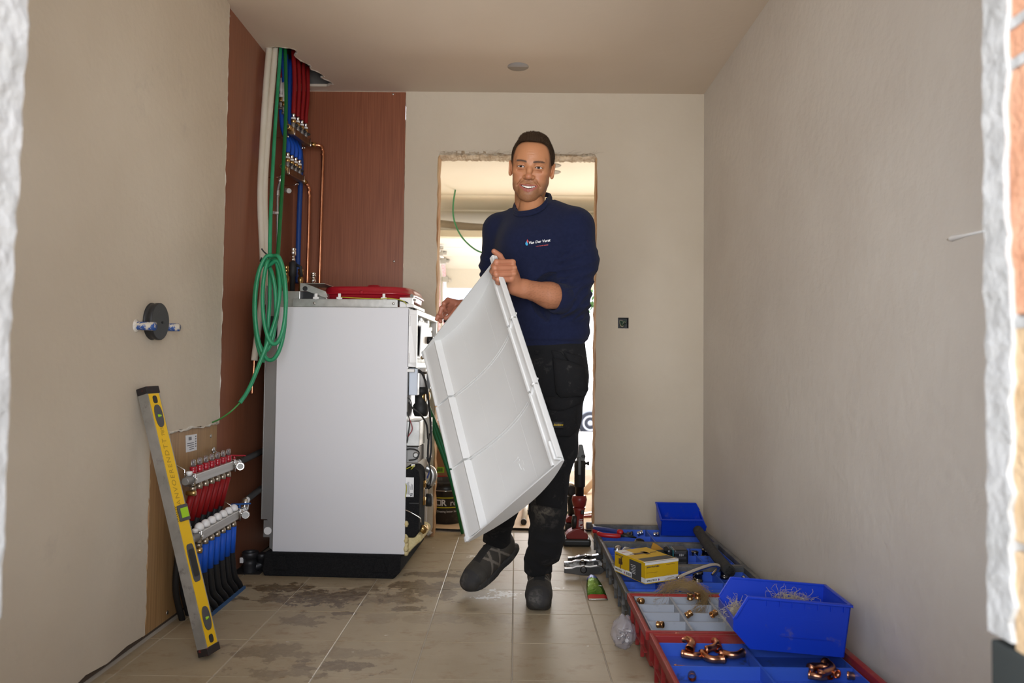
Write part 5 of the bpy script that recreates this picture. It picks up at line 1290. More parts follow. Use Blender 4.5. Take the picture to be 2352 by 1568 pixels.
MB().prof((U(1331.5),0,V(1143)),(0,0,1),[(0,.022),(V(1121)-V(1143),.022),(V(1121)-V(1143),.027),(V(1119)-V(1143),.029),(V(1078)-V(1143),.029),(V(1074)-V(1143),.030),(V(1062)-V(1143),.030),(V(1060)-V(1143),.020)],24).build('barrel', tool_k, t)
MB().box((U(1326),-.034,V(1092)),(U(1333),-.024,V(1052))).build('lever_bar', mat('tool_steel', (.10,.10,.095), .35, .8), t, bevel=.002)
MB().poly([(U(1324),-.016,V(1062)),(U(1342),-.016,V(1062)),(U(1344),-.016,V(1050)),(U(1341),-.016,V(1042)),(U(1338),-.016,V(1026)),(U(1336),-.016,V(1023)),(U(1329),-.016,V(1023)),(U(1327),-.016,V(1040)),(U(1323),-.016,V(1052))], (0,.032,0)).build('jaw', MATS['tool_steel'], t, bevel=.003)
MB().prof((U(1338),-.026,V(1050)),(0,1,0),[(0,.009),(.052,.009)],14).prof((U(1343),0,V(1067)),(1,0,0),[(0,.006),(.012,.006),(.013,.010),(.022,.010)],14).prof((U(1322),0,V(1067)),(-1,0,0),[(0,.006),(.006,.008)],10).build('pin', tool_k, t)
text('lettering', 'HILTI', MATS['print_white'], .022, root_matrix(t) @ frame((U(1334),-.0255,V(1204)),(0,0,-1),(1,0,0)), t, bold=.0006)
text('lettering', 'NPR 032', MATS['print_white'], .009, root_matrix(t) @ frame((U(1330),-.0265,V(1203)),(0,0,-1),(1,0,0)), t)
pos2 = PZ(1311,1221); 
t = thing('power_tool', 'smaller red and black cordless tool standing behind the red press tool', 'power tool', pos2)
k2 = pos2.y/1700
def U2(px): return (px-1311)*k2
def V2(py): return (1221-py)*k2
MB().box((U2(1297),-.045,0),(U2(1325),.045,V2(1198))).build('battery', tool_k, t, bevel=.008)
MB().poly([(U2(1298),-.035,V2(1198)),(U2(1324),-.035,V2(1198)),(U2(1322),-.035,V2(1186)),(U2(1306),-.035,V2(1183)),(U2(1299),-.035,V2(1190))], (0,.07,0)).build('foot', tool_r, t, bevel=.005)
MB().ring([(U2(1313),0,V2(1186)),(U2(1312),0,V2(1160)),(U2(1311),0,V2(1140))],[.020,.022,.026],16).build('handle', tool_k, t)
MB().prof((U2(1312),-.07,V2(1126)),(0,1,0),[(0,.020),(.01,.034),(.10,.036),(.15,.030),(.19,.022)],20).build('motor', tool_k, t)
MB().prof((U2(1309),-.06,V2(1119)),(0,1,0),[(0,.012),(.004,.028),(.06,.028),(.064,.02)],18).build('metal_top', chrome, t)
# ------------------------------------------------------------ things in and beyond the doorway
cardb = mat('cardboard', (.30,.155,.07), .8, col2=(.34,.18,.085), scale=3)
o = thing('cardboard_box', 'large brown cardboard carton standing behind the black bucket', 'box', (-.42, 4.62, .004))
MB().box((-.30,0,0),(.30,.40,.56)).build('carton', cardb, o, bevel=.003)
MB().box((-.30,-.0012,.0),(.30,.0,.56)).build('front_face', cardb, o)
a = P(1008,1079,4.615) - o.location
l1 = MB().cbox((a.x, -.002, a.z),(.066,.001,.034)).build('green_label', mat('lime_label', (.35,.62,.03), .6), o)
bb = MB()
for i in range(12): bb.cbox((a.x-.020+i*.0040, -.003, a.z),(.0018 if i%3 else .0028,.001,.022))
bb.build('barcode', black, l1)['kind'] = 'stuff'
a = P(1011,1100,4.615) - o.location
l2 = MB().cbox((a.x, -.002, a.z),(.080,.001,.042)).build('red_border_label', mat('label_red', (.45,.02,.02), .6), o)
MB().cbox((a.x, -.003, a.z-.002),(.072,.001,.032)).build('label_face', mat('label_cream', (.62,.50,.38), .6), l2)
bb = MB()
for i in range(14): bb.cbox((a.x-.024+i*.0038, -.004, a.z+.004),(.0016 if i%3 else .0026,.001,.014))
for i in range(3): bb.cbox((a.x-.005, -.004, a.z-.008-i*.004),(.04-.01*i,.001,.0016))
bb.build('barcode', black, l2)['kind'] = 'stuff'
bk = mat('bucket_black', (.014,.014,.015), .35, dirt=((.12,.12,.12), 9, .58, .75))
bc0 = PZ(1020,1207); bc0.y += .10; bc0.z = .006
t = thing('bucket', 'black plastic bucket with white lettering and yellow lines in the doorway', 'bucket', bc0)
MB().prof((0,0,0),(0,0,1),[(0,.096),(.003,.100),(.19,.118),(.195,.122),(.20,.122),(.202,.119),(.235,.122),(.24,.128),(.246,.128),(.246,.121),(.20,.116),(.02,.096),(.015,.02)],40,caps=False).build('pail', bk, t)
MB().ring([( .1235*math.cos(a), .1235*math.sin(a), .199) for a in [PI+PI*i/24 for i in range(25)]], .0022, 6).build('wire_handle', chrome, t)
def wrap(name, s, size, z, ang0, m, rr=.1145, body=None, sc_=1.0, bold=0, align='LEFT'):
    cu = bpy.data.curves.new(name, 'FONT'); cu.body = s; cu.size = size; cu.align_x = align; cu.resolution_u = 4; cu.offset = bold
    ob = bpy.data.objects.new(name, cu); C.objects.link(ob); dg = bpy.context.evaluated_depsgraph_get(); dg.update()
    me = bpy.data.meshes.new_from_object(ob.evaluated_get(dg)); bpy.data.objects.remove(ob)
    for v in me.vertices:
        an = ang0 + v.co.x/rr; zz = z+v.co.y; r_ = .100+.018*(zz/.19)+.0012
        v.co = Vector((r_*math.sin(an), -r_*math.cos(an), zz))
    me.materials.clear(); me.materials.append(m); ob = bpy.data.objects.new(name, me); C.objects.link(ob); ob.parent = t; return ob
wp = mat('print_pure_white', (.75,.75,.75), .5); yp = mat('print_yellow', (.55,.50,.02), .5)
def band(a0, a1, z0, z1, m, name):
    n = 16; vs = []; fs = []
    for i in range(n+1):
        an = a0+(a1-a0)*i/n
        for zz in (z0, z1):
            r_ = .100+.018*(zz/.19)+.0012; vs.append((r_*math.sin(an), -r_*math.cos(an), zz))
    for i in range(n): fs.append((i*2, i*2+2, i*2+3, i*2+1))
    return MB().add(vs, fs).build(name, m, t)
band(-.52,.95,.155,.160,yp,'yellow_line'); band(-.52,.95,.098,.103,yp,'yellow_line')
wrap('lettering', 'R', .050, .112, -.16, wp, bold=.0012); wrap('lettering', 're', .050, .112, .30, wp)
MB2 = [(-.42,-.38),(-.20,-.17)]
band(-.43,-.39,.112,.146,wp,'logo_bar'); band(-.43,-.17,.141,.146,wp,'logo_bar'); band(-.43,-.17,.112,.117,wp,'logo_bar'); band(-.20,-.165,.117,.141,wp,'logo_bar')
wrap('lettering', 'Creating better living', .0165, .072, -.42, wp)

# green hoses leaning from behind the boiler to the doorway
for i in range(5):
    d = i*6
    q = [P(952,850+d*.4,3.93), P(968,893+d,3.95), P(984+i*1.5,932+d*.8,3.96), P(1006-i*2,985+d*.5,3.97), P(1030-i*3,1050,3.98), P(1052-i*3,1120,4.0), PZ(1082-i*5,1212+i*3,.01)]
    c_, r_ = corr(cr(q, 8), .0085, .006, .0007)
    o = MB().ring(c_, r_, 8).build('conduit', green if i % 2 else green_d)
    tag(o, f'{ORD[i]} from the top of the green conduits leaning from the boiler to the doorway', 'hose', 'green conduits between boiler and doorway')

# white tubes on the paper
def tube(label, a, b, r_, m, cap=True, cat='tube'):
    t = thing('tube', label, cat, a)
    MB().cyl(a, b, r_, n=14).build('shaft', m, t, world=True)
    if cap: d = (a-b).normalized(); MB().cyl(a-d*.004, a+d*.012, r_*1.08, n=14).build('end_plug', rubber, t, world=True)
tube('white tube with black end lying beyond his legs, the nearer of two', PZ(1203,1198,.022), PZ(1212,1128,.022), .0165, whiteplast)
tube('white tube with black end lying beyond his legs, the farther of two', PZ(1213,1176,.018), PZ(1218,1120,.018), .0125, whiteplast)
tube('pale wooden pole leaning in the garage behind the red press tool', PZ(1342,1130,.02), P(1420,1040,6.0), .022, mat('pale_pole', (.66,.48,.34), .6), False, 'pole')
t = thing('black_reel', 'black round reel standing just behind the right door jamb', 'reel', PZ(1371,1160)+Vector((0,.05,0)))
MB().prof((.02,0,.115),(1,0,0),[(0,.11),(.01,.115),(.04,.115),(.05,.11)],28).build('disc', rubber, t)
t = thing('pipe_wrench', 'red and silver wrench lying on the paper behind the press tool', 'wrench', PZ(1352,1187,.012))
MB().bar((-.06,0,.0),(.07,.05,.0),.022,.016).build('handle', tool_r, t, bevel=.004)
MB().bar((-.03,.06,.005),(.06,.12,.005),.03,.014).prof((.055,.12,0),(0,0,1),[(0,.02),(.014,.02)],14).build('jaw', chrome, t, bevel=.003)
t = MB().prof(PZ(1354,1208,.026)+Vector((-.02,0,0)), (1,0,0), [(0,.018),(.004,.024),(.034,.024),(.038,.018)], 20).build('tape_roll', mat('roll_grey', (.06,.07,.10), .5)); tag(t, 'small dark roll lying on the paper beside the door jamb', 'roll')
t = MB().prof(PZ(1303,1178,.012), (1,.2,.3), [(0,.010),(.03,.014),(.05,.010)], 12).build('green_cap', mat('cap_green', (.01,.12,.05), .4)); tag(t, 'small dark green cap on the paper behind his leg', 'cap')

# ------------------------------------------------------------ the white cover he holds
TR = Vector((-.075, 2.68, 1.327)); BR = Vector((.134, 2.262, .641)); TL = Vector((-.381, 3.047, .992))
TR, BR, TL = P(1139,592,2.68), P(1283,1064,2.262), P(972,805,3.047)
ue = TL-TR; ve = BR-TR; PW, PLn = ue.length, ve.length
uh = ue.normalized(); nh = uh.cross(ve).normalized(); vh = nh.cross(uh).normalized()    # nh faces the camera (inside)
if nh.y > 0: nh = -nh
pmw = mat('cover_white', (.70,.70,.685), .4, coat=.05, col2=(.67,.67,.655), scale=4)
pn = thing('boiler_cover', 'white moulded boiler front cover held up by the man, inside facing camera', 'cover', TR)
pn_M = Matrix((uh, vh, nh)).transposed().to_4x4(); pn_M.translation = TR
def PN(name, mb, m=pmw, bevel=0, parent=None):
    o = mb.build(name, m, parent or pn, bevel=bevel)
    o.data.transform(root_matrix(pn).inverted() @ pn_M); return o
def g(u):
    return -(.004 + .062*(1-abs(2*u/PW-1)**2.0))
# curved shell with thickness
NU, NV = 40, 6; vs = []; fs = []
for side in (0, 1):
    for j in range(NV+1):
        for i in range(NU+1):
            u = PW*i/NU; vs.append((u, PLn*j/NV, g(u) - side*.004))
n1 = (NU+1)*(NV+1)
for j in range(NV):
    for i in range(NU):
        a = j*(NU+1)+i; fs.append((a, a+1, a+NU+2, a+NU+1)); fs.append((n1+a, n1+a+NU+1, n1+a+NU+2, n1+a+1))
PN('shell', MB().add(vs, fs, 0, None, True))
def endwall(v0, v1, name):
    vs = []; fs = []
    for v in (v0, v1):
        for i in range(NU+1):
            u = PW*i/NU; vs += [(u, v, 0.0), (u, v, g(u)-.004)]
    m = 2*(NU+1)
    for i in range(NU):
        a = 2*i
        fs += [(a, a+1, a+3, a+2), (m+a, m+a+2, m+a+3, m+a+1), (a, a+2, m+a+2, m+a), (a+1, m+a+1, m+a+3, a+3)]
    fs += [(0, m, m+1, 1), (2*NU, 2*NU+1, m+2*NU+1, m+2*NU)]
    return PN(name, MB().add(vs, fs))
endwall(0, .004, 'top_wall'); endwall(PLn-.004, PLn, 'bottom_wall')
# side flanges, each in three lengths with notches between
seg3 = [(.004,.325),(.335,.655),(.665,.985)]
for (a, b) in seg3:
    PN('edge_lip', MB().box((0,a*PLn,-.006),(.006,b*PLn,.014)), bevel=.0012)
    PN('inner_ridge', MB().poly([(.046,a*PLn,-.016),(.052,a*PLn,-.004),(.060,a*PLn,-.004),(.072,a*PLn,g(.08)-.001),(.046,a*PLn,g(.05)-.003)], (0,(b-a)*PLn,0)), bevel=.001)
    PN('edge_lip', MB().box((PW-.006,a*PLn,-.020),(PW,b*PLn,.006)), bevel=.0012)
    PN('left_flange', MB().poly([(PW-.006,a*PLn,-.004),(PW-.070,a*PLn,-.012),(PW-.078,a*PLn,-.010),(PW-.088,a*PLn,g(PW-.085)-.001),(PW-.006,a*PLn,-.02)], (0,(b-a)*PLn,0)), bevel=.001)
PN('channel_floor', MB().box((.003,.003,-.011),(.050,PLn-.003,-.008)))
for f in (.33, .66):
    PN('notch_tab', MB().poly([(.004,f*PLn-.026,-.018),(.046,f*PLn+.012,-.018),(.046,f*PLn+.012,-.002),(.004,f*PLn-.026,.004)], (0,.004,0)), bevel=.001)
    PN('notch_pin', MB().cyl((-.001,f*PLn,.010),(.016,f*PLn,.010),.0042,n=10))
    # curved double rib
    for dv in (-.005, .005):
        q = []
        for i in range(25):
            u = .060+(PW-.145)*i/24; q.append((u, f*PLn+dv, g(u)+.001))
        PN('cross_rib', MB().ring(q, .0022, 6))
for u in (.20, .38):
    for (a, b) in seg3: PN('mould_line', MB().box((u-.0006,a*PLn+.01,g(u)-.002),(u+.0006,b*PLn-.012,g(u)+.00025)))
PN('top_hook', MB().box((.0,-.014,-.010),(.022,.03,.012)), bevel=.003)
PN('latch_tab', MB().box((.010,PLn-.075,-.010),(.020,PLn-.01,.018)), bevel=.004)
PN('latch_tab', MB().box((PW-.004,PLn-.02,-.012),(PW+.008,PLn-.0,.008)), bevel=.002)
cl_ = PN('corner_bracket', MB().box((PW-.012,-.002,-.02),(PW+.022,.034,-.014)).box((PW+.004,.0,-.018),(PW+.010,.032,.006)), mat('clear_bracket', (.72,.73,.74), .3), .002)
PN('brass_clip', MB().cyl((PW+.006,.016,-.006),(PW+.030,.016,-.006),.007,n=12), brass)
PN('corner_clip', MB().ring(cr([(.012,.034,.008),(.030,.030,.012),(.040,.038,.010),(.028,.046,.008)],5), .004, 8), mat('brown_clip', (.30,.20,.13), .35, .4))
# embossed recycling mark
em = MB()
c0 = (.27, PLn*.80)
for (a, b, w_, h_) in [(0,0,.004,.03),(.012,.004,.004,.024),(.024,-.004,.018,.003),(.024,.02,.018,.003),(.045,.0,.003,.01),(.05,.012,.01,.003)]:
    em.box((c0[0]-b, c0[1]+a, g(c0[0])-.0005),(c0[0]-b+h_, c0[1]+a+w_, g(c0[0])+.0012))
PN('embossed_mark', em)
# ------------------------------------------------------------ distance-field modelling for the man
class Field:
    def __init__(s, lo, hi, h):
        s.lo = np.array(lo, np.float32); s.h = h
        s.n = np.maximum(4, np.ceil((np.array(hi)-np.array(lo))/h).astype(int)+1)
        s.v = np.full(s.n, .25, np.float32)
        s.ax = [s.lo[i]+h*np.arange(s.n[i], dtype=np.float32) for i in range(3)]
    def blk(s, lo, hi):
        sl = []
        for i in range(3):
            a = int(max(0, math.floor((lo[i]-s.lo[i])/s.h))); b = int(min(s.n[i], math.ceil((hi[i]-s.lo[i])/s.h)+1))
            if b <= a: return None
            sl.append(slice(a, b))
        g_ = np.meshgrid(*[s.ax[i][sl[i]] for i in range(3)], indexing='ij', sparse=True)
        return tuple(sl), g_
    def put(s, fn, lo, hi, k=.01, sub=False):
        pad = k*1.5+s.h*3
        q = s.blk([a-pad for a in lo], [b+pad for b in hi])
        if q is None: return s
        sl, (X, Y, Z) = q
        d = fn(X, Y, Z).astype(np.float32); a = s.v[sl]
        if sub:
            d = -d; h_ = np.clip(.5-.5*(a-d)/k, 0, 1); s.v[sl] = a + (d-a)*h_ + k*h_*(1-h_)
        else:
            h_ = np.clip(.5+.5*(a-d)/k, 0, 1); s.v[sl] = a + (d-a)*h_ - k*h_*(1-h_)
        return s
    def ell(s, c, r, k=.01, sub=False, rot=None):
        c = np.array(c, float); r = np.array(r, float); m = max(r); Rm = None if rot is None else np.array(rot.to_3x3().inverted())
        def fn(X, Y, Z):
            x, y, z = X-c[0], Y-c[1], Z-c[2]
            if Rm is not None: x, y, z = Rm[0,0]*x+Rm[0,1]*y+Rm[0,2]*z, Rm[1,0]*x+Rm[1,1]*y+Rm[1,2]*z, Rm[2,0]*x+Rm[2,1]*y+Rm[2,2]*z
            k0 = np.sqrt((x/r[0])**2+(y/r[1])**2+(z/r[2])**2); k1 = np.sqrt((x/r[0]**2)**2+(y/r[1]**2)**2+(z/r[2]**2)**2)+1e-9
            return k0*(k0-1)/k1
        e = r if rot is None else [m]*3
        return s.put(fn, c-e, c+e, k, sub)
    def cap(s, a, b, ra, rb, k=.01, sub=False, yaw=None, sy=1.0):
        a = np.array(a, float); b = np.array(b, float); ab = b-a; L2 = float(ab@ab)+1e-12
        cy_, sn = (math.cos(yaw), math.sin(yaw)) if yaw is not None else (1, 0)
        def fn(X, Y, Z):
            x, y, z = X-a[0], Y-a[1], Z-a[2]
            t = np.clip((x*ab[0]+y*ab[1]+z*ab[2])/L2, 0, 1)
            x, y, z = x-t*ab[0], y-t*ab[1], z-t*ab[2]
            if yaw is not None:
                u = cy_*x+sn*y; w = (-sn*x+cy_*y)/sy; 
                return (np.sqrt(u*u+w*w+z*z) - (ra+(rb-ra)*t))*min(1, sy**.5)
            return np.sqrt(x*x+y*y+z*z) - (ra+(rb-ra)*t)
        m = max(ra, rb)
        return s.put(fn, np.minimum(a,b)-m, np.maximum(a,b)+m, k, sub)
    def chain(s, pts, k=.01, **kw):
        for (a, ra), (b, rb) in zip(pts[:-1], pts[1:]): s.cap(a, b, ra, rb, k, **kw)
        return s
    def mesh(s):
        v = s.v; neg = v < 0; nx, ny, nz = v.shape
        cnt = np.zeros((nx-1,ny-1,nz-1), np.int8); acc = np.zeros((nx-1,ny-1,nz-1,3), np.float32); any_ = np.zeros((nx-1,ny-1,nz-1), bool)
        def sub_(A, dx, dy, dz): return A[dx:nx-1+dx, dy:ny-1+dy, dz:nz-1+dz]
        c8 = [sub_(neg, *d) for d in [(i,j,k) for i in (0,1) for j in (0,1) for k in (0,1)]]
        allin = np.logical_and.reduce(c8); anyin = np.logical_or.reduce(c8); act = anyin & ~allin
        I = np.argwhere(act); ids = -np.ones(act.shape, np.int64); ids[act] = np.arange(len(I))
        P_a = np.zeros((len(I), 3)); N_a = np.zeros(len(I))
        ofs = np.array([(i,j,k) for i in (0,1) for j in (0,1) for k in (0,1)])
        vals = np.stack([v[I[:,0]+o[0], I[:,1]+o[1], I[:,2]+o[2]] for o in ofs], 1)
        for a in range(8):
            for b in range(a+1, 8):
                if np.abs(ofs[a]-ofs[b]).sum() != 1: continue
                va, vb = vals[:,a], vals[:,b]; m = (va < 0) != (vb < 0)
                t = np.where(m, va/np.where(m, va-vb, 1), 0)[:,None]
                P_a += m[:,None]*(ofs[a]+(ofs[b]-ofs[a])*t); N_a += m
        verts = s.lo + s.h*(I + P_a/np.maximum(N_a,1)[:,None])
        faces = []
        for ax in range(3):
            u, w = (ax+1)%3, (ax+2)%3
            d = [0,0,0]; d[ax] = 1
            A = neg[:nx-d[0], :ny-d[1], :nz-d[2]]; B = neg[d[0]:, d[1]:, d[2]:]
            E = np.argwhere(A != B); E = E[(E[:,u] > 0) & (E[:,w] > 0) & (E[:,u] < s.n[u]-1) & (E[:,w] < s.n[w]-1)]
            if not len(E): continue
            sg = A[E[:,0],E[:,1],E[:,2]]
            def at(du, dw):
                q = E.copy(); q[:,u] += du; q[:,w] += dw; return ids[q[:,0],q[:,1],q[:,2]]
            Q = np.stack([at(-1,-1), at(0,-1), at(0,0), at(-1,0)], 1); Q[~sg] = Q[~sg][:, ::-1]
            faces.append(Q)
        return verts, np.concatenate(faces)
def V3(p): return (p.x, p.y, p.z) if isinstance(p, Vector) else tuple(p)
def meshobj(name, parts, m, parent, cols=None, smooth_it=0):
    vs = []; fs = []; o = 0
    for v, f in parts: vs.append(v); fs.append(f+o); o += len(v)
    vs = np.concatenate(vs); fs = np.concatenate(fs); ok = (fs >= 0).all(1); fs = fs[ok]
    off = np.array(root_matrix(parent).translation); vs = vs - off
    me = bpy.data.meshes.new(name); me.vertices.add(len(vs)); me.vertices.foreach_set('co', vs.astype(np.float32).ravel())
    me.loops.add(len(fs)*4); me.loops.foreach_set('vertex_index', fs.astype(np.int32).ravel())
    me.polygons.add(len(fs)); me.polygons.foreach_set('loop_start', np.arange(len(fs), dtype=np.int32)*4)
    me.polygons.foreach_set('use_smooth', np.ones(len(fs), bool)); me.update(calc_edges=True); me.validate()
    me.materials.append(m)
    if cols is not None:
        at = me.color_attributes.new('Col', 'FLOAT_COLOR', 'POINT'); c4 = np.ones((len(vs),4), np.float32); c4[:,:3] = cols; at.data.foreach_set('color', c4.ravel())
    ob = bpy.data.objects.new(name, me); C.objects.link(ob); ob.parent = parent
    if smooth_it:
        sm = ob.modifiers.new('smooth', 'SMOOTH'); sm.iterations = smooth_it; sm.factor = .5
    return ob
def wn(X, Y, Z, f, seed):
    r = np.random.RandomState(seed); w = 0
    out = 0
    for i in range(5):
        d = r.randn(3); d /= np.linalg.norm(d); e = r.randn(3); e /= np.linalg.norm(e); ph = r.rand(2)*6.28
        out = out + np.sin(f*(d[0]*X+d[1]*Y+d[2]*Z) + 1.6*np.sin(f*.6*(e[0]*X+e[1]*Y+e[2]*Z)+ph[0]) + ph[1])
    return out/5
def colmat(name, rough, bump=0, bs=200, sheen=0, spec=.5, sss=0, stretch=None):
    m = mat(name, (.5,.5,.5), rough, bump=bump, bscale=bs, sheen=sheen, spec=spec, stretch=stretch)
    a = m.node_tree.nodes.new('ShaderNodeVertexColor'); a.layer_name = 'Col'
    m.node_tree.links.new(a.outputs[0], m.node_tree.nodes['Principled BSDF'].inputs['Base Color'])
    if sss:
        b = m.node_tree.nodes['Principled BSDF']; b.inputs['Subsurface Weight'].default_value = sss
        b.inputs['Subsurface Radius'].default_value = (.012,.005,.003); b.inputs['Subsurface Scale'].default_value = 1.0
    return m
skin_m = colmat('skin', .48, bump=.12, bs=420, sss=.12)

man = thing('person', 'smiling person in navy sweatshirt and black work trousers holding the white cover', 'person', (.07, 2.98, 0))

# ---- head, in head coordinates: x to the picture's right, f towards the camera, z up, origin between the eyes' centres
SH = .98
HM = Matrix.Translation(P(1217.2,383,2.866)) @ Matrix.Rotation(math.radians(-5),4,'Z') @ Matrix.Rotation(math.radians(5.5),4,'Y') @ Matrix.Rotation(math.radians(13),4,'X') @ Matrix.Diagonal((SH*1.055,SH,SH,1)) @ Matrix.Translation((0,.077,0))
hf = Field((-.105,-.125,-.285), (.105,.125,.155), .00135)
def hc(x, f, z): return (x, -f, z)
def E(x, f, z, rx, rf, rz, k=.012, sub=False, rot=None): hf.ell(hc(x,f,z), (rx,rf,rz), k, sub, rot)
E(0,-.022,.035,.0790,.098,.094); E(0,.002,-.026,.0695,.066,.062,.03); E(0,.018,.022,.067,.070,.088,.02)
E(0,.012,-.060,.0535,.064,.062,.03); E(0,.050,-.098,.0305,.030,.034,.025)
hf.cap(hc(-.052,-.012,-.060), hc(-.022,.056,-.116), .013, .012, .025); hf.cap(hc(.052,-.012,-.060), hc(.022,.056,-.116), .013, .012, .025)
E(0,.067,-.124,.018,.015,.013,.014)
for s_ in (-1, 1):
    E(s_*.046,.046,-.022,.023,.025,.019,.016); E(s_*.034,.058,-.048,.020,.020,.020,.014); E(s_*.045,.040,-.070,.018,.026,.030,.02)
    hf.cap(hc(s_*.012,.079,.020), hc(s_*.046,.062,.026), .0085, .008, .012)
    E(s_*.036,.088,.001,.018,.013,.0120,.008,True)
    E(s_*.034,.066,-.001,.0168,.0140,.0138,.006)
E(0,.070,-.078,.035,.018,.024,.014)
hf.chain([(hc(0,.078,.012),.0085),(hc(0,.0895,-.014),.0088),(hc(0,.0995,-.036),.0105)], k=.010)
E(0,.1010,-.0405,.0118,.0105,.0098,.010)
for s_ in (-1, 1):
    E(s_*.0145,.0870,-.0420,.0090,.0110,.0080,.009)
    E(s_*.0078,.0985,-.0515,.0036,.0050,.0034,.003,True)
    hf.cap(hc(s_*.0205,.084,-.046), hc(s_*.041,.066,-.074), .0008, .0010, .011, True)
    hf.cap(hc(s_*.0195,.0815,-.0150), hc(s_*.045,.069,-.0170), .0002, .0002, .009, True)
    # eye opening (narrow, smiling) and lids
    def op(X, Y, Z, s_=s_):
        x = (X-s_*.034)/.0145; zz = Z - (-.0008) + .0014*x*x
        return np.maximum(np.maximum(np.abs(zz)/.0035-np.sqrt(np.clip(1-x*x,0,1)), np.abs(x)-1)*.0050, np.abs(-Y-.080)-.013)
    hf.put(op, (s_*.034-.016,-.095,-.010), (s_*.034+.016,-.066,.010), .0012, True)
    hf.chain([(hc(s_*.0195,.0770,.0035),.0010),(hc(s_*.027,.0805,.0062),.0013),(hc(s_*.036,.0812,.0066),.0014),(hc(s_*.045,.0775,.0045),.0013),(hc(s_*.0505,.0730,.0010),.0010)], k=.005)
# mouth: lips around an open smile
hf.chain([(hc(-.0345,.0640,-.0690),.0028),(hc(-.017,.0800,-.0725),.0040),(hc(-.004,.0868,-.0715),.0048),(hc(.004,.0868,-.0715),.0048),(hc(.017,.0800,-.0725),.0040),(hc(.0345,.0640,-.0690),.0028)], k=.004)
hf.chain([(hc(-.0335,.0640,-.0705),.0028),(hc(-.020,.0770,-.0850),.0044),(hc(0,.0835,-.0915),.0056),(hc(.020,.0770,-.0850),.0044),(hc(.0335,.0640,-.0705),.0028)], k=.004)
def mo(X, Y, Z):
    x = X/.0300; top_ = -.0760 + .0040*x*x; bot_ = -.0856 + .0130*x*x
    return np.maximum(np.maximum(Z-top_, bot_-Z), np.maximum(np.abs(X)-.0297, np.abs(-Y-.080)-.021))
hf.put(mo, (-.030,-.102,-.091), (.030,-.056,-.073), .0022, True)
E(0,.070,-.106,.024,.014,.009,.02)
for z_ in (.050, .060, .070): hf.cap(hc(-.028,.0875-(z_-.04)*.17,z_), hc(.028,.0875-(z_-.04)*.17,z_+.001), .0006, .0006, .003, True)
for s_ in (-1, 1):      # ears
    rt = Matrix.Rotation(s_*math.radians(22),4,'Z') @ Matrix.Rotation(s_*math.radians(6),4,'Y')
    hf.ell(hc(s_*.0835,-.014,-.006), (.0075,.017,.0300), .006, False, rt)
    hf.ell(hc(s_*.0900,-.008,-.004), (.0050,.010,.0190), .003, True, rt)
    hf.ell(hc(s_*.0815,-.006,-.0310), (.0060,.009,.0090), .005)
# neck
hf.cap(hc(0,-.030,-.085), hc(.004,-.046,-.275), .0560, .0640, .02)
for s_ in (-1, 1): hf.cap(hc(s_*.052,-.030,-.055), hc(s_*.016,.010,-.255), .0125, .0110, .018)
E(0,.016,-.175,.011,.012,.014,.014)
hv, hfc = hf.mesh(); x, f_, z = hv[:,0], -hv[:,1], hv[:,2]
skin = np.array([.485,.215,.100]); skin2 = np.array([.44,.155,.080]); col = np.tile(skin, (len(hv),1))
def mixc(mask, c): 
    global col
    m = np.clip(mask,0,1)[:,None]; col = col*(1-m)+np.array(c)*m
sm01 = lambda a, b, t: np.clip((t-a)/(b-a),0,1)**2*(3-2*np.clip((t-a)/(b-a),0,1))
mixc(.5*np.exp(-((np.abs(x)-.042)**2/.0003+(z+.038)**2/.0005))*(f_>0), skin2)
mixc(.5*np.exp(-(x**2/.00015+(z+.040)**2/.0002))*(f_>.08), (.42,.13,.08))
gr = (.55+.45*np.random.RandomState(1).rand(len(hv)))
jl = sm01(-.052,-.072,z+.25*np.maximum(0,.0-np.abs(x)))*sm01(-.175,-.135,z)*sm01(-.03,.01,f_)
mst = np.exp(-((z+.061)/.0095)**2)*(np.abs(x)<.036)*sm01(.060,.072,f_)
cheek = 1-np.exp(-((np.abs(x)-.030)**2/.00022+(z+.066)**2/.0002))
mixc(np.maximum(jl*.60*cheek, mst*.48)*gr, (.11,.058,.028))
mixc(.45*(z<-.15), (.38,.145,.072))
# hair roots thinning into the brow and temples
qf = ((np.abs(x)/(.0715-.006*np.clip((z-.03)/.06,0,1)))**4 + (np.maximum(z-.004,0)/.0950)**4 + 1e-9)**(1/4)
mixc(np.clip((qf-.93)/.07,0,1)*sm01(-.012,.012,z)*(np.abs(x)<.079)*(f_>-.005)*(.35+.65*gr)*.9, (.035,.018,.010))
# lips
t_ = np.abs(x)/.0345
up = (z > -.0785) & (z < -.0685-.0005*t_); lo_ = (z <= -.0765) & (z > -.0985+.0210*t_**2)
lipm = (up | lo_) & (np.abs(x) < .0350) & (f_ > .0635)
mixc(lipm*.8, (.34,.085,.070))
mixc((((np.abs(x) < .0300) & (z < -.0752+.004*(x/.03)**2) & (z > -.0870+.0140*(x/.0300)**2) & (f_ < .0800)))*.95, (.10,.02,.018))
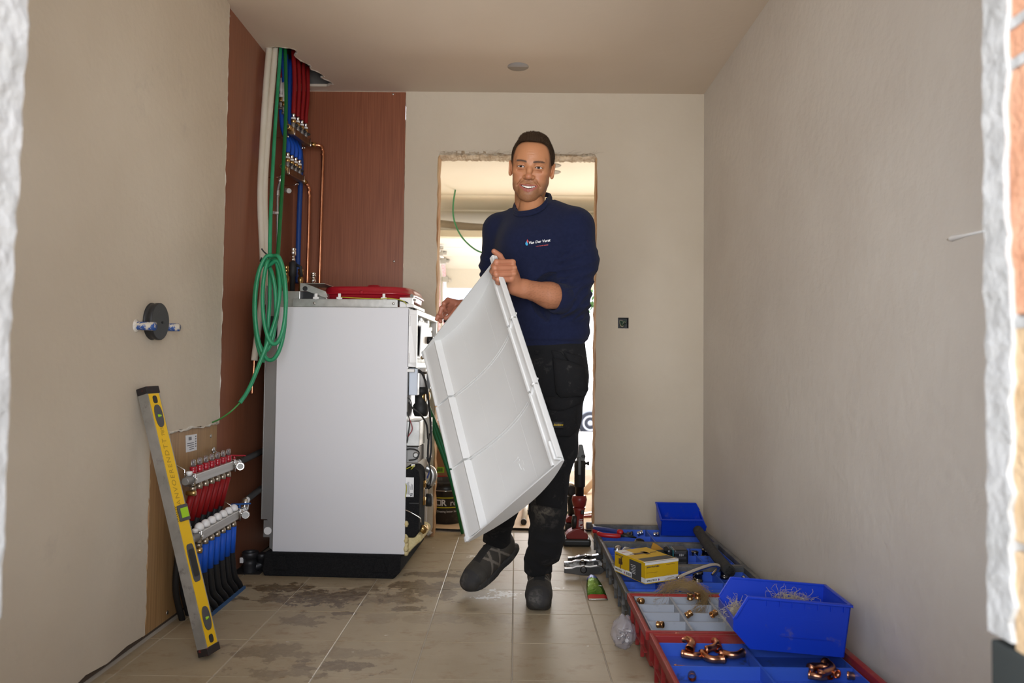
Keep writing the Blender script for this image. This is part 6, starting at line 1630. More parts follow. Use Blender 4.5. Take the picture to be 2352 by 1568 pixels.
# brows and lash line
for s_ in (-1, 1):
    xx = s_*x; bz = .0185+.0035*np.sin((xx-.014)/.038*2.2)
    mixc(np.exp(-((z-bz)/(.0046-.03*np.maximum(0,xx-.03)))**2)*sm01(.010,.016,xx)*sm01(.054,.044,xx)*(f_>.05)*.85*gr, (.030,.015,.008))
    ex = (xx-.034)/.0150
    mixc(np.exp(-((z-(.0046*np.sqrt(np.clip(1-ex*ex,0,1))-.0012-.0016*ex*ex))/.0010)**2)*(np.abs(ex)<1.05)*.85*(f_>.06), (.035,.016,.010))
    mixc(.35*np.exp(-((xx-.034)**2/.00018+(z+.011)**2/.00003))*(f_>.05), (.22,.07,.045))
headc = col.copy()
hw_ = np.array([list(HM @ Vector(p)) for p in hv])

# ---- arms and hands (skin)
def hand_field(lo, hi, segs, k=.006, h=.0016):
    f = Field(lo, hi, h)
    for (a, ra, b, rb, kk) in segs: f.cap(V3(a), V3(b), ra, rb, kk)
    return f
W_ = P(1184,657,2.715); EL = P(1322,694,2.865)
mid = W_.lerp(EL,.55)
segs = [(EL, .044, mid, .0465, .02), (mid, .0475, W_.lerp(EL,.12), .0320, .02), (W_.lerp(EL,.14)+Vector((0,0,.004)), .028, W_, .0265, .015), (W_.lerp(EL,.14)-Vector((0,0,.006)), .028, W_+Vector((-.004,0,-.008)), .024, .015)]
mc = [P(1176,603,2.668), P(1179,616,2.664), P(1178,629,2.664), P(1173,641,2.668)]
pip = [P(1141,602,2.626), P(1137,616,2.618), P(1140,630,2.622), P(1144,642,2.632)]
dip = [P(1133,611,2.640), P(1131,624,2.636), P(1136,637,2.640), P(1143,648,2.648)]
tip = [P(1137,620,2.658), P(1135,632,2.654), P(1141,643,2.658), P(1149,652,2.662)]
fr = [.0102,.0105,.0100,.0092]
palmc = P(1176,634,2.700)
for i in range(4):
    cmc = W_.lerp(mc[i], .18) + Vector((0,0,.004*(1.5-i)))
    segs += [(cmc, .018, mc[i], .0128, .010), (mc[i], .0122, pip[i], fr[i]+.0004, .0035), (pip[i], fr[i]+.0002, dip[i], fr[i]-.0008, .0025), (dip[i], fr[i]-.0008, tip[i], fr[i]-.0020, .0025)]
segs += [(palmc, .020, P(1172,620,2.705), .016, .012), (palmc, .020, W_, .024, .015)]
th0, th1, th2, th3 = P(1172,630,2.715), P(1158,604,2.722), P(1148,588,2.712), P(1135,577,2.698)
segs += [(W_.lerp(th0,.4), .018, th0, .0160, .01), (th0, .0155, th1, .0125, .006), (th1, .0120, th2, .0110, .004), (th2, .0112, th3, .0098, .003)]
allp = [V3(a) for s_ in segs for a in (s_[0], s_[2])]; A_ = np.array(allp)
hl = hand_field(A_.min(0)-.06, A_.max(0)+.06, segs, h=.0017)
for i in range(4):      # knuckle bumps
    hl.ell(V3(mc[i]+Vector((.003,-.004,.001))), (.0100,.0100,.0085), .006); hl.ell(V3(pip[i]), (fr[i]*1.08,)*3, .004)
hl.v += .0009*wn(*np.meshgrid(*hl.ax, indexing='ij', sparse=True), 160, 4).astype(np.float32)
v1, f1 = hl.mesh()
rr_ = np.random.RandomState(5)
c1 = np.tile(np.array([.42,.175,.09]), (len(v1),1)); 
dd = np.array([(v1-np.array(V3(p)))@(v1-np.array(V3(p))).T if False else 0 for p in []])
fing = sm01(W_.x+.005, W_.x-.03, v1[:,0])[:,None]; c1 = c1*(1-.25*fing)+np.array([.46,.17,.11])*.25*fing
hair_ = (sm01(W_.x+.01, W_.x+.06, v1[:,0])*(.10+.30*(wn(v1[:,0]*1.0,v1[:,1],v1[:,2]*2.2,420,8)>.25)))[:,None]; c1 = c1*(1-hair_)+np.array([.20,.085,.04])*hair_
# right hand, hanging relaxed behind the cover
RW = P(1064,702,3.12); RE = P(1128,712,3.20)
segs = [(RE, .045, RW.lerp(RE,.4), .036, .02), (RW.lerp(RE,.4), .034, RW, .0270, .02)]
mcr = [P(1029,690,3.075), P(1025,698,3.085), P(1023,707,3.10), P(1024,716,3.115)]
pr1 = [P(1020,697,3.045), P(1014,708,3.055), P(1012,718,3.07), P(1016,727,3.085)]
pr2 = [P(1019,706,3.055), P(1011,719,3.055), P(1006,727,3.065), P(1009,733,3.08)]
pr3 = [P(1023,713,3.07), P(1014,727,3.065), P(1003,733,3.065), P(1012,738,3.07)]
for i in range(4):
    c0_ = RW.lerp(mcr[i], .2)
    segs += [(c0_, .018, mcr[i], .0125, .01), (mcr[i], .0118, pr1[i], .0100, .004), (pr1[i], .0098, pr2[i], .0090, .003), (pr2[i], .0090, pr3[i], .0078, .003)]
q1, q2, q3 = P(1048,712,3.06), P(1037,724,3.045), P(1024,731,3.045)
segs += [(RW, .018, q1, .0145, .01), (q1, .0140, q2, .0115, .005), (q2, .0112, q3, .0090, .003)]
A_ = np.array([V3(a) for s_ in segs for a in (s_[0], s_[2])])
hr_ = hand_field(A_.min(0)-.06, A_.max(0)+.06, segs, h=.0019); v2, f2 = hr_.mesh()
c2_ = np.tile(np.array([.40,.15,.09]), (len(v2),1))
# hidden trunk, upper arms and legs under the clothes
SL, SR = P(1327,522,2.87), P(1143,527,3.03)
HIP = P(1262,850,2.985); NK = P(1223,474,2.965)
LK, LA = P(1260,1118,2.90), P(1238,1318,3.02); RK, RA = P(1172,1075,2.93), P(1146,1238,3.19)
bf = Field((-.35,2.60,.05), (.50,3.40,1.65), .011)
cap_ = lambda a, b, ra, rb, k=.05: bf.cap(V3(a), V3(b), ra, rb, k)
cap_(HIP, P(1235,600,2.97), .075, .085); cap_(P(1235,600,2.96), NK, .105, .055); cap_(SL, SR, .045, .045)
cap_(SL, EL, .046, .040); cap_(SR, RE, .046, .038); cap_(P(1292,895,2.98), LK, .070, .048); cap_(LK, LA, .046, .036); cap_(P(1230,895,3.0), RK, .070, .048); cap_(RK, RA, .046, .036)
v3, f3 = bf.mesh()
c3 = np.tile(skin, (len(v3),1))
body = meshobj('body', [(hw_, hfc), (v1, f1), (v2, f2), (v3, f3)], skin_m, man, np.concatenate([headc, c1, c2_, c3]))
def HO(name, mb, m, parent=None, smooth=None):
    for i, v in enumerate(mb.v): mb.v[i] = HM @ Vector((v[0], -v[1], v[2]))
    return mb.build(name, m, parent or man, world=True, smooth=smooth)
eye_w = mat('eye_white', (.62,.58,.54), .25); iris_m = mat('iris', (.050,.026,.013), .5, spec=.2); pup = mat('pupil', (.002,.002,.002), .6, spec=.1)
for s_ in (-1, 1):
    eo = HO('eye', MB().ell((s_*.034,.0665,-.0010), (.0128,.0128,.0128), 24), eye_w)
    gz = s_*.034 - .0006
    HO('iris', MB().prof((gz,.0772,-.0008), (0,1,0), [(0,.0059),(.0014,.0056),(.0022,.0030)], 20), iris_m, eo)
    HO('pupil', MB().prof((gz,.0795,-.0008), (0,1,0), [(0,.0028),(.0004,.0026)], 16), pup, eo)
    HO('glint', MB().ell((gz-.0016,.0802,.0012), (.0006,.0004,.0006), 8), MATS['label_white'], eo)
# teeth
teeth = mat('teeth', (.74,.68,.56), .25); tb_ = []
tm = None
for i in range(8):
    xx = (-3.5+i)*.0062; w_ = .00312 if abs(xx) < .008 else .00306; yy = .0805 - (xx/.0245)**2*.0110; ht = .0108-abs(xx)*.19
    mb = MB().box((xx-w_,yy-.003,-.0758-ht+.002+.11*abs(xx)),(xx+w_,yy+.0010,-.0725))
    o = HO('tooth', mb, teeth); b_ = o.modifiers.new('b','BEVEL'); b_.width = .0007; b_.segments = 2
HO('gum', MB().box((-.026,.060,-.078),(.026,.068,-.071)).ring(cr([(-.026,.066,-.0735),(0,.0775,-.0725),(.026,.066,-.0735)],5),.0022,6), mat('gum', (.25,.06,.05), .4))

# ---- hair
hh = Field((-.10,-.10,-.07), (.10,.145,.165), .0020)
hh.ell(hc(0,-.026,.040), (.0845,.1030,.0985), .01); hh.ell(hc(-.004,.038,.104), (.050,.038,.026), .02); hh.ell(hc(0,-.01,.112), (.052,.07,.028), .02)
def facecut(X, Y, Z):
    F_ = -Y; zc = Z-.004; up_ = np.where(zc > 0, .0970, .20)
    wx = .0665 - .010*np.clip((Z-.02)/.06,0,1)
    return (np.sqrt(np.sqrt((np.abs(X)/wx)**5 + (np.abs(zc)/up_)**5 + 1e-9)) - 1.0)*.05 + np.maximum(0, .040-F_)*1.0
def facecut(X, Y, Z):
    F_ = -Y
    q = ((np.abs(X)/(.0715-.006*np.clip((Z-.03)/.06,0,1)))**4 + (np.maximum(Z-.004,0)/.0950)**4 + 1e-9)**(1/4)
    return np.maximum((q-1)*.06, .030-F_)
hh.put(facecut, (-.09,-.14,-.10), (.09,-.02,.11), .004, True)
def lowcut(X, Y, Z): return Z-(-.022-.35*np.maximum(0, Y-.02))
hh.put(lowcut, (-.11,-.11,-.10), (.11,.15,.03), .004, True)
for s_ in (-1, 1): hh.ell(hc(s_*.088,-.016,-.012), (.016,.020,.032), .004, True)
hh.v += (.0011*wn(*np.meshgrid(*[a*b for a, b in zip(hh.ax, (1,.35,.35))], indexing='ij', sparse=True), 520, 11)).astype(np.float32)
v4, f4 = hh.mesh(); hairm = mat('hair', (.034,.019,.010), .8, spec=.15, bump=.8, bscale=160, stretch=(1,.2,.2))
w4 = np.array([list(HM @ Vector(p)) for p in v4])
hair = meshobj('hair', [(w4, f4)], hairm, man)
mb = MB(); r = random.Random(4); cen = Vector((0,.02,.03))
for i in range(4200):
    j = r.randrange(len(v4)); p = Vector(v4[j]); n_ = (p-cen); n_.x *= 1.3; n_.normalize()
    if p.z < -.02: continue
    side_ = min(1, abs(p.x)/.075); dr = Vector((p.x*1.5, .35+.2*side_, .9-1.5*side_)) if p.y < -.02 else Vector((p.x*2, .7, -.2-.6*side_))
    dr = (dr - n_*dr.dot(n_)).normalized(); L_ = r.uniform(.008,.018)*(1-.6*side_); w_ = n_.cross(dr)*.00045
    a = p - n_*.0006; b = p + dr*L_*.6 + n_*.0014; c = p + dr*L_ + n_*(.0002+r.uniform(0,.0016))
    mb.add([HM @ q for q in (a-w_, a+w_, b+w_*.8, b-w_*.8, c)], [(0,1,2,3),(3,2,4)])
mb.build('hair_strands', mat('hair_strand', (.055,.031,.016), .65, spec=.2), hair, world=True, fixn=False)['kind'] = 'stuff'
for s_ in (-1, 1):
    mb = MB()
    for i in range(280):
        t = r.random(); xx = .012+.040*t; zz = .0185+.0035*math.sin((xx-.014)/.038*2.2)+r.gauss(0,.0016); ff = .0875-.30*max(0,xx-.018)-.004*(xx>.04)
        j = np.argmin((hv[:,0]-s_*xx)**2+(hv[:,2]-zz)**2+100*(hv[:,1]>-.04)); p = Vector(hv[j]); d_ = Vector((s_*.9,0,.5-.9*t))*r.uniform(.003,.005)
        w_ = Vector((-.2,0,1))*.0003; a = p+Vector((0,-.0003,0)); c = p+d_+Vector((0,-.0010,0))
        mb.add([HM @ q for q in (a-w_, a+w_, c)], [(0,1,2)])
    mb.build('eyebrow', mat('brow_hair', (.03,.016,.009), .6), man, world=True, fixn=False)['kind'] = 'stuff'

# ---- sweatshirt
navy = mat('navy_cotton', (.0070,.0100,.033), .95, col2=(.0092,.0128,.040), scale=90, bump=.3, bscale=900, sheen=.04, spec=.2)
sf = Field((-.30,2.58,.90), (.44,3.42,1.68), .0046)
YW = math.radians(-24)
def torso(pts, k=.03):
    for (a, ra), (b, rb) in zip(pts[:-1], pts[1:]): sf.cap(V3(a), V3(b), ra, rb, k, yaw=YW, sy=.70)
torso([(P(1262,795,2.985), .148), (P(1258,745,2.98), .162), (P(1246,680,2.97), .166), (P(1236,610,2.96), .176), (P(1233,555,2.955), .168)], .04)
sf.cap(V3(SL+Vector((-.015,0,.0))), V3(SR+Vector((.012,0,0))), .064, .058, .05)
sf.cap(V3(NK+Vector((.0,.015,-.02))), V3(SL+Vector((-.02,0,.018))), .060, .048, .05); sf.cap(V3(NK+Vector((-.01,.02,-.050))), V3(SR+Vector((.02,0,.008))), .052, .046, .04)
sf.cap(V3(P(1200,560,2.90)), V3(P(1262,560,2.87)), .085, .085, .06)
UA = P(1336,600,2.86); ELs = P(1318,690,2.862); CF = P(1274,684,2.812)
sf.chain([(V3(SL), .062), (V3(UA), .0620), (V3(ELs), .0580)], k=.035)
sf.chain([(V3(ELs), .0580), (V3(CF), .0600)], k=.03)
sf.chain([(V3(SR), .058), (V3(P(1135,610,3.12)), .056), (V3(RE), .050)], k=.035); sf.cap(V3(RE), V3(RE.lerp(RW,.45)), .050, .046, .02)
# straight cuff end
cd = (CF-ELs).normalized()
sf.put(lambda X,Y,Z: -((X-CF.x)*cd.x+(Y-CF.y)*cd.y+(Z-CF.z)*cd.z-.004), (CF.x-.12,CF.y-.12,CF.z-.08), (CF.x+.02,CF.y+.05,CF.z+.08), .006, True) if False else None
# hem cut
hz = P(1262,806,2.88).z
Xg, Yg, Zg = np.meshgrid(*sf.ax, indexing='ij', sparse=True)
def seg_t(a, b):
    a = np.array(V3(a)); b = np.array(V3(b)); ab = b-a
    t = ((Xg-a[0])*ab[0]+(Yg-a[1])*ab[1]+(Zg-a[2])*ab[2])/(ab@ab); tc_ = np.clip(t,0,1)
    d = np.sqrt((Xg-a[0]-tc_*ab[0])**2+(Yg-a[1]-tc_*ab[1])**2+(Zg-a[2]-tc_*ab[2])**2); return t, d
ridge = lambda ph: 1-np.abs(np.sin(ph))**.7*2
# sleeve folds run around the arm, strongest at the elbow
t1_, d1_ = seg_t(SL, ELs); Lu = (ELs-SL).length
w1 = np.exp(-(np.maximum(d1_-.07,0)/.02)**2)*np.clip((t1_-.15)/.3,0,1)*np.clip((1.5-t1_)/.3,0,1)
ph = t1_*Lu*80 + 2.2*wn(Xg,Yg,Zg,22,2) + (Xg-UA.x)*26
sf.v -= (.0046*ridge(ph)*w1).astype(np.float32)
t2_, d2_ = seg_t(ELs, CF)
w2 = np.exp(-(np.maximum(d2_-.065,0)/.02)**2)*np.exp(-((t2_-.3)/.7)**2)
sf.v -= (.0050*ridge(t2_*7+ (Zg-CF.z)*50 + wn(Xg,Yg,Zg,26,6))*w2).astype(np.float32)
t3_, d3_ = seg_t(SR, RE); w3 = np.exp(-(np.maximum(d3_-.065,0)/.02)**2)*np.clip((t3_-.2)/.3,0,1)
sf.v -= (.0050*ridge(t3_*28 + wn(Xg,Yg,Zg,22,9))*w3).astype(np.float32)
# body folds: slack cloth gathering above the hem, soft elsewhere
wz = np.exp(-((Zg-(hz+.085))/.055)**2); sf.v -= (.0036*np.sin((Zg-hz)*88+(Xg-.1)*-22+1.5*wn(Xg,Yg,Zg,14,3))*wz*.8).astype(np.float32)
sf.v -= (.0022*wn(Xg,Yg,Zg,26,12)).astype(np.float32)
# hem band pulled in, and cut flat
sf.v += (.0075*np.clip((hz+.048-Zg)/.010,0,1)*(Zg<hz+.06)).astype(np.float32)
sf.v = np.maximum(sf.v, (hz-Zg+.012*np.sin((Xg-.05)*12)).astype(np.float32))
# neckline opening
RC = [P(1260,455,2.965), P(1213,491,2.885), P(1177,487,3.00), P(1222,462,3.06)]; cN = sum(RC, Vector())/4
nN = (RC[0]-RC[2]).cross(RC[3]-RC[1]).normalized(); nN = nN if nN.z > 0 else -nN
pN = [cN.x-nN.x*.036, cN.y-nN.y*.036, cN.z-nN.z*.036]; qx, qy, qz = Xg-pN[0], Yg-pN[1], Zg-pN[2]
hN = qx*nN.x+qy*nN.y+qz*nN.z; rN = np.sqrt(np.maximum(qx*qx+qy*qy+qz*qz-hN*hN, 0))
sf.v = np.maximum(sf.v, -np.maximum(rN-.066-.15*np.maximum(hN,0), -hN)).astype(np.float32)
sf.v = np.maximum(sf.v, -np.maximum(np.maximum(rN-.115, -(hN-.0300-.10*np.maximum(rN-.08,0))), np.maximum(Yg-cN.y+.035, cN.x-.050-Xg))).astype(np.float32)
cuffcut = ((Xg-CF.x)*cd.x+(Yg-CF.y)*cd.y+(Zg-CF.z)*cd.z+.012); near_ = (np.sqrt((Xg-CF.x)**2+(Yg-CF.y)**2+(Zg-CF.z)**2) < .10)
sf.v = np.where(near_, np.maximum(sf.v, cuffcut), sf.v).astype(np.float32)
v5, f5 = sf.mesh(); sweat = meshobj('sweatshirt', [(v5, f5)], navy, man, smooth_it=2)
from mathutils.bvhtree import BVHTree
bv = BVHTree.FromPolygons([tuple(v) for v in v5], [tuple(int(i) for i in f) for f in f5])
# collar: a ribbed band following the neckline
ctr = [(1181,478),(1182.5,487),(1188,491),(1197,491.5),(1216,489),(1235,483),(1248,474),(1258,462),(1264,455)]
pc_ = Vector((1220,455)); q = []
for (px, py) in ctr:
    ox, oy = pc_.x+(px-pc_.x)*1.22, pc_.y+(py-pc_.y)*1.22
    h_ = bv.ray_cast(CAM, (P(ox,oy,3)-CAM).normalized())
    q.append(P(px, py, (h_[0].y if h_[0] and h_[0].y < 3.02 else 2.97)-.001))
q[0].y = max(q[0].y, 2.965); q[-1].y = max(q[-1].y, 2.965)
q = cr(q, 5) + cr([q[-1], P(1262,449,3.02), P(1240,446,3.06), P(1205,452,3.06), P(1184,468,3.02), q[0]], 5)[1:]
mbc = MB(); cen_ = sum(q, Vector())/len(q)
for off_ in (-.0055, 0, .0055):
    mbc.ring([v+(v-cen_).normalized()*(-off_)*.5+Vector((0,0,off_)) for v in q], .0058, 8, caps=False)
co_ = mbc.build('collar', navy, sweat, world=True)
q = []; u_ = cd.orthogonal().normalized(); w_ = cd.cross(u_)
for i in range(33):
    a = 2*PI*i/32; q.append(CF+cd*-.010+u_*(.0500*math.cos(a))+w_*(.0500*math.sin(a)))
MB().ring([CF-cd*.05, CF-cd*.045, CF-cd*.004, CF+cd*.003, CF+cd*.003], [.0565,.0590,.0585,.0560,.0470], 30, caps=False).build('cuff', navy, sweat, world=True)
# chest print
dgx = bpy.context.evaluated_depsgraph_get(); dgx.update()
def on(px, py, lift=.0015, tree=None):
    d = (P(px,py,3)-CAM).normalized(); hit = (tree or bv).ray_cast(CAM, d)
    return (hit[0] - d*lift) if hit[0] else P(px,py,2.86)
def stick(name, s, px, py, hpx, m, parent, ang=0, tree=None, shear=0, bold=0, align='LEFT', lift=.002):
    cu = bpy.data.curves.new(name, 'FONT'); cu.body = s; cu.size = 1; cu.align_x = align; cu.align_y = 'CENTER'; cu.resolution_u = 3; cu.shear = shear; cu.offset = bold
    ob = bpy.data.objects.new(name, cu); C.objects.link(ob); dg = bpy.context.evaluated_depsgraph_get(); dg.update()
    me = bpy.data.meshes.new_from_object(ob.evaluated_get(dg)); bpy.data.objects.remove(ob)
    ca, sa = math.cos(ang), math.sin(ang); off = root_matrix(parent).translation
    for v in me.vertices:
        x_, y_ = v.co.x*hpx*1.4, v.co.y*hpx*1.4
        v.co = on(px+x_*ca+y_*sa, py-y_*ca+x_*sa, lift, tree) - off
    me.materials.clear(); me.materials.append(m); ob = bpy.data.objects.new(name, me); C.objects.link(ob); ob.parent = parent; return ob
stick('chest_lettering', 'Van Der Vurst', 1214, 558, 6.0, MATS['print_pure_white'], sweat, ang=-.13, shear=.25, bold=.02)
stick('chest_lettering', 'a warmtepomp company', 1231, 565.5, 2.0, mat('print_orange', (.55,.04,.03), .5), sweat, ang=-.13, shear=.3, bold=.03)
def patch(name, pts, m, parent, tree=None, lift=.0018, n=6):
    c = (sum(p[0] for p in pts)/len(pts), sum(p[1] for p in pts)/len(pts)); off = root_matrix(parent).translation
    vs = [on(*c, lift, tree)-off]; m_ = len(pts); fs = []
    for k in range(1, n+1):
        for p in pts: vs.append(on(c[0]+(p[0]-c[0])*k/n, c[1]+(p[1]-c[1])*k/n, lift, tree)-off)
    for i in range(m_): fs.append((0, 1+i, 1+(i+1)%m_))
    for k in range(n-1):
        for i in range(m_): a = 1+k*m_+i; b = 1+k*m_+(i+1)%m_; fs.append((a, a+m_, b+m_, b))
    return MB().add(vs, fs).build(name, m, parent)
patch('drop_logo', [(1206.5,560),(1207.5,556.5),(1210.5,552.5),(1212,556),(1213,560),(1211.5,563.5),(1208.5,563.5)], mat('print_blue', (.02,.30,.55), .5), sweat, n=2)
patch('drop_logo', [(1210.5,556),(1210,552),(1211.5,549),(1212,551.5),(1213.8,552.5),(1213.2,557),(1212.2,559)], MATS['print_orange'], sweat, lift=.0024, n=2)

# ---- work trousers
tf = Field((-.30,2.66,.06), (.42,3.34,1.06), .0046)
tf.cap(V3(P(1262,800,2.985)), V3(P(1264,860,2.985)), .150, .160, .04, yaw=YW, sy=.72)
tf.chain([(V3(P(1284,880,2.975)), .098), (V3(P(1283,950,2.95)), .086), (V3(P(1276,1030,2.92)), .080), (V3(P(1262,1080,2.90)), .070), (V3(P(1258,1120,2.89)), .0685), (V3(P(1258,1170,2.91)), .0690), (V3(P(1255,1235,2.95)), .0650), (V3(P(1254,1262,2.96)), .0640)], k=.03)
tf.cap(V3(P(1238,1272,2.985)), V3(P(1237,1304,3.005)), .0560, .0600, .012)
tf.chain([(V3(P(1232,880,3.0)), .100), (V3(P(1205,980,2.96)), .086), (V3(RK), .072), (V3(P(1150,1170,3.06)), .066), (V3(P(1141,1238,3.16)), .0600)], k=.03)
Xg, Yg, Zg = np.meshgrid(*tf.ax, indexing='ij', sparse=True)
lowz = np.clip((.55-Zg)/.2,0,1)
tf.v -= (.0036*ridge(Zg*38+2.6*wn(Xg,Yg,Zg,15,21)+(Xg)*16)*lowz*np.exp(-((Zg-.20)/.14)**2)).astype(np.float32)
tf.v -= (.0032*wn(Xg,Yg,Zg,30,23)).astype(np.float32)
kz = P(1258,1120,2.89).z
tf.v -= (.004*np.exp(-((Zg-kz)/.07)**2)*(Yg<2.9)*(Xg>.05)).astype(np.float32)
tf.v = np.maximum(tf.v, (P(1237,1326,2.96).z-Zg).astype(np.float32)*np.where(Xg>.05,1,-5).astype(np.float32)) if False else tf.v
hm_ = P(1237,1322,2.96).z; cutL = np.where(Xg > .03, hm_+.006*np.sin(Xg*60)-Zg, -1)
nR = Vector((-.35,-.15,-.92)).normalized(); cR = P(1143,1258,3.14)
cutR = np.where(Xg <= .03, (Xg-cR.x)*nR.x+(Yg-cR.y)*nR.y+(Zg-cR.z)*nR.z, -1)
tf.v = np.maximum(tf.v, np.maximum(cutL, cutR).astype(np.float32))
v6, f6 = tf.mesh()
blk = np.array([.0080,.0080,.0088]); c6 = np.tile(blk, (len(v6),1)); 
kn = np.exp(-(((v6[:,0]-P(1250,1130,2.85).x)/.045)**2+((v6[:,2]-P(1250,1140,2.85).z)/.075)**2))*(v6[:,1]<2.92)*(.25+.75*(wn(v6[:,0],v6[:,1],v6[:,2],120,31)>.0))*(.4+.6*(wn(v6[:,0],v6[:,1],v6[:,2],420,32)>-.1))
c6 = c6*(1-.16*kn[:,None])+np.array([.34,.29,.22])*.42*kn[:,None]
ds = (.10*(wn(v6[:,0],v6[:,1],v6[:,2],90,33)>.38)*(wn(v6[:,0],v6[:,1],v6[:,2],500,34)>0))[:,None]; c6 = c6*(1-ds)+np.array([.12,.11,.10])*ds
trou = meshobj('work_trousers', [(v6, f6)], colmat('trouser_cloth', .92, bump=.3, bs=700, sheen=.02, spec=.25), man, c6, smooth_it=2)
bt6 = BVHTree.FromPolygons([tuple(v) for v in v6], [tuple(int(i) for i in f) for f in f6])
canvas = mat('black_canvas', (.0085,.0085,.0092), .9, spec=.25, bump=.4, bscale=500, dirt=((.07,.066,.06), 26, .60, .78))
def pocket(name, pts, th_, dy=.0, edge=.004, lab=None):
    """padded cloth flap lying on the trousers: pts in photo pixels; thickness th_"""
    c = (sum(p[0] for p in pts)/len(pts), sum(p[1] for p in pts)/len(pts)); off = root_matrix(trou).translation
    def hit(px, py):
        d = (P(px,py,3)-CAM).normalized(); h_ = bt6.ray_cast(CAM, d)
        if h_[0]: return h_[0]
        # beside the leg: take the nearest surface depth towards the centre
        for k in range(1, 12):
            qx, qy = px+(c[0]-px)*k/12, py+(c[1]-py)*k/12; h_ = bt6.ray_cast(CAM, (P(qx,qy,3)-CAM).normalized())
            if h_[0]: return P(px, py, h_[0].y)
        return P(px, py, 2.9)
    fine = []
    for i in range(len(pts)):
        a, b = pts[i], pts[(i+1)%len(pts)]
        for k in range(4): fine.append((a[0]+(b[0]-a[0])*k/4, a[1]+(b[1]-a[1])*k/4))
    m_ = len(fine); vs = []; fs = []; rings = [(1.0,-.012),(1.0,th_*.75),(.965,th_),(.7,th_*1.15),(.35,th_*1.2)]
    for (s_, l_) in rings:
        for p in fine:
            q = (c[0]+(p[0]-c[0])*s_, c[1]+(p[1]-c[1])*s_); h_ = hit(*q); d = (h_-CAM).normalized(); vs.append(h_-d*(l_+.0015*math.sin(q[0]*.33+q[1]*.21)*(s_<.9))-off)
    h_ = hit(*c); vs.append(h_-(h_-CAM).normalized()*th_*1.2-off)
    for k in range(len(rings)-1):
        for i in range(m_): a = k*m_+i; b = k*m_+(i+1)%m_; fs.append((a, b, b+m_, a+m_))
    e_ = (len(rings)-1)*m_
    for i in range(m_): fs.append((e_+i, e_+(i+1)%m_, len(vs)-1))
    o = MB().add(vs, fs, 0, None, True).build(name, canvas, trou); return o
pocket('cargo_pocket', [(1254,938),(1325,930),(1327,985),(1309,1003),(1280,1001),(1262,996)], .012)
pocket('pocket_flap', [(1247,911),(1334,911),(1337,926),(1295,943),(1264,941)], .018)
pocket('holster_pocket', [(1270,821),(1305,828),(1343,841),(1352,893),(1345,909),(1288,914),(1277,901),(1273,860)], .026)
pocket('holster_top', [(1266,804),(1288,808),(1306,830),(1272,824)], .012)
pocket('hip_yoke', [(1292,806),(1337,818),(1343,842),(1306,829)], .014)
pocket('knee_patch', [(1232,1085),(1296,1085),(1298,1150),(1288,1168),(1232,1160),(1226,1120)], .005)
pocket('belt_loop', [(1228,804),(1238,804),(1237,814),(1229,814)], .008)
dgx.update()
sn = pocket('brand_patch', [(1268,966.5),(1295,968),(1295,985),(1268,983.5)], .019)
sn.data.materials.clear(); sn.data.materials.append(mat('patch_black', (.008,.008,.009), .6))
bt7 = BVHTree.FromPolygons([v.co+root_matrix(trou).translation for v in sn.data.vertices], [tuple(p.vertices) for p in sn.data.polygons])
stick('patch_lettering', 'Snickers', 1271, 975.5, 4.7, mat('patch_yellow', (.62,.42,.01), .5), trou, ang=0, shear=.35, tree=bt7, bold=.02, lift=.002)

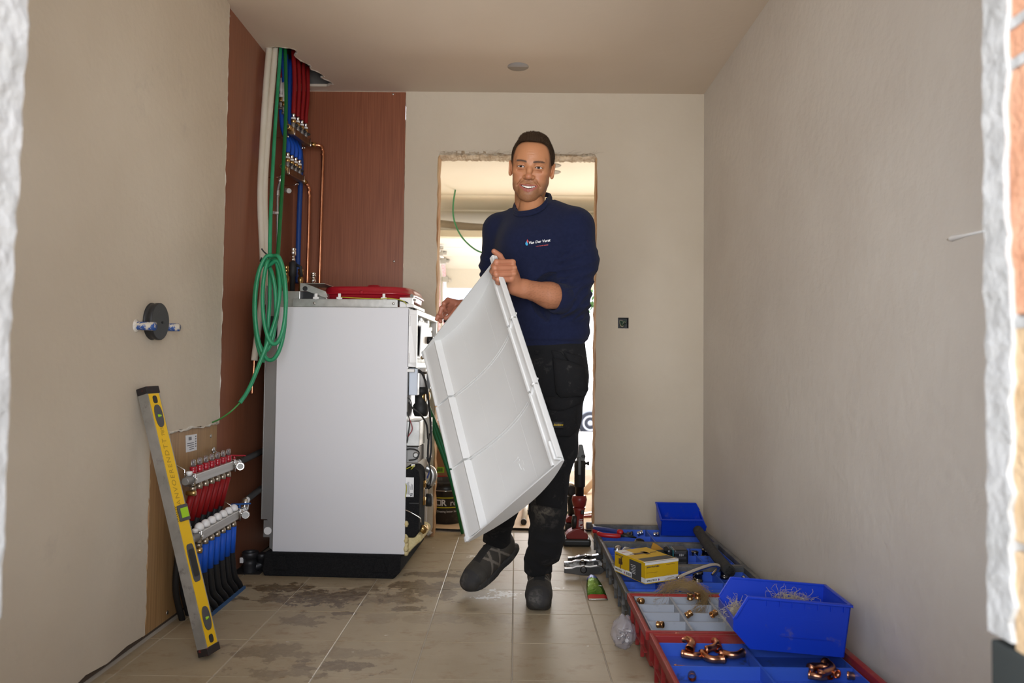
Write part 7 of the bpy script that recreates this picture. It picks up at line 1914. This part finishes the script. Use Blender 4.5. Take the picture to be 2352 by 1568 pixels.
# ---- shoes
shoe_m = colmat('shoe_cloth', .75, bump=.35, bs=420)
def shoe(M, name='shoe', cut=0):
    f = Field((-.075,-.055,-.005), (.075,.325,.165), .0026)
    f.ell((0,.235,.046), (.052,.066,.044), .02); f.ell((0,.175,.052), (.049,.080,.046), .03); f.ell((0,.115,.062), (.042,.085,.058), .03)
    f.ell((0,.040,.060), (.040,.052,.060), .03); f.cap((0,.055,.08), (0,.048,.128), .043, .042, .03)
    for k in range(5): f.cap((-.022,.125+.020*k,.108-.0085*k), (.022,.125+.020*k,.108-.0085*k), .0050, .0050, .006)
    f.ell((0,.275,.040), (.046,.034,.036), .006)
    X_, Y_, Z_ = np.meshgrid(*f.ax, indexing='ij', sparse=True)
    f.v = np.maximum(f.v, (.012-Z_).astype(np.float32)); f.v -= (.0009*wn(X_,Y_,Z_,85,3)).astype(np.float32)
    v, q = f.mesh(); x_, y_, z_ = v[:,0], v[:,1], v[:,2]
    c = np.tile(np.array([.050,.044,.036]), (len(v),1))
    def mc_(m, cc):
        nonlocal c
        m = np.clip(m,0,1)[:,None]; c = c*(1-m)+np.array(cc)*m
    ax_ = np.abs(x_)
    for y0, s1 in ((.085,.9),(.125,-.55),(.150,.75),(.178,-.5)):
        mc_((np.abs(y_-y0-s1*(z_-.055)) < .0062)*(ax_ > .020)*(z_ > .024)*(z_<.115), (.19,.165,.135))
    mc_((y_ > .215)*.8, (.040,.036,.030)); mc_((y_ > .255)*(z_>.018)*(.5+.5*(wn(x_,y_,z_,90,7)>-.2)), (.032,.031,.031))
    mc_((y_ > .22)*np.clip(wn(x_,y_,z_,60,9)*3-.3,0,1)*(.3+.7*(wn(x_,y_,z_,420,10)>0))*.5, (.15,.14,.125)); mc_((ax_ < .022)*(y_ > .11)*(y_<.21)*(z_>.06), (.016,.016,.016)); mc_((z_ > .105)*(y_<.09), (.02,.02,.02))
    w = np.array([list(M @ Vector(p)) for p in v])
    so_ = meshobj(name, [(w, q)], shoe_m, man, c)
    sl = []
    for k in range(36):
        a = 2*PI*k/36; yy = .135+.165*math.sin(a); wd = .050+.010*max(0,math.sin(a))-.006*max(0,-math.sin(a)) - (.010*math.exp(-((yy-.12)/.035)**2))
        sl.append((wd*math.copysign(abs(math.cos(a))**.75, math.cos(a)), yy))
    vs = []; fs = []
    for zz, s_ in ((0,.95),(.004,.985),(.016,1.0),(.024,.985),(.026,.90)):
        for (a, b) in sl: vs.append(M @ Vector((a*s_, .135+(b-.135)*s_, zz+ (.010*max(0,(b-.24)/.06)**2 if zz<.01 else .010*max(0,(b-.22)/.08)))))
    for k in range(4):
        for i in range(36): fs.append((k*36+i, k*36+(i+1)%36, (k+1)*36+(i+1)%36, (k+1)*36+i))
    fs += [tuple(range(36))[::-1], tuple(range(144,180))]
    MB().add(vs, fs, 0, None, True).build('sole', mat('sole_rubber', (.030,.029,.028), .7, dirt=((.14,.12,.10), 18, .55, .75), bump=.4), so_, world=True)
    return so_
toe = PZ(1237,1407); hl_ = Vector((P(1240,1330,3.09).x, toe.y+.297, 0))
fd = (toe-hl_).normalized(); rt_ = fd.cross(Vector((0,0,1))).normalized()
shoe(Matrix.Translation(hl_) @ Matrix((rt_, fd, Vector((0,0,1)))).transposed().to_4x4())
toe2 = Vector((-.180,3.035,.0)); heel2 = Vector((.002,3.235,.125)); fd = (toe2-heel2).normalized(); upv = Vector((-.12,-.10,1)); rt_ = fd.cross(upv).normalized(); upv = rt_.cross(fd)
M2 = Matrix.Translation(heel2+Vector((0,0,.008))) @ Matrix((rt_, fd, upv)).transposed().to_4x4()
shoe(M2)
